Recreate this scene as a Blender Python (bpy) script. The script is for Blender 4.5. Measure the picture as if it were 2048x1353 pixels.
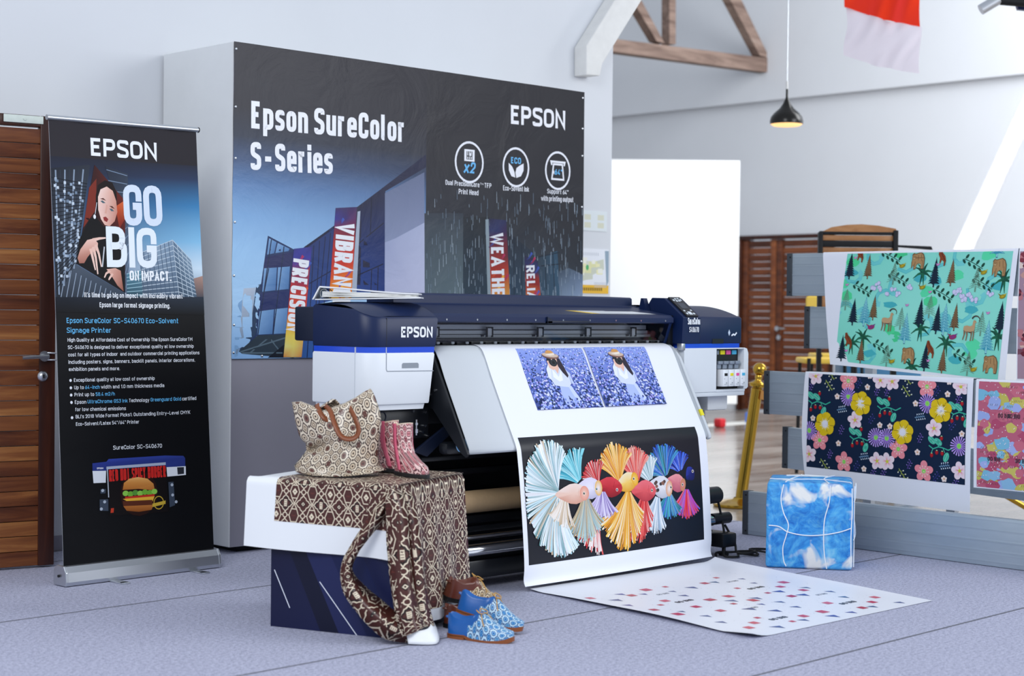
import bpy, bmesh, math, random
from mathutils import Vector, Matrix
from mathutils.geometry import tessellate_polygon
for o in list(bpy.data.objects): bpy.data.objects.remove(o)
SC = bpy.context.scene
COL = SC.collection
PI = math.pi

# ------------------------------------------------------------ camera
cd = bpy.data.cameras.new('camera')
cd.sensor_width = 36.0; cd.lens = 58.235; cd.clip_start = 0.05; cd.clip_end = 200
cam = bpy.data.objects.new('camera', cd); COL.objects.link(cam)
R = ((0.7188647, -0.0030425, 0.6951433), (-0.6950604, -0.0191988, 0.7186949), (0.0111593, -0.9998111, -0.0159160))
cam.matrix_world = Matrix(((R[0][0], -R[0][1], -R[0][2], 0.0), (R[1][0], -R[1][1], -R[1][2], 0.0), (R[2][0], -R[2][1], -R[2][2], 1.2), (0, 0, 0, 1)))
cd.dof.use_dof = True; cd.dof.focus_distance = 7.5; cd.dof.aperture_fstop = 2.6
SC.camera = cam

# ------------------------------------------------------------ light
SC.view_settings.view_transform = 'Standard'
SC.view_settings.look = 'None'
SC.view_settings.gamma = 1.0
SC.view_settings.use_curve_mapping = False
SC.view_settings.exposure = 0.0
w = bpy.data.worlds.new('daylight'); SC.world = w; w.use_nodes = True
bg = w.node_tree.nodes['Background']
bg.inputs[0].default_value = (0.80, 0.88, 1.0, 1); bg.inputs[1].default_value = 0.66

def area(name, loc, target, sx, sy, power, color=(1, 1, 1), spread=180):
    l = bpy.data.lights.new(name, 'AREA'); l.shape = 'RECTANGLE'; l.size = sx; l.size_y = sy
    l.energy = power; l.color = color; l.spread = math.radians(spread)
    o = bpy.data.objects.new(name, l); COL.objects.link(o); o.location = loc
    o.rotation_euler = (Vector(target) - Vector(loc)).to_track_quat('-Z', 'Y').to_euler()
    return o
area('assumed_window_light', (10.0, -2.5, 4.2), (5.6, 5.6, 0.6), 5.0, 3.5, 380, (0.93, 0.96, 1.0))  # area lamp for unseen windows, assumed from light coming from the right
area('left_fill_lamp', (-1.5, 1.5, 5.2), (4.8, 6.2, 0.8), 4.0, 3.0, 330, (0.95, 0.97, 1.0))  # unseen fill lamp, added to brighten the left-facing sides
area('far_fill_lamp', (13.6, 5.2, 5.4), (15.9, 11.8, 1.8), 4.0, 4.0, 560, (0.96, 0.98, 1.0))  # unseen lamp, added to light the far wall and white board

# ------------------------------------------------------------ materials
def lin(c):
    return tuple((x / 255 / 12.92) if x / 255 <= 0.04045 else ((x / 255 + 0.055) / 1.055) ** 2.4 for x in c[:3])
def hexc(h):
    h = h.lstrip('#'); return tuple(int(h[i:i + 2], 16) for i in (0, 2, 4))
def C(c): return hexc(c) if isinstance(c, str) else c

class NB:
    """small node builder"""
    def __init__(s, name):
        s.m = bpy.data.materials.new(name); s.m.use_nodes = True
        s.nt = s.m.node_tree; s.b = s.nt.nodes['Principled BSDF']
    def n(s, t, **k):
        x = s.nt.nodes.new(t)
        for a, v in k.items(): setattr(x, a, v)
        return x
    def link(s, a, b): s.nt.links.new(a, b)
    def val(s, sock, v):
        if hasattr(v, 'is_output'): s.link(v, sock)
        else: sock.default_value = v
    def math(s, op, a, b=0.0, c=None, clamp=False):
        x = s.n('ShaderNodeMath', operation=op, use_clamp=clamp)
        s.val(x.inputs[0], a); s.val(x.inputs[1], b)
        if c is not None: s.val(x.inputs[2], c)
        return x.outputs[0]
    def mix(s, f, a, b):
        x = s.n('ShaderNodeMix', data_type='RGBA'); s.val(x.inputs[0], f)
        for i, v in ((6, a), (7, b)):
            if hasattr(v, 'is_output'): s.link(v, x.inputs[i])
            else: x.inputs[i].default_value = (*lin(C(v)), 1)
        return x.outputs[2]
    def coord(s, kind='Object', scale=(1, 1, 1), rot=(0, 0, 0)):
        tc = s.n('ShaderNodeTexCoord'); mp = s.n('ShaderNodeMapping')
        mp.inputs['Scale'].default_value = scale; mp.inputs['Rotation'].default_value = rot
        s.link(tc.outputs[kind], mp.inputs[0]); return mp.outputs[0]
    def noise(s, vec, scale=5, detail=4, rough=0.5, dist=0.0):
        x = s.n('ShaderNodeTexNoise'); x.inputs['Scale'].default_value = scale; x.inputs['Detail'].default_value = detail
        x.inputs['Roughness'].default_value = rough; x.inputs['Distortion'].default_value = dist
        if vec is not None: s.link(vec, x.inputs['Vector'])
        return x
    def ramp(s, f, stops):
        x = s.n('ShaderNodeValToRGB'); s.link(f, x.inputs[0]); e = x.color_ramp.elements
        while len(e) < len(stops): e.new(0.5)
        for i, (p, c) in enumerate(stops): e[i].position = p; e[i].color = (*lin(C(c)), 1)
        return x.outputs[0]
    def bump(s, h, strength=0.2, dist=0.01):
        x = s.n('ShaderNodeBump'); x.inputs['Strength'].default_value = strength; x.inputs['Distance'].default_value = dist
        s.link(h, x.inputs['Height']); s.link(x.outputs[0], s.b.inputs['Normal'])
    def base(s, c):
        if hasattr(c, 'is_output'): s.link(c, s.b.inputs['Base Color'])
        else: s.b.inputs['Base Color'].default_value = (*lin(C(c)), 1)
    def set(s, rough=0.5, metal=0.0, spec=0.5, **k):
        s.b.inputs['Roughness'].default_value = rough; s.b.inputs['Metallic'].default_value = metal
        s.b.inputs['Specular IOR Level'].default_value = spec
        for a, v in k.items(): s.b.inputs[a.replace('_', ' ')].default_value = v
        return s.m
M = {}
def mat(name, color, rough=0.5, metal=0.0, spec=0.5, var=0.0, vscale=8, bump=0.0, bscale=60, emit=None, estr=0, **k):
    nb = NB(name); vec = nb.coord('Object')
    c2 = tuple(max(0, min(255, x * (1 - var))) for x in C(color))
    if var > 0:
        nz = nb.noise(vec, vscale, 5, 0.6); nb.base(nb.mix(nz.outputs['Fac'], color, c2))
    else: nb.base(color)
    if bump > 0: nb.bump(nb.noise(vec, bscale, 3).outputs['Fac'], bump, 0.005)
    if emit: nb.b.inputs['Emission Color'].default_value = (*lin(C(emit)), 1); nb.b.inputs['Emission Strength'].default_value = estr
    M[name] = nb.set(rough, metal, spec, **k); return M[name]

def print_mat(name, rough=0.45, spec=0.4, bump=0.0, bscale=3.0, wrinkle=0.0):
    nb = NB(name); a = nb.n('ShaderNodeAttribute'); a.attribute_name = 'Col'; nb.link(a.outputs['Color'], nb.b.inputs['Base Color'])
    if bump > 0:
        v = nb.coord('Object', (1, 1, 1)); nz = nb.noise(v, bscale, 6, 0.55, 1.2); nb.bump(nz.outputs['Fac'], bump, 0.03)
    M[name] = nb.set(rough, 0, spec); return M[name]

# ------------------------------------------------------------ objects
ORG = {}
def tag(o, label=None, cat=None, group=None, kind=None):
    if label: o['label'] = label
    if cat: o['category'] = cat
    if group: o['group'] = group
    if kind: o['kind'] = kind
    return o
def thing(name, label, cat, loc=(0, 0, 0), rot=(0, 0, 0), group=None, local=False, kind=None):
    o = bpy.data.objects.new(name, None); COL.objects.link(o); o.empty_display_size = 0.1
    o.location = loc; o.rotation_euler = rot
    ORG[o.name] = Vector((0, 0, 0)) if local else Vector(loc)
    return tag(o, label, cat, group, kind)

class MB:
    def __init__(s): s.v = []; s.f = []; s.mi = []; s.sm = []; s.uv = None
    def add(s, vs, fs, mi=0, smooth=False, xf=None):
        k = len(s.v)
        s.v += [tuple(xf @ Vector(p)) if xf else tuple(p) for p in vs]
        s.f += [tuple(i + k for i in f) for f in fs]; s.mi += [mi] * len(fs); s.sm += [smooth] * len(fs)
        return s
    def bm(s, b, mi=0, smooth=False, xf=None):
        b.verts.ensure_lookup_table()
        for i, v in enumerate(b.verts): v.index = i
        s.add([v.co[:] for v in b.verts], [[v.index for v in f.verts] for f in b.faces], mi, smooth, xf); b.free(); return s
    def box(s, x0, x1, y0, y1, z0, z1, bev=0.0, seg=2, mi=0, xf=None):
        b = bmesh.new(); bmesh.ops.create_cube(b, size=1)
        for v in b.verts: v.co = Vector(((x0 + x1) / 2 + v.co.x * (x1 - x0), (y0 + y1) / 2 + v.co.y * (y1 - y0), (z0 + z1) / 2 + v.co.z * (z1 - z0)))
        if bev > 0: bmesh.ops.bevel(b, geom=b.edges[:], offset=bev, segments=seg, affect='EDGES', profile=0.5)
        return s.bm(b, mi, bev > 0 and seg > 1, xf)
    def prism(s, pts, d, bev=0.0, seg=2, mi=0, xf=None, axis='z', smooth=False):
        """polygon pts (a,b) extruded from d[0] to d[1] along axis"""
        def P(a, b, c): return (a, b, c) if axis == 'z' else ((a, c, b) if axis == 'y' else (c, a, b))
        b = bmesh.new()
        lo = [b.verts.new(P(x, y, d[0])) for x, y in pts]; hi = [b.verts.new(P(x, y, d[1])) for x, y in pts]
        b.faces.new(lo[::-1]); b.faces.new(hi); n = len(pts)
        for i in range(n): b.faces.new((lo[i], lo[(i + 1) % n], hi[(i + 1) % n], hi[i]))
        bmesh.ops.recalc_face_normals(b, faces=b.faces[:])
        if bev > 0: bmesh.ops.bevel(b, geom=b.edges[:], offset=bev, segments=seg, affect='EDGES', profile=0.5, clamp_overlap=True)
        return s.bm(b, mi, smooth, xf)
    def tube(s, pts, r, n=10, closed=False, cap=True, mi=0, xf=None, flat=1.0):
        pts = [Vector(p) for p in pts]; N = len(pts); rs = r if isinstance(r, (list, tuple)) else [r] * N
        vs = []; up = None
        for i, p in enumerate(pts):
            a = pts[(i - 1) % N] if (i > 0 or closed) else p; c = pts[(i + 1) % N] if (i < N - 1 or closed) else p
            t = (c - a).normalized()
            if up is None:
                up = Vector((0, 0, 1)) if abs(t.z) < 0.9 else Vector((1, 0, 0))
            side = t.cross(up).normalized(); up = side.cross(t).normalized()
            for k in range(n):
                an = 2 * PI * k / n; vs.append(p + side * math.cos(an) * rs[i] + up * math.sin(an) * rs[i] * flat)
        fs = []
        for i in range(N if closed else N - 1):
            j = (i + 1) % N
            for k in range(n): fs.append((i * n + k, i * n + (k + 1) % n, j * n + (k + 1) % n, j * n + k))
        if cap and not closed: fs.append(tuple(range(n))[::-1]); fs.append(tuple((N - 1) * n + k for k in range(n)))
        return s.add(vs, fs, mi, True, xf)
    def cyl(s, p, q, r, n=20, mi=0, xf=None): return s.tube([p, q], r, n, mi=mi, xf=xf)
    def lathe(s, prof, c=(0, 0, 0), n=28, mi=0, xf=None):
        vs = []; fs = []; m = len(prof)
        for k in range(n):
            a = 2 * PI * k / n
            for r, z in prof: vs.append((c[0] + r * math.cos(a), c[1] + r * math.sin(a), c[2] + z))
        for k in range(n):
            for i in range(m - 1): fs.append((k * m + i, ((k + 1) % n) * m + i, ((k + 1) % n) * m + i + 1, k * m + i + 1))
        return s.add(vs, fs, mi, True, xf)
    def grid(s, fn, nu, nv, mi=0, xf=None, uvfn=None):
        vs = [fn(i / nu, j / nv) for j in range(nv + 1) for i in range(nu + 1)]
        fs = [(j * (nu + 1) + i, j * (nu + 1) + i + 1, (j + 1) * (nu + 1) + i + 1, (j + 1) * (nu + 1) + i) for j in range(nv) for i in range(nu)]
        k = len(s.v)
        s.add(vs, fs, mi, True, xf)
        if uvfn is not None:
            if s.uv is None: s.uv = {}
            for j in range(nv + 1):
                for i in range(nu + 1): s.uv[k + j * (nu + 1) + i] = uvfn(i / nu, j / nv)
        return s
    def build(s, name, mats, parent=None, **tags):
        me = bpy.data.meshes.new(name)
        org = Vector((0, 0, 0))
        if parent is not None: org = ORG.get(parent.name, org)
        me.from_pydata([tuple(Vector(v) - org) for v in s.v], [], s.f)
        for m in (mats if isinstance(mats, (list, tuple)) else [mats]): me.materials.append(M[m] if isinstance(m, str) else m)
        me.polygons.foreach_set('material_index', s.mi); me.polygons.foreach_set('use_smooth', s.sm)
        if s.uv is not None:
            l = me.uv_layers.new(name='UVMap')
            for lp in me.loops: l.data[lp.index].uv = s.uv.get(lp.vertex_index, (0, 0))
        me.validate(); me.update()
        o = bpy.data.objects.new(name, me); COL.objects.link(o)
        if parent is not None: o.parent = parent; ORG[o.name] = org
        if any(s.sm):
            try: me.set_sharp_from_angle(angle=math.radians(42))
            except Exception: pass
        return tag(o, **tags)
def solid(o, t, off=0.0):
    md = o.modifiers.new('thickness', 'SOLIDIFY'); md.thickness = t; md.offset = off; return o
def subsurf(o, lv=1):
    md = o.modifiers.new('smooth', 'SUBSURF'); md.levels = lv; md.render_levels = lv; return o
def copy_tree(o, parent=None):
    c = o.copy(); COL.objects.link(c)
    if parent is not None: c.parent = parent
    for ch in [x for x in o.children]: copy_tree(ch, c)
    return c

# ------------------------------------------------------------ stroke letters (condensed sans)
_G = {
'A': (.62, "0,0 .5,1 1,0|.17,.28 .83,.28"), 'B': (.52, "0,.53 .9,.53~ .9,1~ 0,1 0,0 1,0~ 1,.53~ .7,.53"), 'C': (.5, "1,.7 1,1~ 0,1~ 0,0~ 1,0~ 1,.3"),
'D': (.52, "0,0 0,1 1,1~ 1,0~ 0,0 0,.1"), 'E': (.42, "1,1 0,1 0,0 1,0|0,.52 .88,.52"), 'F': (.42, "1,1 0,1 0,0|0,.5 .88,.5"),
'G': (.52, "1,.72 1,1~ 0,1~ 0,0~ 1,0~ 1,.47 .5,.47"), 'H': (.52, "0,0 0,1|1,0 1,1|0,.51 1,.51"), 'I': (0, "0,0 0,1"), 'J': (.4, "1,1 1,0~ 0,0~ 0,.25"),
'K': (.55, "0,0 0,1|1,1 .05,.42|.35,.6 1,0"), 'L': (.42, "0,1 0,0 1,0"), 'M': (.68, "0,0 0,1 .5,.35 1,1 1,0"), 'N': (.54, "0,0 0,1 1,0 1,1"),
'O': (.54, "0,.5 0,1~ 1,1~ 1,0~ 0,0~ 0,.5"), 'P': (.5, "0,0 0,1 1,1~ 1,.44~ 0,.44"), 'Q': (.54, "0,.5 0,1~ 1,1~ 1,0~ 0,0~ 0,.5|.55,.25 1,-.08"),
'R': (.52, "0,0 0,1 1,1~ 1,.46~ 0,.46|.5,.46 1,0"), 'S': (.5, "1,.82 1,1~ 0,1~ 0,.60~ .5,.51 1,.42~ 1,0~ 0,0~ 0,.18"), 'T': (.5, "0,1 1,1|.5,1 .5,0"),
'U': (.52, "0,1 0,0~ 1,0~ 1,1"), 'V': (.6, "0,1 .5,0 1,1"), 'W': (.86, "0,1 .25,0 .5,.9 .75,0 1,1"), 'X': (.58, "0,0 1,1|0,1 1,0"), 'Y': (.56, "0,1 .5,.45 1,1|.5,.45 .5,0"), 'Z': (.5, "0,1 1,1 0,0 1,0"),
'a': (.44, "0,.58 0,.72~ 1,.72~ 1,0|1,.42 0,.42~ 0,0~ 1,0"), 'b': (.46, "0,1 0,0 1,0~ 1,.72~ 0,.72"), 'c': (.42, "1,.5 1,.72~ 0,.72~ 0,0~ 1,0~ 1,.22"), 'd': (.46, "1,1 1,0 0,0~ 0,.72~ 1,.72"),
'e': (.46, "0,.36 1,.36 1,.72~ 0,.72~ 0,0~ 1,0~ 1,.14"), 'f': (.28, "1,1 .35,1~ .35,0|0,.72 1,.72"), 'g': (.46, "1,0 0,0~ 0,.72~ 1,.72 1,-.28~ 0,-.28"), 'h': (.46, "0,0 0,1|0,.72 1,.72~ 1,0"),
'i': (0, "0,0 0,.72|0,.9 0,1.05"), 'j': (.16, "1,.72 1,-.28~ 0,-.28|1,.9 1,1.05"), 'k': (.44, "0,0 0,1|1,.72 .05,.28|.35,.42 1,0"), 'l': (.1, "0,1 0,0~ 1,0"), 'm': (.76, "0,0 0,.72 .5,.72~ .5,0|.5,.72 1,.72~ 1,0"),
'n': (.46, "0,0 0,.72 1,.72~ 1,0"), 'o': (.46, "0,.36 0,.72~ 1,.72~ 1,0~ 0,0~ 0,.36"), 'p': (.46, "0,-.3 0,.72 1,.72~ 1,0~ 0,0"), 'q': (.46, "1,-.3 1,.72 0,.72~ 0,0~ 1,0"), 'r': (.3, "0,0 0,.72|0,.6 .3,.72~ 1,.72"),
's': (.4, "1,.60 1,.72~ 0,.72~ 0,.42~ .5,.36 1,.30~ 1,0~ 0,0~ 0,.12"), 't': (.28, ".35,1 .35,0~ 1,0|0,.72 1,.72"), 'u': (.46, "0,.72 0,0~ 1,0 1,.72"), 'v': (.48, "0,.72 .5,0 1,.72"), 'w': (.74, "0,.72 .25,0 .5,.65 .75,0 1,.72"),
'x': (.46, "0,0 1,.72|0,.72 1,0"), 'y': (.48, "0,.72 .52,0|1,.72 .35,-.28 .05,-.28"), 'z': (.42, "0,.72 1,.72 0,0 1,0"),
'0': (.48, "0,.5 0,1~ 1,1~ 1,0~ 0,0~ 0,.5"), '1': (.22, "0,.78 1,1 1,0"), '2': (.46, "0,.72 0,1~ 1,1~ 1,.56 0,0 1,0"), '3': (.46, "0,1 1,1 .45,.6 1,.55~ 1,0~ 0,0~ 0,.2"), '4': (.52, ".7,0 .7,.4|.55,1 0,.22 1,.22"),
'5': (.46, "1,1 0,1 0,.55 1,.6~ 1,0~ 0,0~ 0,.2"), '6': (.48, ".7,1 0,.4 0,0~ 1,0~ 1,.58~ .1,.58"), '7': (.46, "0,1 1,1 .35,0"), '8': (.48, ".5,.54 .05,.54~ .05,1~ .95,1~ .95,.54~ .5,.54|.5,.54 0,.54~ 0,0~ 1,0~ 1,.54~ .5,.54"), '9': (.48, ".3,0 1,.6 1,1~ 0,1~ 0,.42~ .9,.42"),
'.': (0, "0,0 0,.05"), ',': (0.05, "1,.05 0,-.14"), '-': (.5, "0,.4 1,.4"), '/': (.4, "0,-.05 1,1.05"), '"': (.22, "0,1 0,.75|1,1 1,.75"), "'": (0, "0,1 0,.78"), ':': (0, "0,0 0,.06|0,.6 0,.66"), '*': (.0, "0,.3 0,.45"), '>': (.5, "0,.4 1,.4|.6,.65 1,.4 .6,.15"),
}
def _round(pts, rad):
    """pts: list of (x,y,flag) -> polyline with rounded flagged corners"""
    out = []
    for i, (x, y, fl) in enumerate(pts):
        if not fl or i == 0 or i == len(pts) - 1: out.append((x, y)); continue
        a = Vector(pts[i - 1][:2]); p = Vector((x, y)); c = Vector(pts[i + 1][:2])
        da = a - p; dc = c - p; r = min(rad, da.length * 0.499, dc.length * 0.499)
        s = p + da.normalized() * r; e = p + dc.normalized() * r
        for k in range(5):
            t = k / 4; q = s * (1 - t) ** 2 + p * 2 * t * (1 - t) + e * t * t; out.append((q.x, q.y))
    res = [out[0]]
    for q in out[1:]:
        if (Vector(q) - Vector(res[-1])).length > 1e-5: res.append(q)
    return res
def stroke(pts, w, closed=False):
    """thick polyline -> list of quads"""
    P = [Vector(p[:2]) for p in pts]; n = len(P); L = []; Rr = []
    if n < 2: return []
    for i in range(n):
        a = P[i - 1] if (i > 0 or closed) else None; c = P[(i + 1) % n] if (i < n - 1 or closed) else None
        d1 = (P[i] - a).normalized() if a is not None else (c - P[i]).normalized()
        d2 = (c - P[i]).normalized() if c is not None else d1
        n1 = Vector((-d1.y, d1.x)); n2 = Vector((-d2.y, d2.x)); m = n1 + n2
        if m.length < 1e-4: m = n1
        m.normalize(); k = min(1 / max(0.3, m.dot(n1)), 2.2) * w / 2
        L.append(P[i] + m * k); Rr.append(P[i] - m * k)
    return [((L[i].x, L[i].y), (Rr[i].x, Rr[i].y), (Rr[(i + 1) % n].x, Rr[(i + 1) % n].y), (L[(i + 1) % n].x, L[(i + 1) % n].y)) for i in range(n if closed else n - 1)]
def text_quads(t, H, sx=1.0, sw=0.16, gap=0.16, italic=0.0):
    """returns (list of quads, width); cap height H"""
    x = 0; out = []; hh = H * (1 - sw)
    for ch in t:
        if ch == ' ': x += H * 0.34 * max(sx, .6); continue
        if ch not in _G: continue
        wd, spec = _G[ch]; W = wd * H * sx
        for st in spec.split('|'):
            pts = []
            for tok in st.split():
                fl = tok.endswith('~'); a, b = tok.rstrip('~').split(',')
                yy = float(b) * hh
                pts.append((x + H * sw / 2 + float(a) * W + italic * yy, H * sw / 2 + yy, fl))
            # butt ends reach the cap/base line
            def ext(p, q):
                d = Vector((p[0] - q[0], p[1] - q[1]))
                if d.length < 1e-6: return p
                d.normalize()
                if abs(d.y) > .5: return (p[0] + d.x * H * sw / 2, p[1] + d.y * H * sw / 2, p[2])
                return (p[0] + d.x * H * sw * .12, p[1], p[2])
            closed = pts[0][:2] == pts[-1][:2] and len(pts) > 3
            flush = [abs(min((float(k.rstrip('~').split(',')[1]) - y for y in (0, 1, .72, -.28, -.3, 1.05)), key=abs)) < .001 for k in (st.split()[0], st.split()[-1])]
            if not closed: pts = [ext(pts[0], pts[1]) if flush[0] else pts[0]] + pts[1:-1] + [ext(pts[-1], pts[-2]) if flush[1] else pts[-1]]
            pl = _round(pts, min(W * 0.5 if W > 0 else H * .1, H * 0.30))
            if closed: pl = pl[:-1]
            out += stroke(pl, H * sw, closed)
        x += W + H * sw + H * gap * max(sx, .5)
    return out, x - H * gap * max(sx, .5)

# ------------------------------------------------------------ flat artwork carried by a surface
def _split(poly, ax, val):
    lo, hi = [], []; n = len(poly)
    for i in range(n):
        p, q = poly[i], poly[(i + 1) % n]; a, b = p[ax] - val, q[ax] - val
        if a <= 0: lo.append(p)
        if a >= 0: hi.append(p)
        if a * b < 0:
            t = a / (a - b); r = tuple(p[k] + (q[k] - p[k]) * t for k in range(5)); lo.append(r); hi.append(r)
    return (lo if len(lo) > 2 else None), (hi if len(hi) > 2 else None)
class Art:
    def __init__(s, u0, u1, v0, v1, step=1.0e-5): s.R = (u0, u1, v0, v1); s.p = []; s.L = 0; s.step = step; s.clip = None; s.T = None
    def _emit(s, pts, cols, bump=True):
        if bump: s.L += 1
        if s.T: pts = [s.T(*q[:2]) for q in pts]
        s.p.append((s.L, [(p[0], p[1], *c) for p, c in zip(pts, cols)], s.clip or s.R))
    def poly(s, pts, col, bump=True):
        if isinstance(col, list): cols = [lin(C(c)) for c in col]
        else: cols = [lin(C(col))] * len(pts)
        if bump: s.L += 1
        if len(pts) <= 4 and s._convex(pts): s._emit(pts, cols, False); return
        for t in tessellate_polygon([[Vector((p[0], p[1], 0)) for p in pts]]): s._emit([pts[i] for i in t], [cols[i] for i in t], False)
    @staticmethod
    def _convex(p):
        sg = 0; n = len(p)
        for i in range(n):
            a, b, c = p[i], p[(i + 1) % n], p[(i + 2) % n]; z = (b[0] - a[0]) * (c[1] - b[1]) - (b[1] - a[1]) * (c[0] - b[0])
            if abs(z) < 1e-12: continue
            if sg == 0: sg = 1 if z > 0 else -1
            elif sg * z < 0: return False
        return True
    def rect(s, u0, v0, u1, v1, col): s.poly([(u0, v0), (u1, v0), (u1, v1), (u0, v1)], col)
    def vgrad(s, u0, u1, stops):
        """stops: [(v,col)...] top to bottom or reverse"""
        s.L += 1
        for (a, ca), (b, cb) in zip(stops, stops[1:]): s._emit([(u0, a), (u1, a), (u1, b), (u0, b)], [lin(C(ca))] * 2 + [lin(C(cb))] * 2, False)
    def mesh(s, pts, nu, cols):
        """grid of coloured points row-major, nu per row"""
        s.L += 1
        for j in range(len(pts) // nu - 1):
            for i in range(nu - 1):
                k = [j * nu + i, j * nu + i + 1, (j + 1) * nu + i + 1, (j + 1) * nu + i]
                s._emit([pts[q] for q in k], [lin(C(cols[q])) for q in k], False)
    def ell(s, x, y, rx, ry, col, rot=0, n=16, edge=None):
        c, sn = math.cos(rot), math.sin(rot); pts = []
        for k in range(n):
            a = 2 * PI * k / n; dx, dy = rx * math.cos(a), ry * math.sin(a); pts.append((x + dx * c - dy * sn, y + dx * sn + dy * c))
        s.L += 1
        if edge is None:
            s._emit(pts, [lin(C(col))] * n, False)
        else:
            for k in range(n): s._emit([(x, y), pts[k], pts[(k + 1) % n]], [lin(C(col)), lin(C(edge)), lin(C(edge))], False)
    def ring(s, x, y, rx, ry, w, col, n=28):
        s.line([(x + rx * math.cos(2 * PI * k / n), y + ry * math.sin(2 * PI * k / n)) for k in range(n)], w, col, True)
    def line(s, pts, w, col, closed=False):
        s.L += 1
        for q in stroke(pts, w, closed): s._emit(list(q), [lin(C(col))] * 4, False)
    def taper(s, pts, w0, w1, c0, c1=None):
        """tapering stroke with colour change"""
        c1 = c1 or c0; n = len(pts); s.L += 1; P = [Vector(p) for p in pts]; e = []
        for i in range(n):
            d = (P[min(i + 1, n - 1)] - P[max(i - 1, 0)]).normalized(); m = Vector((-d.y, d.x)); t = i / (n - 1)
            ww = (w0 + (w1 - w0) * t) / 2; cc = tuple(a + (b - a) * t for a, b in zip(lin(C(c0)), lin(C(c1)))); e.append((P[i] + m * ww, P[i] - m * ww, cc))
        for a, b in zip(e, e[1:]): s._emit([tuple(a[0]), tuple(a[1]), tuple(b[1]), tuple(b[0])], [a[2], a[2], b[2], b[2]], False)
    def text(s, t, x, y, H, col, sx=1.0, sw=0.16, gap=0.16, align='l', rot=0.0, width=None, italic=0.0):
        if width:
            w1 = text_quads(t, H, .6, sw, gap, italic)[1]; w2 = text_quads(t, H, 1.0, sw, gap, italic)[1]
            sx = max(.2, .6 + .4 * (width - w1) / max(1e-6, w2 - w1))
        q, wd = text_quads(t, H, sx, sw, gap, italic)
        k = (width / wd) if width else 1.0; wd *= k
        ox = {'l': 0, 'c': -wd / 2, 'r': -wd}[align]; c, sn = math.cos(rot), math.sin(rot); s.L += 1; cc = [lin(C(col))] * 4
        for qd in q:
            pts = []
            for p in qd:
                px, py = p[0] * k + ox, p[1]; pts.append((x + px * c - py * sn, y + px * sn + py * c))
            s._emit(pts, cc, False); s.L += 0
        return wd
    def build(s, name, surf, m, parent=None, off=0.0004, cu=(), cv=(), **tags):
        vs = []; fs = []; cl = []; nm = []
        org = ORG.get(parent.name, Vector((0, 0, 0))) if parent is not None else Vector((0, 0, 0))
        for L, poly, R in s.p:
            q = poly
            for ax, val, keep in ((0, R[0], 1), (0, R[1], 0), (1, R[2], 1), (1, R[3], 0)):
                xs = [p[ax] for p in q]
                if keep == 1 and min(xs) >= val or keep == 0 and max(xs) <= val: continue
                q = _split(q, ax, val)[keep]
                if not q: break
            if not q: continue
            todo = [q]
            for ax, cuts in ((0, cu), (1, cv)):
                for val in cuts:
                    nxt = []
                    for g in todo:
                        xs = [p[ax] for p in g]
                        if min(xs) < val - 1e-9 and max(xs) > val + 1e-9:
                            a, b = _split(g, ax, val)
                            if a: nxt.append(a)
                            if b: nxt.append(b)
                        else: nxt.append(g)
                    todo = nxt
            h = off + L * s.step
            for g in todo:
                k = len(vs); ar = 0
                for i in range(len(g)): ar += g[i - 1][0] * g[i][1] - g[i][0] * g[i - 1][1]
                if abs(ar) < 1e-10: continue
                pn = [surf(p[0], p[1]) for p in g]; gn = Vector((0, 0, 0))
                for i in range(1, len(g) - 1): gn += (pn[i][0] - pn[0][0]).cross(pn[i + 1][0] - pn[0][0])
                if gn.dot(pn[0][1]) < 0: g = g[::-1]; pn = pn[::-1]
                for p, (P, N) in zip(g, pn): vs.append(tuple(P + N * h - org)); nm.append(tuple(N)); cl.append((p[2], p[3], p[4], 1))
                fs.append(tuple(range(k, k + len(g))))
        me = bpy.data.meshes.new(name); me.from_pydata(vs, [], fs)
        at = me.color_attributes.new('Col', 'FLOAT_COLOR', 'POINT')
        at.data.foreach_set('color', [x for c in cl for x in c])
        me.materials.append(M[m]); me.polygons.foreach_set('use_smooth', [True] * len(fs)); me.update()
        me.normals_split_custom_set_from_vertices(nm)
        o = bpy.data.objects.new(name, me); COL.objects.link(o)
        if parent is not None: o.parent = parent; ORG[o.name] = org
        return tag(o, **tags)
def tx(a, t, ends, top, col, sw=.2, gap=.14, align='l', **k):
    """text fitted between two baseline points; top gives the cap height"""
    (x0, y0), (x1, y1) = ends
    a.text(t, x0, y0, top[0][1] - y0, col, sw=sw, gap=gap, width=x1 - x0, rot=math.atan2(y1 - y0, x1 - x0), **k)
def flat(O, U, V):
    O, U, V = Vector(O), Vector(U), Vector(V); N = U.cross(V).normalized()
    return lambda u, v: (O + U * u + V * v, N)


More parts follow.
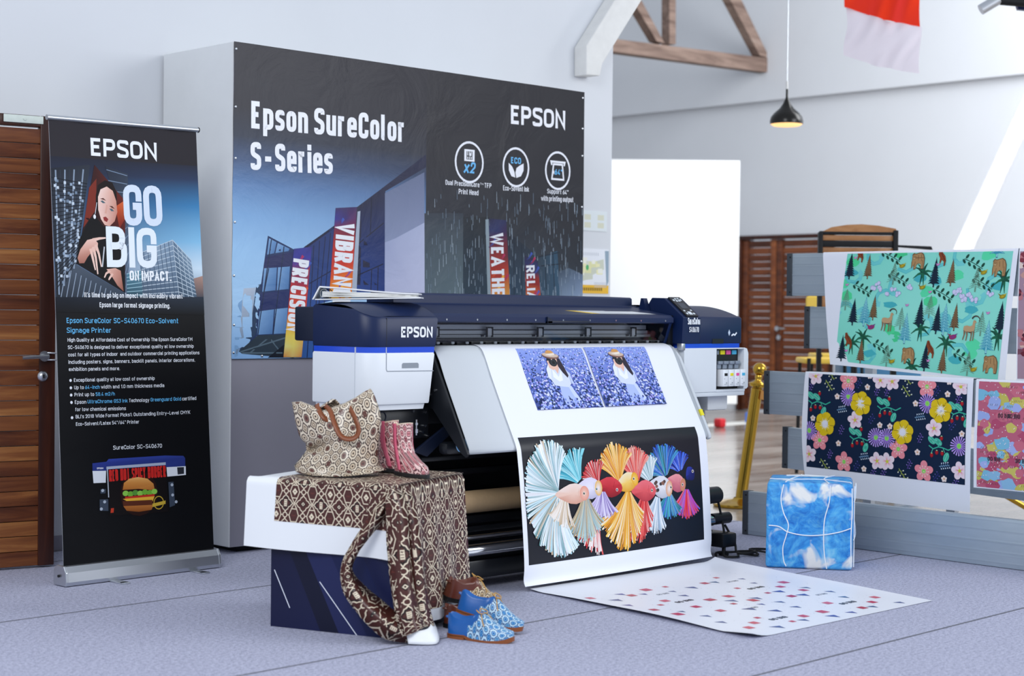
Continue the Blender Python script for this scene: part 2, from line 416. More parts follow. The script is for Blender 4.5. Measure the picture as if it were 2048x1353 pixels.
# ============================================================ the hall
def wood_mat(name, cols, axis='X', rough=0.35, scale=1.0, bump=0.15):
    nb = NB(name); sc = {'X': (1.2, 9, 14), 'Z': (14, 9, 1.2), 'Y': (9, 1.2, 14)}[axis]
    vec = nb.coord('Object', tuple(a * scale for a in sc))
    geo = nb.n('ShaderNodeNewGeometry')
    add = nb.n('ShaderNodeVectorMath', operation='ADD'); sc2 = nb.n('ShaderNodeVectorMath', operation='SCALE')
    cmb = nb.n('ShaderNodeCombineXYZ'); nb.link(geo.outputs['Random Per Island'], cmb.inputs[0]); nb.link(geo.outputs['Random Per Island'], cmb.inputs[1])
    nb.link(cmb.outputs[0], sc2.inputs[0]); sc2.inputs['Scale'].default_value = 37
    nb.link(vec, add.inputs[0]); nb.link(sc2.outputs[0], add.inputs[1])
    nz = nb.noise(add.outputs[0], 1.0, 7, 0.62, 0.8)
    f = nb.math('MULTIPLY_ADD', geo.outputs['Random Per Island'], 0.34, nb.math('SUBTRACT', nz.outputs['Fac'], 0.17))
    n = len(cols); nb.base(nb.ramp(f, [(0.18 + 0.64 * i / (n - 1), c) for i, c in enumerate(cols)]))
    nb.bump(nz.outputs['Fac'], bump, 0.004)
    M[name] = nb.set(rough, 0, 0.4); return M[name]
mat('wall_white', '#d8dbe0', 0.85, spec=0.2, var=0.03, vscale=1.5, bump=0.03, bscale=25)
mat('panel_white', '#f7f8f8', 0.7, spec=0.3, var=0.01)
mat('box_white', '#dfe2e4', 0.75, spec=0.3, var=0.07, vscale=3, bump=0.04, bscale=30)
mat('box_grey', '#9a98a4', 0.6, spec=0.35, var=0.08, vscale=2.5, bump=0.03, bscale=30)
mat('black_matte', '#101216', 0.6, spec=0.3)
mat('steel', '#c9cdd2', 0.28, 1.0)
mat('alu', '#c6cad0', 0.35, 0.9)
mat('white_paint', '#e6e6e4', 0.6, var=0.10, vscale=12, bump=0.05)
wood_mat('door_wood', ['#31150a', '#5e3018', '#86502a', '#b27a44'], 'X', 0.42)
wood_mat('door_dark', ['#220e09', '#3a1a10', '#552a18'], 'Z', 0.35)
wood_mat('far_wood', ['#35180c', '#5d2f18', '#7d4423', '#99592f'], 'Y', 0.35)
wood_mat('truss_wood', ['#3c2c27', '#6b574e', '#927c70', '#aa9a91'], 'X', 0.8, 0.6)

nb = NB('far_floor_mat'); v = nb.coord('Object', (0.35, 1.6, 1)); nz = nb.noise(v, 1.4, 6, 0.65, 0.6)
nb.base(nb.ramp(nz.outputs['Fac'], [(0.3, '#7d746c'), (0.5, '#aaa198'), (0.7, '#c4bdb5')]))
rg = nb.math('MULTIPLY_ADD', nz.outputs['Fac'], 0.25, 0.06); nb.link(rg, nb.b.inputs['Roughness']); nb.b.inputs['Specular IOR Level'].default_value = 0.6
M['far_floor'] = nb.m
nb = NB('carpet_mat'); v = nb.coord('Object'); n1 = nb.noise(v, 240, 4, 0.75); n2 = nb.noise(v, 3.2, 5, 0.6); n3 = nb.noise(v, 70, 5, 0.75)
f = nb.math('ADD', nb.math('MULTIPLY', n1.outputs['Fac'], 0.55), nb.math('MULTIPLY', n3.outputs['Fac'], 0.45))
ca = nb.ramp(f, [(0.38, '#787a90'), (0.5, '#b8bad0'), (0.61, '#d6d8e8')]); cb = nb.ramp(f, [(0.38, '#6e7086'), (0.5, '#acaec4'), (0.61, '#cccee0')])
mx = nb.n('ShaderNodeMix', data_type='RGBA'); nb.link(nb.math('MULTIPLY', n2.outputs['Fac'], 1.0), mx.inputs[0]); nb.link(ca, mx.inputs[6]); nb.link(cb, mx.inputs[7]); nb.base(mx.outputs[2])
nb.bump(n1.outputs['Fac'], 0.5, 0.003); M['carpet'] = nb.set(0.95, 0, 0.1)

b = MB(); b.box(-3, 18.5, -6, 19, -0.25, -0.006); b.build('floor', 'far_floor', kind='structure')
b = MB(); b.box(-2.5, 7.62, -4, 7.36, -0.0055, 0.0)
carpet = b.build('carpet', 'carpet', label='flat lavender grey exhibition carpet under the printer and roll-up banner', cat='carpet')
mat('seam', '#63656f', 0.9)
for y0, x0, x1 in ((3.30, 1.5, 7.62), (4.455, 0.8, 7.62), (5.81, 0.5, 7.62), (7.02, 0.5, 7.62)):
    s = MB(); k = 0.029; s.add([(x0, y0 + k * x0 - .006, .0004), (x1, y0 + k * x1 - .006, .0004), (x1, y0 + k * x1 + .006, .0004), (x0, y0 + k * x0 + .006, .0004)], [(0, 1, 2, 3)])
    s.v = [(p[0], p[1] - 0.029 * 2.0, p[2]) for p in s.v]; s.build('seam', 'seam', carpet)

b = MB(); b.box(-3, 8.03, 7.38, 7.62, -0.1, 6.2); b.build('wall_left', 'wall_white', kind='structure')
b = MB(); b.box(-3, 8.03, 7.372, 7.38, 0, 0.075); b.build('baseboard_left', 'box_grey', kind='structure')
b = MB(); b.box(16.5, 16.8, 12.98, 19, -0.1, 3.83).box(16.5, 16.8, 2, 11.54, -0.1, 3.83).box(16.5, 16.8, 11.54, 12.98, 2.18, 3.83).box(16.40, 16.8, 2, 19, 3.83, 6.5)
b.build('wall_far', 'wall_white', kind='structure')
b = MB(); b.box(8.03, 16.8, 18.6, 18.8, -0.1, 6.5); b.build('wall_back', 'wall_white', kind='structure')

# far double door
d = thing('door_2', 'dark brown double door of horizontal planks in the far wall', 'door', (16.5, 12.26, 0), kind='structure')
b = MB(); b.box(16.47, 16.6, 12.93, 12.98, 0, 2.18, .004).box(16.47, 16.6, 11.54, 11.59, 0, 2.18, .004).box(16.47, 16.6, 11.54, 12.98, 2.13, 2.18, .004); b.build('door_frame', 'door_dark', d)
for ya, yb in ((12.93, 12.40), (12.40, 11.59)):
    b = MB(); b.box(16.50, 16.56, yb + .004, yb + .09, 0.01, 2.125, .004).box(16.50, 16.56, ya - .09, ya - .004, 0.01, 2.125, .004)
    n = 24
    for i in range(n):
        z0 = 0.02 + i * 2.1 / n; b.box(16.515, 16.55, yb + .09, ya - .09, z0, z0 + 2.1 / n - .006, .004, 1)
    lf = b.build('door_leaf', 'far_wood', d)
    if ya < 12.5:
        b = MB(); b.cyl((16.50, 12.33, 1.03), (16.43, 12.33, 1.03), .03).tube([(16.44, 12.33, 1.03), (16.43, 12.20, 1.03)], .011).cyl((16.50, 12.33, .92), (16.47, 12.33, .92), .03); b.build('handle', 'steel', lf)

# open slatted door at the left
d = thing('door_1', 'open slatted brown wooden door leaf at the left edge', 'door', (3.79, 6.956, 0), (0, 0, math.radians(-10.5)), local=True, kind='structure')
b = MB(); n = 29
for i in range(n):
    z0 = .012 + i * (2.0 / n); b.box(-.92, -.073, -.018, .018, z0, z0 + 2.0 / n - .003, .002, 1)
b.build('plank_panel', 'door_wood', d)
b = MB(); b.box(-.075, 0, -.024, .024, .01, 2.07, .004).box(-1.0, -.92, -.024, .024, .01, 2.07, .004).box(-.92, -.075, -.022, .022, 2.018, 2.07, .004); b.build('door_frame', 'door_dark', d)
b = MB(); b.cyl((-.053, -.024, .972), (-.053, -.034, .972), .024).cyl((-.053, -.03, .972), (-.053, -.065, .972), .011).tube([(-.045, -.065, .972), (-.10, -.067, .970), (-.165, -.067, .966)], .0085).tube([(-.04, -.03, .988), (-.005, -.045, .986), (.012, -.045, .985)], .004).tube([(-.04, -.03, .955), (-.005, -.045, .955), (.012, -.045, .955)], .004)
b.build('handle', 'steel', d)
b = MB(); b.lathe([(0, .014), (.012, .014), (.02, .008), (.025, 0)], xf=Matrix.Translation((-.058, -.024, .88)) @ Matrix.Rotation(PI / 2, 4, 'X')); lk = b.build('lock_rose', 'steel', d)
b = MB(); b.box(-.062, -.054, -.0395, -.0385, .872, .888, 0); b.build('keyhole', 'black_matte', lk)
mat('mint', '#d3ddd6', 0.5, var=.1, vscale=30)
b = MB(); b.box(-.245, -.064, -.029, -.022, 2.032, 2.067, .002).lathe([(0, .004), (.006, .004), (.007, 0)], xf=Matrix.Translation((-.15, -.029, 2.05)) @ Matrix.Rotation(PI / 2, 4, 'X')); b.build('door_plate', 'mint', d)

# free-standing white panel in the far sunlight
d = thing('exhibition_board', 'tall blank white sunlit board standing before the far brown door', 'board', (13.4, 12.1, 0))
fx = Matrix.Translation((14.30, 11.25, 0)) @ Matrix.Rotation(math.radians(135.95), 4, 'Z')
b = MB(); b.box(0, 2.3, -.06, 0, .22, 2.87, .006, xf=fx); b.build('board', 'panel_white', d)
for x in (.35, 1.9):
    b = MB(); b.box(x, x + .05, -.3, .25, 0, .03, .004, xf=fx).box(x, x + .05, -.05, -.01, .03, .24, xf=fx); b.build('foot', 'black_matte', d)

# partition box that carries the big banner
pt = thing('partition', 'chunky white display wall with grey front carrying the wide banner', 'display wall', (5.85, 7.05, 0))
b = MB(); b.box(4.617, 7.06, 6.742, 7.362, .034, 2.497, .003, 1); b.build('body', 'box_white', pt)
b = MB(); b.box(4.622, 7.055, 6.7395, 6.7425, .036, 2.49); b.build('front_face', 'box_grey', pt, label='matte grey front skin')
b = MB(); b.box(4.70, 6.98, 6.80, 7.30, 0.001, .036); b.build('plinth', 'black_matte', pt)

# painted strut on the end of the left wall
b = MB(); b.prism([(7.661, 2.894), (7.665, 2.711), (7.790, 2.718), (7.812, 2.797), (8.214, 3.295), (7.952, 3.258)], (7.27, 7.379), .006, axis='y')
tag(b.build('roof_strut', 'white_paint'), 'white painted timber strut at the top of the left wall', 'strut')

# roof truss
d = thing('roof_truss', 'weathered brown timber roof truss reaching the far wall', 'truss', (14.5, 12.57, 4.1))
b = MB(); b.prism([(9.122, 4.080), (9.124, 3.979), (16.496, 4.178), (16.512, 4.359), (16.144, 4.341)], (12.5, 12.64), .004, axis='y'); b.build('tie_beam', 'truss_wood', d)
for nm, pg in (('post', [(14.555, 5.044), (14.569, 4.304), (14.684, 4.312), (14.670, 5.061)]), ('brace', [(13.763, 4.872), (14.351, 4.307), (14.490, 4.300), (13.930, 4.896)]), ('rafter', [(9.352, 4.066), (9.480, 4.064), (10.752, 5.228), (10.634, 5.256)]), ('rafter', [(15.357, 5.280), (16.262, 4.367), (16.462, 4.353), (15.601, 5.317)])):
    b = MB(); b.prism(pg, (12.51, 12.63), .004, axis='y'); b.build(nm, 'truss_wood', d)

# pendant lamp
mat('lamp_black', '#15130f', 0.25, 0.3, spec=0.5)
mat('lamp_glow', '#ffd9a0', 0.5, emit='#ffc27a', estr=1.1)
LP = (10.184, 7.575, 2.632)
d = thing('pendant_lamp', 'small black bell-shaped pendant lamp with a warm glowing base', 'lamp', LP)
b = MB(); b.lathe([(.006, .275), (.0085, .27), (.009, .21), (.016, .19), (.03, .16), (.055, .125), (.095, .09), (.118, .06), (.126, .03), (.124, .008), (.12, .006)], LP, 36); b.build('lamp_shade', 'lamp_black', d)
b = MB(); b.lathe([(0, -.012), (.06, -.011), (.1, -.006), (.121, .008)], LP, 36); b.build('diffuser', 'lamp_glow', d)
b = MB(); b.cyl((LP[0], LP[1], LP[2] + .27), (LP[0], LP[1], 6.2), .0035, 8); b.build('cord', 'steel', d)
b = MB(); b.cyl((LP[0], LP[1], LP[2] + .27), (LP[0], LP[1], LP[2] + .33), .008, 10); b.build('cord_grip', 'white_paint', d)

# flag
def flag_mat(name, col, tr):
    nb = NB(name); nb.base(col); nb.set(0.7, 0, 0.2); t = nb.n('ShaderNodeBsdfTranslucent'); t.inputs[0].default_value = (*lin(C(tr)), 1)
    ms = nb.n('ShaderNodeMixShader'); ms.inputs[0].default_value = 0.45; o = nb.nt.nodes['Material Output']
    nb.link(nb.b.outputs[0], ms.inputs[1]); nb.link(t.outputs[0], ms.inputs[2]); nb.link(ms.outputs[0], o.inputs[0]); M[name] = nb.m
flag_mat('flag_red', '#c41a22', '#ff4a1c'); flag_mat('flag_white', '#d9d3dd', '#e8e0ea')
rt = Vector((.719, -.695, 0)); fw = Vector((.695, .719, 0)); FO = Vector((10.51, 7.28, 0))
def flag_pt(u, v, t0, t1):
    wv = .016 * math.sin(u * 14 + v * 2) + .010 * math.sin(u * 23 + v * 9 + 1)
    zt = t0[0] + (t0[1] - t0[0]) * u; zb = t1[0] + (t1[1] - t1[0]) * u
    return FO + rt * (.565 * u + .012 * math.sin(v * 5 + u)) + fw * wv + Vector((0, 0, zt + (zb - zt) * v - .02 * math.sin(u * PI)))
d = thing('flag', 'red and white cloth flag hanging high on the right', 'flag', (10.8, 7.0, 3.5))
b = MB(); b.grid(lambda u, v: flag_pt(u, v, (4.15, 4.05), (3.53, 3.385)), 40, 22); b.build('red_half', 'flag_red', d)
b = MB(); b.grid(lambda u, v: flag_pt(u, v, (3.53, 3.385), (3.165, 3.035)), 40, 22); b.build('white_half', 'flag_white', d)
b = MB(); b.cyl(FO + Vector((0, 0, 4.17)) - rt * .05, FO + rt * .62 + Vector((0, 0, 4.07)), .012); b.build('flag_pole', 'steel', d)
for u_ in (.03, .54):
    b = MB(); p_ = FO + rt * u_ + Vector((0, 0, 4.15)); b.cyl(p_, p_ + Vector((0, 0, 2.05)), .003, 6); b.build('hanging_cord', 'steel', d)

# spotlight in the top right corner
d = thing('spotlight', 'grey metal spotlight on a dark bracket in the top right corner', 'spotlight', (9.95, 5.73, 3.27))
S0 = Vector((9.93, 5.745, 3.275))
b = MB(); b.cyl(S0 - rt * .055 + Vector((0, 0, -.035)), S0 + rt * .06 + Vector((0, 0, .035)), .036); b.build('lamp_head', 'alu', d)
b = MB(); b.tube([S0 + Vector((0, 0, .02)), S0 + Vector((0, 0, .07)) + rt * .02, S0 + rt * .05 + Vector((0, 0, .05))], .012); b.build('yoke', 'steel', d)
b = MB(); b.cyl(S0 + rt * .05 + Vector((0, 0, .03)), S0 + rt * .6 + Vector((0, 0, -.01)), .03); b.build('bar', 'black_matte', d)
b = MB(); b.cyl(S0 + rt * .45 + Vector((0, 0, .0)), S0 + rt * .45 + Vector((0, 0, 2.9)), .012, 10); b.build('drop_rod', 'steel', d)
mat('navy_plain', '#1b2a57', 0.4)
b = MB(); o_ = S0 + rt * .2 + fw * .05; b.add([o_ + Vector((0, 0, .01)), o_ + rt * .4 + Vector((0, 0, -.02)), o_ + rt * .4 + Vector((0, 0, -.05)), o_ + rt * .01 + Vector((0, 0, -.02)), o_ + fw * .04 + Vector((0, 0, .01)), o_ + fw * .04 + rt * .4 + Vector((0, 0, -.02)), o_ + fw * .04 + rt * .4 + Vector((0, 0, -.05)), o_ + fw * .04 + rt * .01 + Vector((0, 0, -.02))], [(0, 3, 2, 1), (4, 5, 6, 7), (0, 1, 5, 4), (1, 2, 6, 5), (2, 3, 7, 6), (3, 0, 4, 7)]); b.build('bracket_plate', 'navy_plain', d)

# papers on the left wall
print_mat('paper_print', 0.55, 0.3)
mat('paper_back', '#e9ebee', 0.6)
def wallpaper(name, label, cat, pts, art):
    (x0, z1), (x1, z0) = pts
    d = thing(name, label, cat, ((x0 + x1) / 2, 7.378, (z0 + z1) / 2))
    b = MB(); b.box(x0, x1, 7.3765, 7.3798, z0, z1); b.build('paper', 'paper_back', d)
    a = Art(0, x1 - x0, 0, z1 - z0); art(a, x1 - x0, z1 - z0)
    a.build('print', flat((x0, 7.3765, z0), (1, 0, 0), (0, 0, 1)), 'paper_print', d)
def art_tape(a, W, H):
    a.rect(0, 0, W, H, '#d9e0e3')
    for x in (.03, W - .09):
        for y in (.02, H - .06): a.rect(x, y, x + .06, y + .035, '#d2d3bf')
def art_map(a, W, H):
    a.rect(0, 0, W, H, '#e4e7ee'); a.rect(0, 0, W, .055, '#e7b637'); a.poly([(W * .86, H * .97), (W, H * .97), (W, H * .28), (W * .93, H * .15)], '#8fa3b4')
    a.poly([(0, H * .62), (W * .82, H * .78), (W * .84, H * .55), (W * .45, H * .42), (W * .45, H * .32), (W * .22, H * .3), (0, H * .25)], '#c9cdbd')
    random.seed(5)
    for i in range(16):
        x = random.random() * .66 * W; y = H * (.33 + .35 * random.random()); a.rect(x, y, x + .03 + .03 * random.random(), y + .02 + .02 * random.random(), random.choice(['#dcdba8', '#e6e3b4', '#d4d6c8', '#eaeadf']))
    a.ell(W * .26, H * .58, .014, .018, '#4fae6a')
    for i in range(5): a.rect(W * .5, H * (.24 - .025 * i), W * .92, H * (.25 - .025 * i), '#b9bfca')
    for i in range(8): a.rect(W * (.12 + .07 * i), H * .85, W * (.15 + .07 * i), H * .92, '#c4c9d2')
    for i in range(10): a.rect(.02 + i * .02, .018, .034 + i * .02, .038, '#8a6a1c')
wallpaper('taped_paper', 'faint pale sheet held by yellowed tape, above the floor plan', 'paper', [(7.743, 1.861), (7.988, 1.730)], art_tape)
wallpaper('floor_plan_poster', 'small floor plan poster with a yellow strip on the left wall', 'poster', [(7.734, 1.613), (8.009, 1.324)], art_map)

# things far behind
mat('floor_tape_white', '#f4f2ea', 0.6)
b = MB(); pp = [(14.056, 11.528), (13.683, 11.221), (14.575, 11.267), (14.988, 11.586)]; b.add([(x, y, -.0058) for x, y in pp] + [(x, y, -.004) for x, y in pp], [(3, 2, 1, 0), (4, 5, 6, 7), (0, 1, 5, 4), (1, 2, 6, 5), (2, 3, 7, 6), (3, 0, 4, 7)])
tag(b.build('floor_tape', 'floor_tape_white'), 'long white tape line stuck on the glossy far floor', 'tape')
mat('red_plain', '#d01c28', 0.4); mat('blue_plain', '#5f83d8', 0.4); mat('teal_blue', '#1d5a80', 0.5); mat('yellow_plain', '#e8c34a', 0.5)
b = MB(); q_ = fw * 17.6 + rt * (419 / 3313 * 17.6); b.box(q_.x - .05, q_.x + .05, q_.y - .05, q_.y + .05, -.0055, .09, .02); tag(b.build('floor_crate', 'red_plain'), 'small red box low on the far floor right of the printer', 'box')
b = MB(); q_ = fw * 18.4 + rt * (476 / 3313 * 18.4); b.box(q_.x - .03, q_.x + .03, q_.y - .03, q_.y + .03, -.0055, .11, .01); tag(b.build('floor_marker', 'blue_plain'), 'tiny blue block on the floor by the far door', 'block')
# tall wooden rack with curved top behind the bleacher
wood_mat('tan_wood', ['#8a5c36', '#a8764a', '#b98a5c'], 'X', 0.4)
RX = Matrix(((.719, .695, 0, 9.33), (-.695, .719, 0, 6.34), (0, 0, 1, 0), (0, 0, 0, 1)))   # local x = right, y = away
d = thing('wooden_rack', 'brown slatted rack with curved top and black frame behind the green print', 'rack', (9.33, 6.34, 0))
K = 10.85 / 3313
def rx(px): return (px - 1805) * K
def rz(py): return 1.2 + (636 - py) * K
b = MB(); b.prism([(rx(1732), rz(466)), (rx(1750), rz(457)), (rx(1780), rz(452)), (rx(1810), rz(450.5)), (rx(1845), rz(453)), (rx(1880), rz(459)), (rx(1883), rz(466))], (-.02, .02), axis='y', xf=RX @ Matrix.Scale(1, 4)); b.build('curved_top', 'tan_wood', d)
b = MB()
for z0, z1 in ((rz(484), rz(473)), (rz(510), rz(498)), (rz(560), rz(520)), (rz(640), rz(575))): b.box(rx(1730), rx(1876), -.012, .012, z0, z1, .004, xf=RX)
b.build('slat', 'tan_wood', d)
b = MB(); b.box(rx(1724), rx(1732), -.03, .03, 0, rz(467), .005, xf=RX).box(rx(1875), rx(1885), -.03, .03, 0, rz(462), .005, xf=RX).box(rx(1726), rx(1883), -.02, .022, rz(472), rz(465), .004, xf=RX).box(rx(1726), rx(1880), -.02, .022, rz(497), rz(484.5), .004, xf=RX).box(rx(1726), rx(1880), -.02, .022, .05, .1, .004, xf=RX); b.build('frame', 'black_matte', d)
b = MB(); b.prism([(rx(1884), rz(492)), (rx(1952), rz(494)), (rx(1955), rz(501)), (rx(1884), rz(496))], (-.03, .01), .002, axis='y', xf=RX); b.build('arm', 'black_matte', d)
# yellow chairs and a blue box seen through the bleacher
def far_chair(px, dep, name_label):
    s = dep / 3313; B = Matrix(((.719, .695, 0, 0), (-.695, .719, 0, 0), (0, 0, 1, 0), (0, 0, 0, 1)))
    c0 = fw * dep + rt * ((px - 1024) * s)
    d = thing('yellow_chair', name_label, 'chair', (c0.x, c0.y, 0)); X_ = Matrix.Translation((c0.x, c0.y, 0)) @ B
    b = MB(); b.box(-.2, .2, -.02, .02, .98, 1.34, .02, xf=X_); b.build('backrest', 'yellow_plain', d)
    b = MB(); b.box(-.2, .2, .02, .42, .84, .88, .015, xf=X_); b.build('seat', 'yellow_plain', d)
    for lx in (-.17, .17):
        for ly in (0, .38):
            b = MB(); b.tube([(lx, ly, .88), (lx * 1.08, ly * 1.05 - .01, -.005)], .014, 8, xf=X_); b.build('leg', 'black_matte', d)
far_chair(1666, 12.2, 'yellow chair with black legs half hidden behind the green print'); far_chair(1684, 13.6, 'yellow chair farther back behind the one nearer the green print')
d0 = fw * 15.0 + rt * ((1735 - 1024) * 15.0 / 3313)
b = MB(); b.box(-.25, .45, -.2, .2, -.006, .92, .015, xf=Matrix.Translation((d0.x, d0.y, 0)) @ Matrix.Rotation(math.radians(-44), 4, 'Z')); tag(b.build('blue_cabinet', 'teal_blue'), 'plain teal blue cabinet glimpsed between the two hanging prints', 'cabinet')
# brass coloured leaning bar at the right edge
mat('brass', '#c29a3c', 0.18, 1.0)
q0 = fw * 9.6 + rt * (960 * 9.6 / 3313); b = MB(); b.tube([Vector((q0.x, q0.y, .02)) + rt * .35, Vector((q0.x, q0.y, .30)) - rt * .14], .018, 10)
tag(b.build('brass_bar', 'brass'), 'brass coloured bar leaning low at the right edge behind the beam', 'bar')
# sunlight streak on the far wall, cast by an added, unseen narrow lamp
dd = Vector((.62, .22, -.75)).normalized(); st = Vector((0, .72, -1.45)).normalized(); pc = Vector((16.5, 9.30, 3.0)); av = (st - dd * st.dot(dd)).normalized(); bv = dd.cross(av)
l = bpy.data.lights.new('added_streak_lamp', 'AREA'); l.shape = 'RECTANGLE'; l.size = .10; l.size_y = 2.3; l.energy = 26; l.spread = math.radians(1.5); l.color = (1, .98, .94)
o = bpy.data.objects.new('added_streak_lamp', l); COL.objects.link(o); o.matrix_world = Matrix.Translation(pc - dd * 4.5) @ Matrix((bv, -av, -dd)).transposed().to_4x4() if False else Matrix.Translation(pc - dd * 4.5) @ Matrix(((bv.x, av.x, -dd.x), (bv.y, av.y, -dd.y), (bv.z, av.z, -dd.z))).to_4x4()


# ============================================================ wide-format printer
mat('navy', '#0b1f48', 0.40, spec=0.35, var=0.04, vscale=4, bump=0.04, bscale=400)
mat('navy_dark', '#0d1830', 0.5, spec=0.4)
mat('bright_blue', '#1f4ed0', 0.15, spec=0.6)
mat('off_white', '#e3e8ee', 0.42, spec=0.4, var=0.015)
mat('guide_grey', '#ccd2d8', 0.5, spec=0.4)
mat('frame_black', '#14171d', 0.38, spec=0.45)
mat('chrome', '#d6d8dc', 0.12, 1.0)
mat('rail_silver', '#eef1f4', 0.4, 0.0)
mat('kraft', '#b79a74', 0.75, var=0.08, vscale=60)
mat('lettering_white', '#f4f6fa', 0.5)
mat('rubber', '#0c0d10', 0.7)
print_mat('label_print', 0.4, 0.4)
nb = NB('window_glass'); tr_ = nb.n('ShaderNodeBsdfTransparent'); gl_ = nb.n('ShaderNodeBsdfGlossy'); gl_.inputs['Roughness'].default_value = .03; tr_.inputs[0].default_value = (.90, .93, .96, 1); fr_ = nb.n('ShaderNodeFresnel'); fr_.inputs[0].default_value = 1.5; ms_ = nb.n('ShaderNodeMixShader'); nb.link(fr_.outputs[0], ms_.inputs[0]); nb.link(tr_.outputs[0], ms_.inputs[1]); nb.link(gl_.outputs[0], ms_.inputs[2]); nb.link(ms_.outputs[0], nb.nt.nodes['Material Output'].inputs[0]); M['window_glass'] = nb.m

PR = thing('large_format_printer', 'wide navy and white floor-standing printer with a long print feeding out in front', 'printer', (5.5, 5.4, 0))

def rounded_plan(x0, x1, y0, y1, r, corners):
    pts = []
    for cx, cy, a0, key in ((x0 + r, y0 + r, 180, 'fl'), (x1 - r, y0 + r, 270, 'fr'), (x1 - r, y1 - r, 0, 'br'), (x0 + r, y1 - r, 90, 'bl')):
        if key in corners:
            for k in range(7): a = math.radians(a0 + 90 * k / 6); pts.append((cx + r * math.cos(a), cy + r * math.sin(a)))
        else: pts.append({'fl': (x0, y0), 'fr': (x1, y0), 'br': (x1, y1), 'bl': (x0, y1)}[key])
    return pts
def shell(plan, levels, top=None, mi=0):
    """stack of scaled plan outlines: levels = [(z, inset, dxright)]"""
    b = MB(); n = len(plan); cx = sum(p[0] for p in plan) / n; cy = sum(p[1] for p in plan) / n; vs = []
    for z, ins, dx in levels:
        for x, y in plan:
            X_ = x + (ins if x < cx else -ins) + (dx if x > cx else 0); Y_ = y + (ins if y < cy else -ins)
            zz = z(X_, Y_) if callable(z) else z
            vs.append((X_, Y_, zz))
    fs = []
    for j in range(len(levels) - 1):
        for i in range(n): fs.append((j * n + i, j * n + (i + 1) % n, (j + 1) * n + (i + 1) % n, (j + 1) * n + i))
    fs.append(tuple(range(n))[::-1]); fs.append(tuple((len(levels) - 1) * n + i for i in range(n)))
    return b.add(vs, fs, mi, True)
# --- end cover beside the plinth
LX0, LX1, LY0, LY1 = 4.295, 4.685, 5.30, 5.66
lp = rounded_plan(LX0, LX1, LY0, LY1, .085, ('fl',))
def ltop(x, y): t = min(1, max(0, (y - LY0) / .2)); return 1.172 + .062 * (t * (2 - t)) - .012 * max(0, (LX0 + .12 - x) / .12)
b = shell(lp, [(1.047, .002, -.012), (1.055, 0, -.012), (lambda x, y: ltop(x, y) - .008, 0, 0), (lambda x, y: ltop(x, y), .006, 0)])
# crowned lid
def lidpt(u, v):
    x = LX0 + .006 + u * (LX1 - LX0 - .012); y = LY0 + .006 + v * (LY1 - LY0 - .012); r = .085; dx = LX0 + r - x; dy = LY0 + r - y
    if dx > 0 and dy > 0 and math.hypot(dx, dy) > r - .006: k = (r - .006) / math.hypot(dx, dy); x, y = LX0 + r - dx * k, LY0 + r - dy * k
    return (x, y, ltop(x, y) + .0004)
b.f.pop(); b.mi.pop(); b.sm.pop(); b.grid(lidpt, 24, 20)
lc = b.build('end_cover', 'navy', PR)
b = MB(); b.box(4.4015, 4.4035, LY0 - .0006, LY0 + .01, 1.05, 1.168); b.build('seam', 'frame_black', lc)
b = shell(lp, [(1.021, .003, -.014), (1.048, .003, -.013)]); b.build('trim_band', 'bright_blue', lc)
b = shell(lp, [(.808, .002, -.046), (.815, 0, -.046), (1.015, 0, -.018), (1.0225, .003, -.018)]); wc = b.build('lower_cover', 'off_white', PR)
b = shell(lp, [(.784, .012, -.056), (.808, .010, -.052)]); b.build('bottom_lip', 'off_white', wc)
mat('seam_grey', '#8c949e', 0.5); mat('seam_pale', '#cdd3da', 0.5)
b = MB(); b.box(LX0 - .0005, LX0 + .01, 5.3725, 5.3755, .80, 1.046); b.box(4.4015, 4.4035, LY0 - .0005, LY0 + .01, .948, 1.046, mi=0); b.build('seam', 'seam_pale', wc)
b = MB()
for q in stroke([(4.402, 1.02), (4.402, .955), (4.4065, .9465), (4.662, .9445)], .003): b.prism([(p[0], p[1]) for p in q], (LY0 - .0012, LY0 + .004), axis='y')
b.build('door_gap', 'seam_grey', wc)
b = MB(); b.prism([(4.487, .958), (4.487, .975), (4.493, .98), (4.573, .98), (4.579, .975), (4.579, .958)], (LY0 - .001, LY0 + .006), axis='y'); b.build('door_grip', 'seam_grey', wc, label='recessed grey finger grip')
b = MB(); b.box(4.30, 6.78, 5.66, 5.80, 1.065, 1.212, .008); b.build('rear_cover', 'navy_dark', PR)
# --- control end cover beside the stanchion
def rtop(x, y): t = min(1, max(0, (y - 5.30) / .3)); return 1.182 + .06 * (t * (2 - t))
rp = rounded_plan(6.305, 6.772, 5.30, 5.68, .012, ('fr', 'fl'))
b = shell(rp, [(1.05, .002, 0), (1.056, 0, 0), (lambda x, y: rtop(x, y) - .006, 0, 0), (lambda x, y: rtop(x, y), .006, 0)])
b.grid(lambda u, v: (6.312 + u * .453, 5.307 + v * .366, rtop(6.4, 5.30 + .38 * v) - .0005), 4, 12)
rc = b.build('control_cover', 'navy', PR)
b = MB(); b.box(6.432, 6.4338, 5.2994, 5.31, 1.053, 1.178); b.build('seam', 'navy_dark', rc)
b = MB(); b.box(6.53, 6.62, 5.2985, 5.32, 1.05, 1.074); b.build('latch_slot', 'frame_black', rc)
b = MB(); b.box(6.322, 6.752, 5.302, 5.66, 1.026, 1.0505); b.build('trim_band', 'bright_blue', rc)
b = MB(); b.box(6.292, 6.320, 5.298, 5.33, 1.018, 1.052, .003); b.build('latch', 'alu', rc)
def letter(name, fn, y=5.2905):
    a = Art(0, 1, 0, 1); fn(a); a.build(name, flat((6.315, y, 1.06), (1, 0, 0), (0, 0, 1)), 'label_print', rc)
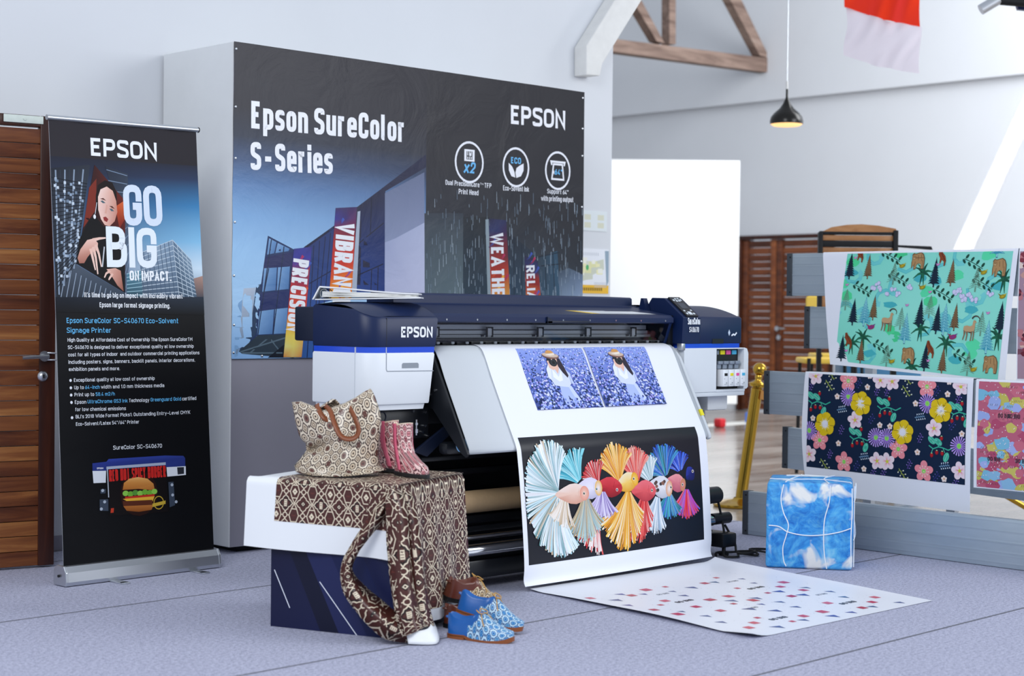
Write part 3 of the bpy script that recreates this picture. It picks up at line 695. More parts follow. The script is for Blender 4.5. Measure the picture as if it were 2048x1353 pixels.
letter('lettering', lambda a: a.text('SureColor', .012, .086, .034, '#eef2fa', sw=.15, gap=.12, width=.098))
letter('lettering', lambda a: a.text('S40670', .024, .048, .026, '#eef2fa', sw=.14, width=.074))
letter('diamond_mark', lambda a: a.poly([(.342, .045), (.351, .062), (.360, .045), (.351, .028)], '#c9d6ea'), 5.30)
letter('script_mark', lambda a: a.line([(.37, .03), (.385, .037), (.398, .033), (.412, .046)], .008, '#eef2fa'), 5.30)
wp = [(6.315, .812), (6.318, .805), (6.812, .805), (6.826, .818), (6.826, 1.005), (6.815, 1.023), (6.795, 1.028), (6.322, 1.028), (6.315, 1.022)]
b = MB()
b.prism([(6.315, .805), (6.568, .805), (6.568, 1.028), (6.322, 1.028), (6.315, 1.02)], (5.30, 5.72), .002, axis='y')
b.prism([(6.568, 1.0225), (6.79, 1.0225), (6.79, .816), (6.813, .816), (6.826, .826), (6.826, 1.0), (6.815, 1.023), (6.795, 1.028), (6.568, 1.028)], (5.30, 5.72), .0, axis='y')
b.box(6.567, 6.80, 5.30, 5.72, .805, .8165); b.box(6.567, 6.80, 5.42, 5.70, .81, 1.025)
wr = b.build('ink_cover', 'off_white', PR)
b = MB(); b.box(6.33, 6.803, 5.304, 5.70, .783, .8055, .003); b.build('bottom_lip', 'off_white', wr)
b = MB(); b.box(6.5685, 6.7895, 5.340, 5.418, .8165, 1.022); b.box(6.5685, 6.571, 5.302, 5.345, .8165, 1.022); b.build('ink_bay', 'frame_black', wr)
mat('ink_black', '#15161a', 0.4); mat('ink_yellow', '#f2e51c', 0.4); mat('ink_magenta', '#ee5aa5', 0.4); mat('ink_cyan', '#4cb7e0', 0.4); mat('valve_grey', '#8791a0', 0.4); mat('tank_white', '#eef1f6', 0.35)
for i, cc in enumerate(('ink_black', 'ink_yellow', 'ink_magenta', 'ink_cyan')):
    x = 6.592 + i * .0475
    b = MB(); b.box(x, x + .041, 5.275, 5.338, .832, .918, .004); tk = b.build('ink_tank', 'tank_white', PR, label='white ink tank with a %s mark' % cc[4:])
    b = MB(); b.box(x + .01, x + .033, 5.2735, 5.277, .886, .900); b.build('colour_mark', cc, tk)
    b = MB(); b.box(x + .008, x + .03, 5.2742, 5.277, .842, .844).box(x + .022, x + .03, 5.2742, 5.277, .848, .853).box(x + .008, x + .014, 5.2742, 5.277, .87, .873); b.build('fine_print', 'seam_grey', tk)
    b = MB(); b.box(x + .004, x + .036, 5.318, 5.338, .92, .952, .003).box(x + .002, x + .038, 5.308, 5.335, .944, .960, .003); b.build('ink_valve', 'valve_grey', PR)
    b = MB(); b.box(x + .002, x + .038, 5.335, 5.341, .993, 1.014); b.build('colour_tab', cc if i else 'valve_grey', PR)
# --- control panel
b = MB(); b.prism([(5.298, 1.05), (5.292, 1.182), (5.418, 1.276), (5.50, 1.278), (5.56, 1.20), (5.56, 1.05)], (6.295, 6.431), .003, axis='x'); cp = b.build('control_console', 'navy', PR)
pn = Vector((0, -.094, .126)).normalized(); pdir = Vector((0, .126, .094)).normalized(); po = Vector((6.318, 5.292, 1.183))
pf = flat(po + pn * .0, (1, 0, 0), pdir)
b = MB(); L_ = .155
for t0, t1, h in ((-.004, .012, .0),): pass
vs = []
for h in (-.002, .008):
    for u, v in ((0, 0), (.086, 0), (.086, L_), (0, L_)): P, N = pf(u, v); vs.append(P + N * h)
b.add(vs, [(3, 2, 1, 0), (4, 5, 6, 7), (0, 1, 5, 4), (1, 2, 6, 5), (2, 3, 7, 6), (3, 0, 4, 7)]); kp = b.build('key_panel', 'frame_black', cp)
a = Art(0, .086, 0, L_)
for u, v, uw, vh in ((.010, .012, .014, .012), (.030, .010, .026, .024), (.062, .012, .014, .012), (.010, .036, .012, .01), (.064, .040, .012, .01), (.010, .122, .012, .012), (.028, .116, .014, .012), (.030, .134, .014, .01), (.048, .118, .014, .012), (.052, .136, .012, .01), (.066, .124, .010, .014)): a.rect(u, v, u + uw, v + vh, '#d9e2ea')
a.rect(.018, .060, .068, .105, '#3a414c')
a.build('keys', flat(po + pn * .008, (1, 0, 0), pdir), 'label_print', kp, off=.0006)
# --- top cover, window, carriage
CX0, CX1 = 4.692, 6.262
b = MB(); b.prism([(5.335, 1.150), (5.328, 1.155), (5.328, 1.176), (5.345, 1.190), (5.60, 1.231), (5.604, 1.236), (5.606, 1.270), (5.615, 1.277), (5.76, 1.282), (5.79, 1.25), (5.79, 1.05), (5.70, 1.05), (5.70, 1.19), (5.40, 1.165)], (CX0, CX1), .0, axis='x'); cv = b.build('top_cover', 'navy', PR)
b = MB(); b.box(5.37, 5.652, 5.318, 5.334, 1.148, 1.160, .002).prism([(5.37, 1.178), (5.40, 1.166), (5.40, 1.15), (5.37, 1.150)], (5.318, 5.33), axis='y'); b.build('cover_handle', 'navy_dark', cv)
for i in range(9):
    b = MB(); b.cyl((4.76 + i * .18, 5.3285, 1.163), (4.76 + i * .18, 5.326, 1.163), .0045, 8); b.build('screw', 'chrome', cv)
sl = Vector((0, .255, .041)).normalized(); a = Art(0, .60, 0, .2)
a.poly([(0, .105), (.10, .02), (.16, .02), (.07, .105)], '#e8c43a'); a.poly([(.07, .105), (.16, .02), (.34, .02), (.27, .105)], '#d3d7dc'); a.poly([(.275, .095), (.345, .02), (.56, .02), (.47, .095)], '#dfe2e6')
a.build('warning_label', flat((5.62, 5.352, 1.1915), (1, 0, 0), sl), 'label_print', cv)
b = MB(); b.box(6.258, 6.296, 5.60, 5.66, 1.05, 1.235, .004); b.prism([(5.50, 1.20), (5.53, 1.275), (5.545, 1.275), (5.56, 1.20)], (6.262, 6.292), axis='x'); b.build('cover_hinge', 'navy', PR)
b = MB(); b.prism([(5.335, 1.16), (5.365, 1.16), (5.42, 1.048), (5.375, 1.048)], (6.243, 6.262), .001, axis='x'); b.build('cover_strut', 'navy', PR)
b = MB(); b.add([(CX0 + .01, 5.341, 1.152), (6.243, 5.341, 1.152), (6.243, 5.372, 1.062), (CX0 + .01, 5.372, 1.062)], [(3, 2, 1, 0)]); b.build('window', 'window_glass', PR)
b = MB(); b.box(CX0, 6.29, 5.55, 5.70, 1.03, 1.19); b.box(6.262, 6.296, 5.36, 5.70, 1.0, 1.19); b.build('inner_frame', 'frame_black', PR)
b = MB()
for z0, z1, y in ((1.148, 1.178, 5.53), (1.118, 1.140, 5.50), (1.096, 1.114, 5.49), (1.080, 1.094, 5.47)): b.box(CX0, 6.255, y, y + .03, z0, z1, .002, 1)
b.build('carriage_rail', 'rail_silver', PR)
b = MB(); b.box(CX0, 6.255, 5.43, 5.47, 1.064, 1.079, .002); b.build('pinch_bar', 'frame_black', PR)
for i in range(5):
    x = 4.80 + i * .325
    b = MB(); b.box(x, x + .006, 5.462, 5.47, 1.084, 1.13).box(x + .034, x + .04, 5.462, 5.47, 1.084, 1.13).box(x, x + .04, 5.464, 5.47, 1.124, 1.13).box(x + .008, x + .032, 5.464, 5.468, 1.090, 1.122, mi=1).box(x - .03, x - .016, 5.46, 5.475, 1.145, 1.156).box(x - .03, x - .018, 5.46, 5.475, 1.086, 1.095); b.build('pressure_bracket', ['frame_black', 'rail_silver'], PR)
for i in range(18):
    x = 4.72 + i * .086
    b = MB(); b.box(x, x + .05, 5.405, 5.432, 1.050, 1.066, .002).box(x + .052, x + .07, 5.402, 5.43, 1.054, 1.066, .003, mi=1); b.build('pinch_wheel', ['frame_black', 'off_white'], PR)
b = MB(); b.box(CX0 - .02, 6.30, 5.44, 5.70, 1.018, 1.049); b.build('platen', 'frame_black', PR)
# --- paper guide
GP = [(5.47, 1.047), (5.40, 1.047), (5.352, 1.040), (5.330, 1.022), (5.305, .985), (5.272, .915), (5.222, .822), (5.172, .730), (5.128, .648), (5.112, .618), (5.112, .606), (5.12, .600), (5.135, .602)]
b = MB(); b.grid(lambda u, v: (4.70 + 1.57 * u, *GP[int(round(v * (len(GP) - 1)))]), 4, len(GP) - 1)
g = b.build('paper_guide', 'guide_grey', PR); solid(g, .004, -1)
b = MB(); b.prism([(5.40, 1.04), (5.335, 1.018), (5.105, .60), (5.118, .585), (5.145, .60), (5.33, .78), (5.48, .80), (5.50, 1.04)], (4.685, 4.70), .002, axis='x'); sp = b.build('guide_bracket', 'frame_black', PR)
for y, z in ((5.35, .955), (5.31, .86), (5.345, .84), (5.40, .82), (5.36, .90)):
    b = MB(); b.cyl((4.686, y, z), (4.680, y, z), .006, 10); b.build('bolt', 'chrome', sp)
b = MB(); b.prism([(5.40, 1.045), (5.345, 1.035), (5.295, .985), (5.10, .615), (5.098, .598), (5.115, .588), (5.135, .60), (5.34, .95), (5.42, 1.02)], (6.27, 6.288), .004, axis='x'); rr = b.build('guide_edge', 'guide_grey', PR)
b = MB(); b.prism([(5.161, .735), (5.146, .706), (5.168, .694), (5.183, .722)], (6.2685, 6.2892), axis='x'); b.build('edge_sticker', 'ink_yellow', rr)
# --- stand
b = MB(); b.box(4.36, 4.69, 5.36, 5.372, .655, .786, .002).box(4.36, 6.60, 5.50, 5.56, .70, .79, .004).box(4.40, 6.60, 5.62, 5.70, .70, 1.03); b.build('stand_beam', 'frame_black', PR)
b = MB(); b.box(4.54, 6.42, 5.585, 5.60, .10, .72); b.build('back_panel', 'frame_black', PR)
b = MB(); b.tube([(4.43 + .022 * math.cos(a), 5.3585, .752 + .022 * math.sin(a)) for a in [k * PI / 10 for k in range(20)]], .0022, 6, True); b.build('plate_hole', 'navy_dark', PR)
for x, z in ((4.60, .772), (4.668, .765), (4.668, .706), (4.655, .680), (4.69, .66)):
    b = MB(); b.cyl((x, 5.361, z), (x, 5.352, z), .006, 10); b.build('bolt', 'chrome', PR)
b = MB(); b.cyl((4.615, 5.352, .668), (4.615, 5.352, .735), .0045, 8); b.cyl((4.615, 5.352, .712), (4.615, 5.352, .722), .010, 6); b.cyl((4.615, 5.352, .678), (4.615, 5.352, .695), .010, 6); b.build('levelling_bolt', 'chrome', PR)
for x in (4.53, 6.42):
    b = MB(); b.box(x, x + .09, 5.40, 5.56, .10, .79, .006); b.box(x - .005, x + .105, 5.12, 5.86, .045, .115, .012); lg = b.build('stand_leg', 'frame_black', PR)
    for y in (5.16, 5.80):
        b = MB(); b.lathe([(0, 0), (.022, .0), (.026, .008), (.022, .016), (.01, .02), (.01, .05), (0, .05)], (x + .05, y, .0005)); b.build('levelling_foot', 'rubber', lg)
b = MB(); b.prism([(4.585, .60), (4.66, .575), (4.79, .665), (4.76, .70)], (5.33, 5.345), .002, axis='y'); b.build('brace', 'navy_dark', PR)
b = MB(); b.box(4.69, 4.80, 5.24, 5.30, .585, .64, .018); b.build('motor_box', 'frame_black', PR)
mat('film_blue', '#7fb4e6', 0.3)
b = MB(); b.cyl((4.70, 5.165, .632), (4.85, 5.165, .632), .028, 16); b.build('film_roll', 'film_blue', PR)
b = MB(); b.box(4.69, 6.29, 5.44, 5.50, .47, .50, .004).box(4.69, 6.29, 5.40, 5.43, .545, .565, .003); b.build('cross_rail', 'frame_black', PR)
b = MB(); b.cyl((4.60, 5.32, .366), (6.32, 5.32, .366), .049, 28); tb = b.build('take_up_tube', 'kraft', PR, label='brown cardboard take-up tube')
for x in (4.585, 6.30):
    b = MB(); b.cyl((x, 5.32, .366), (x + .04, 5.32, .366), .055, 20).box(x, x + .03, 5.29, 5.47, .33, .41, .01); b.build('tube_flange', 'frame_black', PR)
b = MB(); b.box(4.62, 6.34, 5.36, 5.43, .262, .300, .005).box(4.62, 6.34, 5.36, 5.40, .225, .250, .004); b.build('take_up_beam', 'frame_black', PR)
mat('gear_grey', '#6f7a86', 0.4)
b = MB(); b.prism([(4.78, .262), (4.86, .262), (4.845, .228), (4.82, .215), (4.795, .228)], (5.32, 5.36), .003, axis='y'); b.build('guide_hook', 'gear_grey', PR)
b = MB(); b.cyl((4.62, 5.24, .222), (6.34, 5.24, .222), .012, 16); b.build('tension_rod', 'chrome', PR)
b = MB(); b.cyl((4.60, 5.20, .175), (6.42, 5.20, .175), .027, 24); b.build('tension_bar', 'chrome', PR)
b = MB(); b.cyl((6.42, 5.20, .18), (6.55, 5.20, .18), .029, 20); b.build('bar_cap', 'frame_black', PR)
b = MB(); b.cyl((6.35, 5.20, .30), (6.46, 5.20, .30), .042, 20).box(6.30, 6.36, 5.16, 5.40, .14, .36, .01); b.build('take_up_drive', 'frame_black', PR)
b = MB(); b.box(4.60, 6.46, 5.22, 5.34, .045, .125, .008); b.build('base_beam', 'frame_black', PR)
b = MB(); b.box(6.40, 6.56, 5.42, 5.54, .725, .786, .004); b.build('leg_bracket', 'frame_black', PR)
b = MB(); b.box(6.60, 6.765, 5.38, 5.52, .705, .785, .012); b.build('waste_bottle', 'panel_white', PR)
cr = [(6.46, 5.20, .29), (6.475, 5.19, .22), (6.47, 5.16, .12), (6.44, 5.13, .05), (6.40, 5.10, .012), (6.44, 5.05, .010), (6.52, 5.10, .012), (6.56, 5.02, .010), (6.62, 5.08, .02), (6.66, 5.02, .012), (6.72, 5.06, .010)]
def smooth(pts, k=6):
    P = [Vector(p) for p in pts]; out = []
    for i in range(len(P) - 1):
        a, b_, c, d_ = P[max(i - 1, 0)], P[i], P[i + 1], P[min(i + 2, len(P) - 1)]
        for j in range(k):
            t = j / k; out.append(0.5 * ((2 * b_) + (c - a) * t + (2 * a - 5 * b_ + 4 * c - d_) * t * t + (3 * b_ - a - 3 * c + d_) * t ** 3))
    return out + [P[-1]]
b = MB(); b.tube(smooth(cr), .006, 8).tube(smooth([(6.50, 5.18, .15), (6.53, 5.14, .06), (6.48, 5.08, .022), (6.55, 5.03, .024), (6.60, 5.10, .026), (6.69, 5.10, .02), (6.76, 5.05, .012)]), .006, 8).tube(smooth([(6.36, 5.12, .012), (6.42, 5.16, .02), (6.50, 5.13, .018), (6.58, 5.15, .012), (6.64, 5.12, .012)]), .006, 8); b.build('cable', 'rubber', PR)
# --- badge
a = Art(0, .4, 0, .1); a.text('EPSON', 0, .002, .045, '#f2f5fb', sx=.98, sw=.20, gap=.10, width=.175)
a.build('badge', flat((4.480, 5.30, 1.085), (1, 0, 0), (0, 0, 1)), 'label_print', PR, off=.0015)

# ============================================================ the print coming out of the printer
def _prof():
    raw = [(5.47, 1.0535), (5.40, 1.0535), (5.352, 1.0475), (5.322, 1.03), (5.298, .992), (5.262, .920), (5.212, .826), (5.162, .734), (5.117, .652), (5.100, .616), (5.093, .580), (5.078, .45), (5.062, .25), (5.055, .113), (5.060, .055), (5.050, .028)]
    P = [Vector(p) for p in smooth([(0, *p) for p in raw], 10)]; s = [0]
    for a_, b_ in zip(P, P[1:]): s.append(s[-1] + (b_ - a_).length)
    return P, s
PP, PS = _prof(); PL = PS[-1]
def sheet_at(s):
    s = min(max(s, 0), PL)
    lo, hi = 0, len(PS) - 1
    while hi - lo > 1:
        m_ = (lo + hi) // 2
        if PS[m_] <= s: lo = m_
        else: hi = m_
    t = (s - PS[lo]) / max(1e-9, PS[hi] - PS[lo]); p = PP[lo].lerp(PP[hi], t)
    ta = (PP[lo] - PP[max(lo - 1, 0)]) + (PP[hi] - PP[lo]); tb_ = (PP[hi] - PP[lo]) + (PP[min(hi + 1, len(PP) - 1)] - PP[hi]); tn = ta.lerp(tb_, t).normalized()
    return p, Vector((0, tn.z, -tn.y))
SX0, SW = 4.965, 1.275
def sheet_surf(u, v):
    """u metres from the left edge, v metres up from the lower edge"""
    p, n = sheet_at(PL - v); x = SX0 + u
    hang = max(0, .616 - p.z) / .6
    off = .016 * hang * math.sin(u * 2.6 + .3) * math.sin(1 + p.z * 2) + .012 * hang * (1 - u / SW)
    if n.y > 0: n = -n
    return Vector((x + .012 * hang * (u / SW), p.y - off, p.z - .006 * hang * (1 - u / SW))), n
def z_to_v(z):
    for i in range(len(PP) - 1, 0, -1):
        if PP[i - 1].z >= z > PP[i].z or (PP[i - 1].z >= z and i == 1): return PL - (PS[i] - (PS[i] - PS[i - 1]) * (z - PP[i].z) / max(1e-9, PP[i - 1].z - PP[i].z))
    return 0
mat('paper_white', '#eef1fa', 0.35, spec=0.4)
print_mat('photo_print', 0.3, 0.3)
PT = thing('printed_sheet', 'long white print sheet with flower field photos and a fish picture hanging from the printer', 'print', (5.6, 5.1, .03))
VR = [PL * i / 90 for i in range(91)]
b = MB(); b.grid(lambda u, v: sheet_surf(u * SW, v * PL)[0], 30, 90); b.build('sheet', 'paper_white', PT)

# two photographs of a flower field
def flowers(a, u0, v0, w, h, seed):
    random.seed(seed); a.clip = (u0, u0 + w, v0, v0 + h)
    a.vgrad(u0, u0 + w, [(v0, '#3a4a92'), (v0 + h * .5, '#6076c8'), (v0 + h, '#8fa4ea')])
    pal = ['#b4c4f8', '#98adf4', '#8298ea', '#cdd6fc', '#6f84de', '#a8a0ee', '#dcdffc', '#566ac4']; dk = ['#1b2a5c', '#20305f', '#25407a', '#16324a']
    n = 1500
    for i in range(n):
        t = i / n; y = v0 + h * (1 - t) + random.uniform(-.01, .01); x = u0 + w * random.random(); r = .0035 + .0065 * t * random.uniform(.5, 1.2)
        cc = random.choice(dk) if random.random() < .22 else random.choice(pal)
        k = 5; ro = random.random() * 6; pts = []
        for q in range(k * 2): an = ro + PI * q / k; rr = r * (1 if q % 2 == 0 else .62); pts.append((x + rr * math.cos(an), y + rr * .8 * math.sin(an)))
        a.L += 0.25; a._emit(pts, [lin(C(cc))] * len(pts), False)
    a.L += 2
def lady(a, u0, v0, w, h):
    P = lambda x, y: (u0 + w * x, v0 + h * y)
    def pl(pts, c): a.poly([P(*q) for q in pts], c)
    # trousers, shirt, sleeves
    pl([(.47, .42), (.59, .40), (.68, .20), (.72, .06), (.60, .05), (.545, .20), (.53, .04), (.465, .04), (.455, .25)], '#aebff0')
    pl([(.585, .38), (.64, .36), (.73, .06), (.655, .06)], '#c9d5f8')
    pl([(.41, .72), (.37, .62), (.375, .47), (.40, .38), (.47, .36), (.60, .34), (.655, .40), (.655, .55), (.62, .66), (.56, .70), (.50, .62), (.455, .70)], '#d3dcf6')
    pl([(.44, .66), (.50, .52), (.57, .64), (.545, .46), (.49, .44), (.42, .52)], '#eef2fd')
    pl([(.375, .47), (.345, .52), (.355, .66), (.40, .74), (.425, .66)], '#e4eafa')
    pl([(.60, .62), (.655, .55), (.66, .40), (.70, .38), (.68, .58), (.62, .68)], '#bccaf0')
    pl([(.46, .72), (.505, .57), (.545, .66), (.55, .76), (.48, .78)], '#e5b7a4')
    # hair, face, hands, camera, hat
    pl([(.53, .86), (.60, .83), (.635, .66), (.655, .54), (.63, .50), (.58, .60), (.545, .70)], '#2b2230')
    a.ell(*P(.495, .82), w * .062, h * .10, '#eac3b4'); pl([(.40, .80), (.405, .68), (.45, .64), (.52, .66), (.50, .72), (.445, .74), (.43, .83)], '#e6bba9')
    a.ell(*P(.487, .775), w * .062, h * .075, '#15171c'); a.ell(*P(.49, .765), w * .040, h * .052, '#2c3038'); a.ell(*P(.492, .765), w * .022, h * .03, '#0a0b0e'); pl([(.40, .80), (.41, .84), (.47, .845), (.47, .80)], '#1b1d22')
    pl([(.425, .86), (.45, .89), (.56, .89), (.56, .84), (.45, .83)], '#3a2a2c')
    a.ell(*P(.483, .885), w * .125, h * .055, '#7d5a52', rot=-.1); a.ell(*P(.483, .897), w * .118, h * .040, '#cdb7a6', rot=-.1)
    pl([(.415, .905), (.43, .965), (.47, .985), (.52, .975), (.55, .92), (.55, .895), (.48, .885)], '#e9ddcf'); pl([(.42, .925), (.43, .965), (.47, .985), (.52, .975), (.545, .935), (.48, .925)], '#d29a58')
a = Art(0, SW, 0, PL)
VB, VT = z_to_v(.765), z_to_v(1.034); fw_, fh_ = .428, VT - VB; ua = 5.172 - SX0
for k in range(2):
    uu = ua + k * (fw_ + .011)
    flowers(a, uu, VB, fw_, fh_, 3); lady(a, uu - .01, VB + fh_ * .02, fw_, fh_ * .95); a.clip = (uu, uu + fw_, VB, VB + fh_); random.seed(8 + k)
    for i in range(70): a.ell(uu + fw_ * random.uniform(.3, .75), VB + fh_ * random.uniform(0, .16), .006, .005, random.choice(['#8ba0ee', '#a9b9f4', '#4a5cae', '#2b3c80']), n=6); a.L -= .8
    a.clip = None
a.build('flower_photos', sheet_surf, 'photo_print', PT, cv=VR, off=.0005, label='two matching photos of a person with a hat and camera among blue flowers')


# ============================================================ wide banner on the partition
print_mat('tarpaulin', 0.38, 0.25, bump=0.24, bscale=2.6)
print_mat('banner_film', 0.5, 0.14, bump=0.10, bscale=2.0)
mat('tarp_edge', '#1b1a1f', 0.5)
BN = thing('wide_banner', 'wide dark printed banner stretched over the front of the big partition', 'banner', (5.84, 6.73, 1.7))
def bsurf(u, v):
    w_ = .004 * math.sin(v * 17) * max(0, 1 - u / .12) + .003 * math.sin(u * 9 + v * 3)
    return Vector((4.613 + u, 6.7345 - .006 - w_ * .6, v)), Vector((0, -1, 0))
BW, B0, B1 = 2.466, .955, 2.495
b = MB(); b.grid(lambda u, v: bsurf(u * BW, B0 + v * (B1 - B0))[0], 40, 30); sh = b.build('tarpaulin', 'tarp_edge', BN)
a = Art(0, BW, B0, B1)
cols_x = [465, 560, 660, 760, 848]
rows = [(85, '#2b2930', '#2b2930'), (210, '#2d2c34', '#2c2b33'), (270, '#323949', '#32343f'), (320, '#465a7d', '#3a4763'), (370, '#6488b6', '#56719a'), (430, '#83aeda', '#7698c2'), (500, '#9cc6ec', '#90b2da'), (600, '#a9d0f2', '#a4c6ea'), (720, '#86b1e0', '#8fb5e0')]
def bmix(c0, c1, t): p, q = hexc(c0), hexc(c1); return tuple(p[i] + (q[i] - p[i]) * t for i in range(3))
bu = [p[0] for p in [(0.003, 1.728), (0.286, 1.743), (0.598, 1.761), (0.928, 1.779), (1.240, 1.796)]]
bz = [p[1] for p in [(-0.010, 2.496), (-0.007, 2.187), (-0.006, 2.042), (-0.004, 1.921), (-0.003, 1.800), (-0.002, 1.655), (0.000, 1.485), (0.002, 1.243), (0.005, 0.951)]]
bz[0] = B1; bz[-1] = B0; bu[0] = 0
a.mesh([(u, z) for z in bz for u in bu], 5, [bmix(r[1], r[2], i / 4) for r in rows for i in range(5)])
uR = bu[-1]
rz_ = [B1, 2.0, 1.72, 1.5, 1.3, 1.1, B0]; rc_ = [('#2b292f', '#27262b'), ('#2b2a30', '#27272d'), ('#2d2f38', '#26272d'), ('#414a57', '#262b33'), ('#5c6d79', '#2f3a46'), ('#5a6b76', '#51657b'), ('#62737c', '#8aa0be')]
a.mesh([(uR + (BW - uR) * t, z) for z in rz_ for t in (0, .5, 1)], 3, [bmix(p[0], p[1], t) for p in rc_ for t in (0, .5, 1)])
# left glass building
a.poly([(0.0694, 1.2989), (0.1432, 1.3050), (0.1251, 1.1513), (0.0462, 0.9889), (0.0236, 0.9700)], ['#b4c0d2', '#aebccf', '#93a4ba', '#7d90a8', '#6d86a3'])
a.poly([(0.0211, 1.2154), (0.0608, 1.2444), (0.0384, 0.9699), (0.0180, 0.9625)], '#7ca5cf')
a.poly([(0.1431, 1.3146), (0.1733, 1.3229), (0.1612, 1.0360), (0.0405, 0.9889), (0.1083, 1.0937)], '#2b3f5c')
a.poly([(0.2082, 1.5619), (0.3818, 1.4935), (0.3721, 0.9566), (0.0520, 0.9840), (0.1375, 1.0697), (0.1699, 1.3151)], '#22345e')
for q in ([(0.2154, 1.5496), (0.2605, 1.5320), (0.2469, 1.4763), (0.2045, 1.4682)], [(0.2676, 1.5284), (0.3395, 1.5018), (0.3337, 1.4899), (0.2540, 1.4775)], [(0.1888, 1.4003), (0.2642, 1.4061), (0.2583, 1.2935), (0.1784, 1.2845)], [(0.2713, 1.4073), (0.3429, 1.4141), (0.3370, 1.3007), (0.2654, 1.2937)], [(0.1654, 1.1880), (0.2499, 1.1984), (0.2417, 1.0763), (0.1503, 1.0726)], [(0.2570, 1.1995), (0.3332, 1.2070), (0.3250, 1.0791), (0.2488, 1.0763)]): a.poly(q, ['#7ea6d2', '#5f8abc', '#4b74a8', '#6a93c2'])
a.poly([(0.1929, 1.4553), (0.3614, 1.4869), (0.3598, 1.4145), (0.1842, 1.4002)], '#262b5a'); a.poly([(0.1703, 1.2766), (0.3538, 1.2971), (0.3452, 1.2110), (0.1630, 1.1899)], '#253061')
for l in ([(0.2296, 1.5434), (0.1550, 1.0726)], [(0.3059, 1.5123), (0.2465, 1.0743)], [(0.2158, 1.4010), (0.1901, 1.2847)]): a.line(l, .006, '#1b2a4a')
a.poly([(0.0428, 0.9908), (0.1550, 1.0697), (0.3708, 1.0761), (0.3721, 0.9546), (0.0635, 0.9792)], '#2b3946')
for l in ([(0.0519, 0.9888), (0.3708, 1.0693)], [(0.1095, 0.9835), (0.2371, 1.0695)], [(0.2135, 1.0696), (0.3095, 0.9670)], [(0.0634, 0.9830), (0.3453, 0.9813)]): a.line(l, .007, '#566a78')
a.poly([(0.2147, 0.9583), (0.3386, 1.0400), (0.5041, 0.9551)], '#141b28')
# long facade
a.poly([(0.4363, 1.5110), (0.6334, 1.6318), (0.6379, 1.2540), (0.5010, 1.2225), (0.5016, 0.9531), (0.4061, 0.9542), (0.4386, 1.3104)], ['#24356a', '#22366c', '#2a4a8c', '#2c5094', '#3a63a4', '#2f5796', '#26407a'])
a.line([(0.4302, 1.5069), (0.6334, 1.6298)], .012, '#171b3a')
for k in range(4):
    p0, p1 = [(0.4668, 1.5180), (0.4671, 0.9555)][0], [(0.6152, 1.5731), (0.5939, 1.2534)][1]
for l in ([(0.4913, 1.5238), (0.4548, 0.9556)], [(0.5281, 1.5479), (0.4917, 0.9552)], [(0.5651, 1.5712), (0.5258, 1.2128)], [(0.5986, 1.5924), (0.5604, 1.2331)], [(0.4653, 1.3306), (0.6335, 1.4119)], [(0.4586, 1.1628), (0.5015, 1.1730)]): a.line(l, .005, '#151d40')
# tall block with pale wall
a.poly([(0.6321, 1.7204), (0.7686, 1.7323), (1.2380, 2.0385), (1.2390, 1.9702), (0.9549, 1.8249), (0.9612, 1.3331), (0.6183, 1.3265)], '#222440')
a.poly([(0.7828, 1.7314), (0.9518, 1.8273), (0.9586, 1.2942), (0.7714, 1.2912)], ['#20223f', '#212440', '#22397a', '#26438a'])
for l in ([(0.7748, 1.5390), (0.9460, 1.6579)], [(0.7729, 1.3772), (0.9461, 1.4427)], [(0.8220, 1.3935), (0.8167, 1.2919)], [(0.8700, 1.4120), (0.8663, 1.2927)], [(0.9132, 1.4295), (0.9110, 1.2934)], [(0.8628, 1.7814), (0.8586, 1.5929)]): a.line(l, .005, '#10142e')
a.poly([(0.9520, 1.8140), (1.2270, 1.9429), (1.2307, 1.6708), (1.0244, 1.5790), (0.9553, 1.5558)], ['#6d7794', '#646e8b', '#8089a8', '#8a93b2', '#858fae'])
a.poly([(0.9553, 1.5558), (1.0244, 1.5790), (1.2307, 1.6729), (1.2371, 1.1989), (0.9599, 1.1966)], ['#99a1c2', '#a2a9c8', '#a9b0cd', '#c3c6e2', '#b9bddb'])
a.poly([(0.7727, 1.7087), (0.7907, 1.7136), (0.7715, 1.2861), (0.7368, 1.2855)], '#a7b2c4')
# rainy side
a.poly([(1.2300, 1.7232), (1.5105, 1.7370), (1.5182, 1.2013), (1.2371, 1.1989)], ['#363c46', '#343a44', '#61737b', '#5b6c76'])
a.poly([(1.5108, 1.7156), (1.7047, 1.7248), (1.7125, 1.2029), (1.5182, 1.2013)], ['#20242c', '#1f2228', '#24384a', '#2b3d4c'])
a.poly([(1.8307, 1.6595), (2.0567, 1.5408), (2.0967, 1.5085), (2.2511, 1.5562), (2.2893, 1.2077), (1.8453, 1.2040)], ['#24262f', '#25313f', '#2c3a48', '#2b4a60', '#37566e', '#2a4258'])
a.poly([(2.2579, 1.4341), (2.3471, 1.4591), (2.4837, 1.4167), (2.4872, 1.2094), (2.2779, 1.2076)], ['#3c4a5a', '#4c5a6a', '#62738c', '#97a9c6', '#8397b0'])
for l in ([(1.9001, 1.6183), (1.9055, 1.2708)], [(1.9624, 1.5820), (1.9673, 1.2716)], [(2.0573, 1.5073), (2.2722, 1.5479)], [(2.1212, 1.4644), (2.2734, 1.4799)], [(2.1521, 1.5214), (2.1689, 1.2743)], [(2.2159, 1.5347), (2.2363, 1.2752)]): a.line(l, .006, '#182534')
random.seed(4)
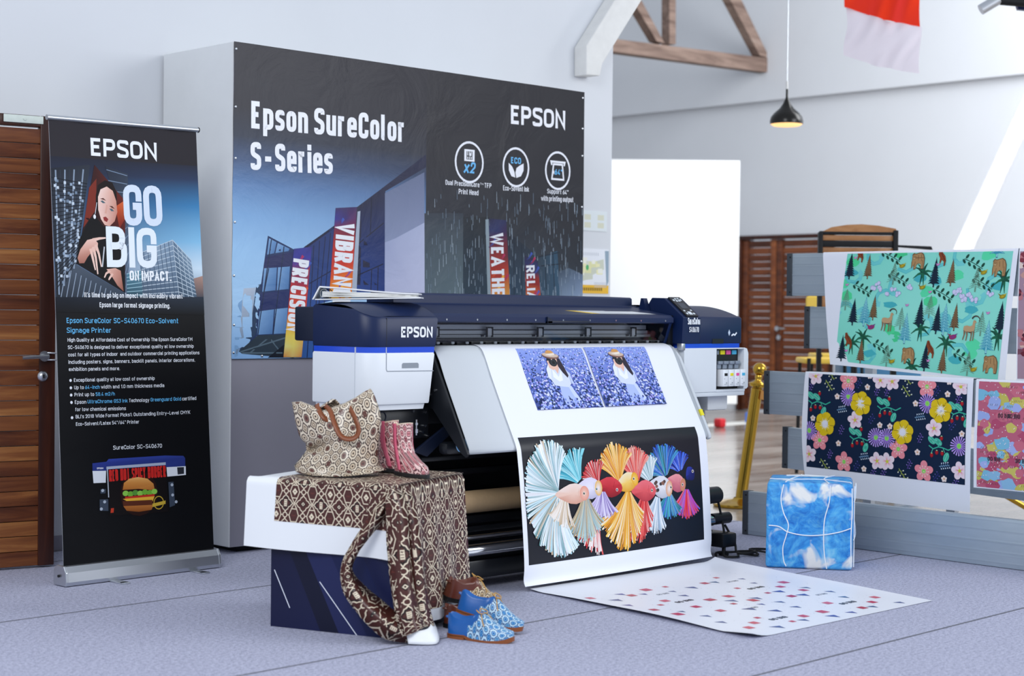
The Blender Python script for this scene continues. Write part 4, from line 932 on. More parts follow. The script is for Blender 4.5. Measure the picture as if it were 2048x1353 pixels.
for i in range(420):
    x = uR + (BW - uR) * random.random(); t = random.random() ** 1.4; z = 1.2 + .62 * t; ln = random.uniform(.015, .07)
    a.poly([(x, z), (x + .0028, z), (x + .001, z + ln), (x - .0012, z + ln)], random.choice(['#77889a', '#8b9cac', '#5c6b7a', '#a6b4c2']), bump=(i % 8 == 0))
# vertical fabric banners with words
def strip(q, cs, seed):
    """q = TL, TR, BR, BL"""
    TL, TR, BR, BL = [Vector(p) for p in q]; n = len(cs); pts = []; cl = []
    random.seed(seed)
    for i in range(n):
        t = i / (n - 1)
        for s_ in (0, .5, 1):
            pts.append(tuple(TL.lerp(BL, t).lerp(TR.lerp(BR, t), s_))); cl.append(bmix(cs[i], cs[max(0, min(n - 1, i + random.choice((-1, 0, 1))))], .6 if s_ else .1))
    a.mesh(pts, 3, cl)
    for k in range(7):
        t = random.random(); s_ = random.random(); c_ = TL.lerp(BL, t).lerp(TR.lerp(BR, t), .15 + .7 * s_)
        a.clip = None
        a.taper([c_ + Vector((-.028, -.02)), c_, c_ + Vector((.022, .028))], .006, .016, cs[int(t * (n - 1))], random.choice(['#e05a2a', '#f0b040', '#3f58b0', '#b02a58']))
S1 = ['#33327c', '#3f3fa0', '#7a2b5e', '#b52a35', '#c2302c', '#c93a2e', '#d9502c', '#e8a03a', '#ead25a', '#ddd98a', '#d58a4a']
S2 = ['#3a2a5c', '#38358c', '#7a2440', '#a82a28', '#c22f28', '#cc3628', '#d84a24', '#e8801f', '#eeb030']
S3 = ['#23203c', '#262e5e', '#4a2440', '#7e2226', '#9a2a24', '#aa3c24', '#c06a2c', '#c8923c']
strip([(0.3660, 1.5027), (0.4779, 1.5164), (0.4206, 0.9590), (0.3096, 0.9602)], S1, 1)
strip([(0.6298, 1.7205), (0.7673, 1.7327), (0.7371, 1.2553), (0.5901, 1.2533)], S2, 2)
a.poly([(1.6751, 1.7104), (1.7048, 1.7140), (1.7365, 1.2031), (1.7036, 1.2028)], '#8796a0')
strip([(1.6988, 1.7180), (1.8375, 1.7136), (1.8721, 1.2483), (1.7268, 1.2466)], S3, 3)
strip([(1.9851, 1.5206), (2.0922, 1.4949), (2.1246, 1.2512), (2.0019, 1.2498)], S3, 4)
def down(t, p, H, col='#eceef4', sw=.19):
    (x0, y0), (x1, y1) = p
    a.text(t, x0, y0, H, col, sw=sw, gap=.14, rot=math.atan2(y1 - y0, x1 - x0), width=math.hypot(x1 - x0, y1 - y0))
down('PRECISION', [(0.3641, 1.4557), (0.3273, 1.0918)], .098)
down('VIBRANCE', [(0.6357, 1.6489), (0.6107, 1.2137)], .118)
down('WEATHER', [(1.7150, 1.6361), (1.7361, 1.2249)], .098, '#dfe1e8')
down('RELIABLE', [(1.9985, 1.4633), (2.0192, 1.1386)], .068, '#dfe1e8')
# headline, logo and icons
tx(a, 'Epson SureColor', [(0.102, 2.083), (1.088, 2.092)], [(0.101, 2.217)], '#f0f2f8', sw=.185)
tx(a, 'S-Series', [(0.101, 1.880), (0.609, 1.891)], [(0.100, 2.017)], '#f0f2f8', sw=.185)
tx(a, 'EPSON', [(1.867, 2.258), (2.303, 2.264)], [(1.865, 2.364)], '#f0f1f6', sw=.19, gap=.10)
ic = [(1.550, 2.019), (1.910, 2.016), (2.245, 2.019)]; rr_ = [.109, .107, .106]
LB = '#6cb8ec'; WH = '#eceef6'
for (x, y), r in zip(ic, rr_): a.ring(x, y, r * .93, r, .012, WH)
x, y = ic[0]; a.poly([(x - .038, y + .005), (x + .038, y + .005), (x + .038, y + .070), (x - .038, y + .070)], WH); a.rect(x - .022, y + .014, x + .022, y + .060, '#26262b')
for k in range(3): a.rect(x - .016 + k * .013, y + .036, x - .011 + k * .013, y + .060, WH); a.rect(x - .016 + k * .013, y + .016, x - .010 + k * .013, y + .030, WH)
a.text('x2', x, y - .06, .062, LB, sx=.9, sw=.18, align='c', italic=.15)
x, y = ic[1]; a.text('ECO', x, y + .020, .036, LB, sx=.9, sw=.2, align='c')
a.poly([(x - .058, y + .022), (x - .056, y - .02), (x - .036, y - .052), (x - .004, y - .058), (x - .012, y - .026), (x - .030, y + .002)], WH); a.poly([(x + .060, y + .026), (x + .06, y - .015), (x + .040, y - .048), (x + .004, y - .060), (x - .004, y - .030), (x + .004, y - .004), (x + .03, y + .012)], WH)
x, y = ic[2]; a.line([(x - .05, y + .03), (x - .056, y + .05), (x + .056, y + .05), (x + .05, y + .03)], .012, WH); a.line([(x - .036, y + .036), (x - .048, y - .05), (x + .048, y - .05), (x + .036, y + .036)], .011, WH, True); a.text('64"', x + .006, y - .024, .032, LB, sx=.9, sw=.2, align='c'); a.poly([(x - .042, y - .012), (x - .03, y + .002), (x - .03, y - .026)], WH)
tx(a, 'Dual PrecisionCore', [(1.378, 1.885), (1.627, 1.886)], [(1.378, 1.912)], WH, sw=.15); tx(a, 'TM', [(1.630, 1.900), (1.657, 1.899)], [(1.630, 1.911)], WH, sw=.14); tx(a, 'TFP', [(1.664, 1.886), (1.718, 1.886)], [(1.664, 1.913)], WH, sw=.15); tx(a, 'Print Head', [(1.474, 1.841), (1.620, 1.841)], [(1.474, 1.869)], WH, sw=.15)
tx(a, 'Eco-Sovent Ink', [(1.810, 1.880), (2.015, 1.884)], [(1.810, 1.908)], WH, sw=.15)
tx(a, 'Support 64"', [(2.161, 1.884), (2.334, 1.885)], [(2.160, 1.910)], WH, sw=.15); tx(a, 'with printing output', [(2.113, 1.838), (2.377, 1.844)], [(2.112, 1.867)], WH, sw=.15)
a.build('artwork', bsurf, 'tarpaulin', BN, off=.0014, cu=[i * BW / 40 for i in range(41)], cv=[B0 + i * (B1 - B0) / 30 for i in range(31)])
for u, v in [(.012, z) for z in (2.46, 2.18, 1.93, 1.62, 1.36, 1.12, .985)] + [(BW - .014, z) for z in (2.46, 2.28, 2.12, 1.82, 1.5)] + [(x_, .967) for x_ in (.18, .55)]:
    P, N = bsurf(u, v); b = MB(); b.lathe([(0, .006), (.005, .005), (.0085, 0), (.0085, -.004)], xf=Matrix.Translation(P) @ Matrix.Rotation(PI / 2, 4, 'X')); b.build('fixing_stud', 'steel', BN)

# ============================================================ roll-up banner
RU = thing('roll_up_banner', 'tall narrow black roll-up banner in a silver floor stand beside the door', 'banner', (3.94, 6.43, 0))
mat('film_back', '#b9bec6', 0.5)
rO, rX, rU = Vector((3.553, 6.425, .082)), Vector((.784, .030, 0)), Vector((.016, .185, 1.935))
def rsurf(u, v):
    uu, vv = u / .80, v / 1.93; P = rO + rX * uu + rU * vv - Vector((.012 * uu * vv, 0, -.012 * uu * vv)) ; N = Vector((.03, -1, .09)).normalized()
    ripple = .004 * math.sin(uu * 20) * max(0, vv - .9) * 8 + .005 * math.cos(uu * PI) ** 4 * math.sin(vv * PI)
    return P + N * ripple, N
b = MB(); b.grid(lambda u, v: rsurf(.80 * u, 1.93 * v)[0], 24, 40); film = b.build('graphic_panel', 'film_back', RU); solid(film, .002, -1)
bx = Matrix.Translation((3.538, 6.43, 0)) @ Matrix.Rotation(math.atan2(.034, .798), 4, 'Z')
prof = [(-.045, .004), (-.05, .02), (-.045, .06), (-.028, .085), (.02, .088), (.045, .07), (.05, .02), (.045, .004)]
b = MB(); b.prism(prof, (.012, .80), 0, axis='x', xf=bx, smooth=False); bs = b.build('base_cassette', 'alu', RU)
for x in (0, .80):
    b = MB(); b.prism([(p[0] * 1.06, p[1] * 1.05 + (-.001)) for p in prof], (x, x + .012), .003, axis='x', xf=bx); b.build('end_cap', 'alu', bs)
b = MB(); b.cyl((-.002, 0, .045), (-.008, 0, .045), .006, 10, xf=bx); b.build('tension_knob', 'rubber', bs)
for x in (.24, .66):
    b = MB(); b.box(x - .02, x + .025, -.13, .03, .0006, .006, .002, xf=bx).cyl((x + .0025, -.13, .0006), (x + .0025, -.13, .006), .0225, 20, xf=bx); b.build('stand_foot', 'alu', RU)
tp = [rsurf(0, 1.93)[0] - rX * .012, rsurf(.80, 1.93)[0] + rX * .012]
b = MB(); b.tube([tp[0] + Vector((0, 0, .008)), tp[1] + Vector((0, 0, .008))], .012, 12); tr = b.build('top_rail', 'alu', RU)
b = MB(); b.cyl(tp[1] + Vector((0, 0, .008)), tp[1] + rX * .006 + Vector((0, 0, .008)), .013, 12); b.build('rail_cap', 'rubber', tr)
b = MB(); b.cyl((.4, .06, .02), (.41, .27, 2.0), .008, 10, xf=bx); b.build('support_pole', 'alu', RU)

a = Art(0, .80, 0, 1.93)
def rv(y): return [(0.3975, 1.9920), (0.3915, 1.7689), (0.3904, 1.7276), (0.3887, 1.6615), (0.3843, 1.4963), (0.3798, 1.3312), (0.3765, 1.2074), (0.3743, 1.1248), (0.3721, 1.0423)]
v_ = [p[1] for p in [(0.3975, 1.9920), (0.3916, 1.7706), (0.3915, 1.7673), (0.3898, 1.7028), (0.3865, 1.5789), (0.3821, 1.4138), (0.3787, 1.2899), (0.3757, 1.1744), (0.3737, 1.1001)]]
lc_ = ['#2a272d', '#2b282e', '#232634', '#252c40', '#2f3d58', '#3f5573', '#51698a', '#2c3a52', '#0d1016']
rc2 = ['#28252b', '#27242a', '#262a3a', '#2b3a58', '#3c7fb2', '#86bfe4', '#cfe3f2', '#7d93aa', '#10141b']
v_[0] = 1.93
a.mesh([(u, v) for v in v_ for u in (0, .3, .55, .8)], 4, [bmix(l, r, t) for l, r in zip(lc_, rc2) for t in (0, .25, .75, 1)])
a.rect(0, 0, .80, v_[-1], '#0b0c10')
# tower left
a.poly([(-0.0012, 1.7153), (0.2052, 1.7421), (0.1142, 1.2990), (0.3656, 1.1745), (0.3637, 1.1003), (0.0063, 1.1070)], ['#20242e', '#2b313c', '#4b5665', '#3a4655', '#11151d', '#151a22'])
for k in range(9):
    t = k / 8
    p = [(0.0014, 1.7074), (0.1930, 1.7214), (0.0073, 1.1471), (0.1142, 1.2990)]; A_, B_, C_, D_ = [Vector(q) for q in p]
    a.line([A_.lerp(B_, t), C_.lerp(D_, t)], .0045 + .003 * (k % 2), '#8494a8' if k % 2 else '#2b3440')
for k in range(26):
    t = k / 26; A_, B_, C_, D_ = [Vector(q) for q in [(0.0006, 1.6754), (0.1864, 1.6563), (0.0080, 1.1711), (0.1163, 1.3070)]]
    a.line([A_.lerp(C_, t), B_.lerp(D_, t)], .004, '#171d27')
random.seed(2)
for k in range(70):
    A_, B_, C_, D_ = [Vector(q) for q in [(0.0006, 1.6754), (0.1864, 1.6563), (0.0080, 1.1711), (0.1163, 1.3070)]]; s_, t = random.random(), random.random(); q = A_.lerp(C_, t).lerp(B_.lerp(D_, t), s_ * .9); a.rect(q.x, q.y, q.x + .012, q.y + .012, random.choice(['#aebccc', '#c5d2df', '#6f8196', '#8fa2b8'])); a.L -= .7
for k in range(11):
    A_, B_, C_, D_ = [Vector(q) for q in [(0.0612, 1.2830), (0.3158, 1.1751), (0.0293, 1.1547), (0.2943, 1.1098)]]; t = k / 10; a.line([A_.lerp(B_, t), C_.lerp(D_, t)], .004, '#8e9db0')
a.poly([(0.2835, 1.7406), (0.4051, 1.7115), (0.3901, 1.2651), (0.3656, 1.1745), (0.3275, 1.6106)], ['#262b38', '#333c4c', '#596a80', '#44566c', '#323c4c'])
for k in range(12):
    A_, B_, C_, D_ = [Vector(q) for q in [(0.2909, 1.7245), (0.4018, 1.7032), (0.3723, 1.1992), (0.3906, 1.2816)]]; t = k / 11; a.line([A_.lerp(C_, t), B_.lerp(D_, t)], .0035, '#7487a0')
# right glass towers
a.poly([(0.3780, 1.2610), (0.5496, 1.2977), (0.5575, 1.1301), (0.3746, 1.1331)], ['#4c7c90', '#6d98ac', '#2b4554', '#22343f'])
for k in range(8):
    A_, B_, C_, D_ = [Vector(q) for q in [(0.3780, 1.2610), (0.5496, 1.2977), (0.3746, 1.1331), (0.5575, 1.1301)]]; t = k / 8; a.line([A_.lerp(C_, t), B_.lerp(D_, t)], .003, '#9dc3d0')
a.poly([(0.4510, 1.3544), (0.5520, 1.3881), (0.6379, 1.4196), (0.6662, 1.1115), (0.4649, 1.1150)], ['#7b90a8', '#8da2b8', '#7f97b0', '#31455c', '#263746'])
a.poly([(0.6379, 1.4196), (0.7354, 1.3311), (0.7717, 1.1011), (0.6660, 1.1030)], ['#5f7790', '#7d96ac', '#33475c', '#2b3b4e'])
for k in range(13):
    A_, B_, C_, D_, E_ = [Vector(q) for q in [(0.4510, 1.3544), (0.6379, 1.4196), (0.4649, 1.1150), (0.6662, 1.1115), (0.7354, 1.3311)]]; F_ = Vector([(0.7717, 1.1011)][0]); t = k / 13
    a.line([A_.lerp(C_, t), B_.lerp(D_, t), E_.lerp(F_, t)], .003, '#c2d0dc')
for k in range(8):
    A_, B_, C_, D_ = [Vector(q) for q in [(0.4510, 1.3544), (0.6379, 1.4196), (0.4751, 1.1148), (0.6662, 1.1115)]]; t = k / 8; a.line([A_.lerp(B_, t), C_.lerp(D_, t)], .003, '#445a72')
for k in range(5):
    A_, B_, C_, D_ = [Vector(q) for q in [(0.6379, 1.4196), (0.7354, 1.3311), (0.6662, 1.1115), (0.7719, 1.1096)]]; t = k / 4; a.line([A_.lerp(B_, t), C_.lerp(D_, t)], .003, '#b4c4d2')
a.poly([(0.7468, 1.2444), (0.8091, 1.2593), (0.8105, 1.1517), (0.7623, 1.1481)], ['#9a7f78', '#b58f80', '#3f444e', '#3c4450'])
a.vgrad(0, .80, [(v_[-2] + .03, '#2c3a52'), (v_[-2] + .03, '#2c3a52')])
a.poly([(-0.0132, 1.1554), (0.8161, 1.1601), (0.8138, 1.0747), (-0.0149, 1.0914)], ['#151b26', '#2a3442', '#0b0c10', '#0b0c10'])
# portrait panel
a.poly([(0.2276, 1.7429), (0.3847, 1.5888), (0.3657, 1.1761), (0.1142, 1.3022)], ['#3a1a1a', '#6a2018', '#150d10', '#120d11'])
a.poly([(0.1957, 1.6402), (0.2358, 1.6820), (0.2272, 1.5432), (0.1570, 1.4610)], '#7a2c20'); a.poly([(0.3311, 1.5614), (0.3828, 1.5912), (0.3785, 1.5045), (0.3484, 1.4630)], ['#c24a28', '#d86a3a', '#8a2c1c', '#7a2418'])
a.poly([(0.1920, 1.5020), (0.2263, 1.5106), (0.2644, 1.4703), (0.3238, 1.4726), (0.3720, 1.4137), (0.3657, 1.1778), (0.2387, 1.2414), (0.1144, 1.3071), (0.1364, 1.4122)], '#0d0c10')
a.poly([(0.2289, 1.6085), (0.2419, 1.6536), (0.2798, 1.6767), (0.3191, 1.6679), (0.3398, 1.6274), (0.3411, 1.5616), (0.3275, 1.6106), (0.2887, 1.6425), (0.2485, 1.6089), (0.2365, 1.5271), (0.2252, 1.5432)], '#1b1011')
a.poly([(0.2404, 1.6006), (0.2551, 1.6352), (0.2889, 1.6491), (0.3201, 1.6310), (0.3368, 1.5862), (0.3404, 1.5369), (0.3244, 1.4956), (0.2960, 1.4723), (0.2705, 1.4769), (0.2516, 1.5028), (0.2389, 1.5434)], ['#eecfc4', '#f0d2c8', '#e8c0b2', '#dca898', '#cf9484', '#c58676', '#c98c7c', '#d8a292', '#e4b4a6', '#ecc6ba', '#eecac0'])
for q in ("566,588 588,596 586,606 566,600", "612,628 634,640 630,650 611,640"): pass
a.poly([(0.2517, 1.5828), (0.2636, 1.5863), (0.2791, 1.5752), (0.2652, 1.5733)], '#4f6670'); a.poly([(0.2981, 1.5510), (0.3120, 1.5512), (0.3236, 1.5399), (0.3077, 1.5397)], '#4f6670')
a.poly([(0.2500, 1.5926), (0.2678, 1.5971), (0.2833, 1.5851), (0.2657, 1.5897)], '#5a3028'); a.poly([(0.2985, 1.5625), (0.3143, 1.5628), (0.3278, 1.5499), (0.3121, 1.5545)], '#5a3028')
a.poly([(0.2828, 1.5687), (0.2906, 1.5656), (0.2837, 1.5278), (0.2719, 1.5293)], '#d8a596'); a.poly([(0.2636, 1.5111), (0.2774, 1.5146), (0.2909, 1.5033), (0.2827, 1.4901), (0.2671, 1.4965)], '#8f2f30')
a.line([(0.2329, 1.5759), (0.2218, 1.5236)], .003, '#cfd4dc'); a.ell(*[(0.2185, 1.5121)][0], .007, .010, '#e6e9f0')
# hands
for q in ("436,900 452,860 490,808 530,792 560,812 555,845 520,850 490,880 470,930 440,930", "515,800 590,790 588,806 530,825"): pass
a.poly([(0.1207, 1.3273), (0.1371, 1.3653), (0.1749, 1.4076), (0.2121, 1.4160), (0.2311, 1.3949), (0.2273, 1.3639), (0.1949, 1.3540), (0.1729, 1.3313), (0.1548, 1.3053), (0.1297, 1.3038)], ['#b88070', '#d6a494', '#ecc2b4', '#f0cabc', '#e4b4a6', '#d29a8a', '#c48a7a', '#b67c6c', '#a46a5c', '#a06658'])
for l in ([(0.2041, 1.4078), (0.2395, 1.4161), (0.2729, 1.4196)], [(0.2182, 1.3883), (0.2337, 1.3476), (0.2449, 1.2904)], [(0.2052, 1.3785), (0.2167, 1.3313), (0.2245, 1.2579)], [(0.1914, 1.3703), (0.2018, 1.3231), (0.2123, 1.2759)]): a.taper(l, .016, .006, '#eabfb0', '#f0d0c4')
a.poly([(0.2712, 1.2805), (0.3188, 1.2860), (0.3464, 1.2752), (0.3579, 1.1828), (0.3267, 1.2079), (0.2980, 1.2492)], ['#e6b8a8', '#e2b0a0', '#c08474', '#8e5444', '#a86c5c', '#d29c8c'])
for l in ([(0.2908, 1.2738), (0.2687, 1.2617), (0.2584, 1.2429)], [(0.3033, 1.2615), (0.2859, 1.2411), (0.2808, 1.2329)]): a.taper(l, .012, .006, '#e6b8a8', '#f0d0c4')
a.line([(0.2640, 1.3803), (0.2498, 1.2904)], .006, '#c9ced6')
# headline
tx(a, 'EPSON', [(0.2121, 1.7830), (0.5688, 1.7826)], [(0.2142, 1.8628)], '#edf0f7', sw=.19, gap=.10)
tx(a, 'GO', [(0.3758, 1.4781), (0.5875, 1.4805)], [(0.3887, 1.6632)], '#d7e3f3', sw=.175, gap=.07)
tx(a, 'BIG', [(0.2744, 1.2903), (0.5473, 1.2893)], [(0.2842, 1.4721)], '#e7f0fa', sw=.175, gap=.07)
tx(a, 'ON IMPACT.', [(0.3933, 1.2320), (0.6224, 1.2318)], [(0.3944, 1.2766)], '#f2f6fb', sw=.2)
tx(a, "It's time to go big on impact with incredibly vibrant", [(0.1489, 1.1562), (0.6809, 1.1518)], [(0.1495, 1.1773)], '#f2f6fb', sw=.15); tx(a, 'Epson large format signage printing.', [(0.2275, 1.1126), (0.6087, 1.1083)], [(0.2280, 1.1338)], '#f2f6fb', sw=.15)
SK = '#68bdf0'; WT = '#e9edf4'
def ln(t, e, tp_, c=WT, sw=.145): tx(a, t, e, tp_, c, sw=sw)
ln('Epson SureColor SC-S40670 Eco-Solvent', [(0.0529, 1.0434), (0.6506, 1.0391)], [(0.0535, 1.0659)], SK); ln('Signage Printer', [(0.0521, 1.0010), (0.2837, 0.9995)], [(0.0527, 1.0232)], SK)
ln('High Quality at Affordable Cost of Ownership The Epson SureColorTM', [(0.0545, 0.9623), (0.7247, 0.9580)], [(0.0549, 0.9777)]); ln('SC-S40670 is designed to deliver exceptional quality at low ownership', [(0.0548, 0.9304), (0.7303, 0.9262)], [(0.0552, 0.9458)])
ln('cost for all types of indoor  and outdoor commercial printing applications', [(0.0551, 0.8984), (0.7613, 0.8956)], [(0.0555, 0.9139)]); ln('including posters, signs, banners, backlit panels, interior decorations,', [(0.0554, 0.8665), (0.7349, 0.8628)], [(0.0558, 0.8820)]); ln('exhibition panels and more.', [(0.0557, 0.8356), (0.3221, 0.8335)], [(0.0562, 0.8510)])
ln('Exceptional quality at low cost of ownership', [(0.0797, 0.7881), (0.5075, 0.7850)], [(0.0801, 0.8036)])
ln('Up to', [(0.0800, 0.7561), (0.1296, 0.7557)], [(0.0804, 0.7716)]); ln('64-inch', [(0.1365, 0.7554), (0.2123, 0.7547)], [(0.1369, 0.7709)], SK); ln('width and 1.0 mm thickness media', [(0.2193, 0.7544), (0.5584, 0.7515)], [(0.2198, 0.7701)])
ln('Print up to', [(0.0803, 0.7251), (0.1822, 0.7239)], [(0.0807, 0.7406)]); ln('58.4 m2/h', [(0.1904, 0.7235), (0.2906, 0.7225)], [(0.1908, 0.7391)], SK)
ln('Epson', [(0.0806, 0.6931), (0.1395, 0.6919)], [(0.0810, 0.7086)]); ln('UltraChrome GS3 Ink', [(0.1464, 0.6925), (0.3566, 0.6895)], [(0.1469, 0.7081)], SK); ln('Technology', [(0.3638, 0.6901), (0.4730, 0.6884)], [(0.3642, 0.7059)]); ln('Greenguard Gold', [(0.4803, 0.6891), (0.6479, 0.6876)], [(0.4808, 0.7051)], SK); ln('certified', [(0.6542, 0.6873), (0.7327, 0.6874)], [(0.6546, 0.7035)])
ln('for low chemical emissions', [(0.0809, 0.6611), (0.3461, 0.6563)], [(0.0813, 0.6766)]); ln("BLI's 2018 Wide Format Picks1: Outstanding Entry-Level CMYK", [(0.0824, 0.6300), (0.6954, 0.6251)], [(0.0828, 0.6455)]); ln('Eco-Solvent/Latex 54"/64" Printer', [(0.0827, 0.5980), (0.4144, 0.5939)], [(0.0831, 0.6134)])
for p in [(0.0627, 0.7947), (0.0630, 0.7627), (0.0633, 0.7317), (0.0636, 0.6998), (0.0641, 0.6339)]: a.ell(p[0], p[1], .0065, .0065, WT, n=10)
ln('SureColor SC-S40670', [(0.2712, 0.4851), (0.5326, 0.4803)], [(0.2716, 0.5028)])
# little printer with burger poster
a.poly([(0.1605, 0.4322), (0.2332, 0.4347), (0.2453, 0.4456), (0.5477, 0.4440), (0.6474, 0.4370), (0.6572, 0.4262), (0.6562, 0.3877), (0.5525, 0.3913), (0.2321, 0.3955), (0.1596, 0.3991)], ['#2b3a8c', '#2f4092', '#3446a0', '#32449a', '#30408e', '#2a3880', '#27357a', '#2a3a84', '#26357a', '#26357a'])
a.poly([(0.1596, 0.3991), (0.2298, 0.3957), (0.2261, 0.3440), (0.1628, 0.3461)], '#dfe4ec'); a.poly([(0.5525, 0.3913), (0.6587, 0.3895), (0.6577, 0.3500), (0.5550, 0.3488)], '#dfe4ec'); a.poly([(0.6109, 0.3870), (0.6486, 0.3862), (0.6478, 0.3558), (0.6126, 0.3545)], '#2a2d36'); a.poly([(0.2326, 0.4132), (0.5494, 0.4137), (0.5490, 0.4016), (0.2323, 0.4014)], '#aab4c8')
a.poly([(0.2417, 0.4007), (0.5490, 0.3996), (0.5558, 0.1915), (0.2387, 0.1985)], '#120e10'); a.line([(0.2370, 0.4010), (0.2385, 0.2791)], .005, '#b8c0cc')
for q in ([(0.1971, 0.3169), (0.2253, 0.3165), (0.2225, 0.2981), (0.1966, 0.2983)], [(0.1913, 0.2733), (0.2359, 0.2714), (0.2346, 0.2205), (0.1900, 0.2245)], [(0.5594, 0.3243), (0.5880, 0.3240), (0.5914, 0.2186), (0.5613, 0.2112)]): a.poly(q, '#3c4656')
for q in [(0.2087, 0.3110), (0.2168, 0.2613), (0.1984, 0.2316), (0.5789, 0.3106), (0.5802, 0.2650), (0.5980, 0.2332)]: a.ell(q[0], q[1], .008, .007, '#aeb8c6', n=8)
tx(a, 'EPSON', [(0.1831, 0.4051), (0.2159, 0.4036)], [(0.1833, 0.4129)], '#e6eaf2', sw=.22)
a.ell(*[(0.3989, 0.2853)][0], .10, .10, '#2a1410')
tx(a, 'RED HOT SPICY BURGER', [(0.2450, 0.3474), (0.5476, 0.3484)], [(0.2464, 0.3984)], '#cf2a26', sw=.15, gap=.10)
a.poly([(0.3128, 0.3063), (0.3208, 0.3364), (0.3500, 0.3529), (0.3959, 0.3572), (0.4467, 0.3472), (0.4779, 0.3228), (0.4844, 0.2922), (0.3970, 0.3054)], ['#b06a2c', '#d08a42', '#e2a660', '#ecb878', '#e0a258', '#c98440', '#ae682c', '#c07c38'])
for i in range(7):
    (x0, y0), (x1, y1) = [(0.3148, 0.2904), (0.4941, 0.2873)]; t = (i + .5) / 7; a.ell(x0 + (x1 - x0) * t, y0 + (y1 - y0) * t - .004 * (i % 2), .016, .012, random.choice(['#6fae3a', '#8cc850', '#57953a']))
a.poly([(0.3240, 0.2757), (0.4815, 0.2764), (0.4812, 0.2644), (0.3237, 0.2659)], '#c03024'); a.poly([(0.3118, 0.2669), (0.4813, 0.2664), (0.4683, 0.2414), (0.4016, 0.2532), (0.3413, 0.2505)], '#e8b23a'); a.poly([(0.3115, 0.2570), (0.4686, 0.2514), (0.4704, 0.2272), (0.3133, 0.2351)], '#5a2c1c'); a.poly([(0.3133, 0.2351), (0.4729, 0.2290), (0.4625, 0.2079), (0.3943, 0.2041), (0.3295, 0.2139)], ['#b06a30', '#b87236', '#9a5826', '#8a4c20', '#945424'])
p = [(0.5026, 0.2364)][0]; a.ring(p[0], p[1], .026, .028, .004, '#c8a83a'); a.poly([(0.4681, 0.2344), (0.5398, 0.2433), (0.5394, 0.2282), (0.4677, 0.2195)], '#c8a83a')
p = [(0.2535, 0.2207)][0]
for k in range(4): a.poly([(p[0] - .008 + .004 * k, p[1] - .010), (p[0] - .005 + .004 * k, p[1] - .010), (p[0] - .002 + .004 * k, p[1] + .010), (p[0] - .005 + .004 * k, p[1] + .010)], '#d8442c')
a.build('artwork', rsurf, 'banner_film', RU, cu=[i * .8 / 24 for i in range(25)], cv=[i * 1.93 / 40 for i in range(41)], off=.0006)


# ============================================================ fish picture on the hanging print
def fan(a, c, a0, a1, r, cols, n=26, w=.010, seed=1, jag=.14, curve=.25, r0=.0, tip=None, base=.016):
    """flowing fin: many fine rays from a short root line between two angles (degrees)"""
    random.seed(seed); cx, cy = c; n = int(n * 2.6); mid = math.radians((a0 + a1) / 2); bx, by = -math.sin(mid), math.cos(mid)
    if not isinstance(r, (list, tuple)): r = [r * .9, r, r * .9]
    order = list(range(n)); random.shuffle(order)
    for i in order:
        t = i / (n - 1); an = math.radians(a0 + (a1 - a0) * t); k = t * (len(r) - 1); q = min(int(k), len(r) - 2); rr = (r[q] + (r[q + 1] - r[q]) * (k - q)) * 1.10 * (1 - jag * random.random())
        grp = int(t * 9); cc = cols[(grp + (1 if random.random() < .25 else 0)) % len(cols)] if random.random() < .8 else random.choice(cols)
        bend = curve * (t - .5) * 1.4 + random.uniform(-.05, .05); sgn = 1 if a1 > a0 else -1
        ox, oy = cx + bx * base * (t - .5) * 2 * sgn, cy + by * base * (t - .5) * 2 * sgn; pts = []
        for k in range(6): s_ = k / 5; an2 = an + bend * s_ * s_; pts.append((ox + rr * s_ * math.cos(an2), oy + rr * s_ * math.sin(an2)))
        wid = abs(math.radians(a1 - a0)) * rr / n
        ct = tip if (tip and random.random() < .35) else random.choice(cols)
        a.taper(pts, w * .35, wid * random.uniform(1.2, 2.4) + .0015, cc, ct); a.L -= .8
        if random.random() < .22: a.taper(pts, .0006, .0016, '#ffffff', ct); a.L -= .85
    a.L += 2
def zf(x, y):
    return (x, y)
def body(a, c, rx, ry, rot, cols, eye, eyecol='#0c0c10', head=None):
    cx, cy = c; n = 18; pts = []; cl = []
    for k in range(n):
        t = 2 * PI * k / n; dx = rx * math.cos(t); dx *= 1.12 if math.cos(t) < 0 else 1.0; dy = ry * math.sin(t) * (1 - .55 * max(0, -math.cos(t))) * (1 - .14 * max(0, math.cos(t)))
        pts.append((cx + dx * math.cos(rot) - dy * math.sin(rot), cy + dx * math.sin(rot) + dy * math.cos(rot)))
        cl.append(cols[0] if math.sin(t) > .35 else (cols[1] if math.sin(t) > -.4 else cols[2]))
    a.L += 1
    for k in range(n): a._emit([(cx, cy), pts[k], pts[(k + 1) % n]], [lin(C(cols[1])), lin(C(cl[k])), lin(C(cl[(k + 1) % n]))], False)
    if head: a.ell(cx + rx * .72 * math.cos(rot), cy + rx * .72 * math.sin(rot), rx * .30, ry * .68, cols[1], rot, edge=head)
    a.line([(cx + rx * .35 + .03 * ry * k, cy + ry * (.5 - .1 * abs(k - 5))) for k in ()] or [(cx + rx * .42, cy + ry * .45), (cx + rx * .33, cy), (cx + rx * .42, cy - ry * .45)], .0016, cols[2])
    ex, ey = eye; a.ell(ex, ey, .0075, .0075, '#f3ead8'); a.ell(ex, ey, .0052, .0052, eyecol); a.ell(ex + .0015, ey + .002, .0014, .0014, '#ffffff')
fu0 = 4.991 - SX0; fv0 = z_to_v(.112); fv1 = z_to_v(.655); FH = fv1 - fv0
a = Art(0, SW, 0, PL)
a.rect(fu0, fv0 + .004, fu0 + 1.19, fv1, '#171922')
a.T = lambda x, y: (fu0 + x, fv0 + y * FH / .545)
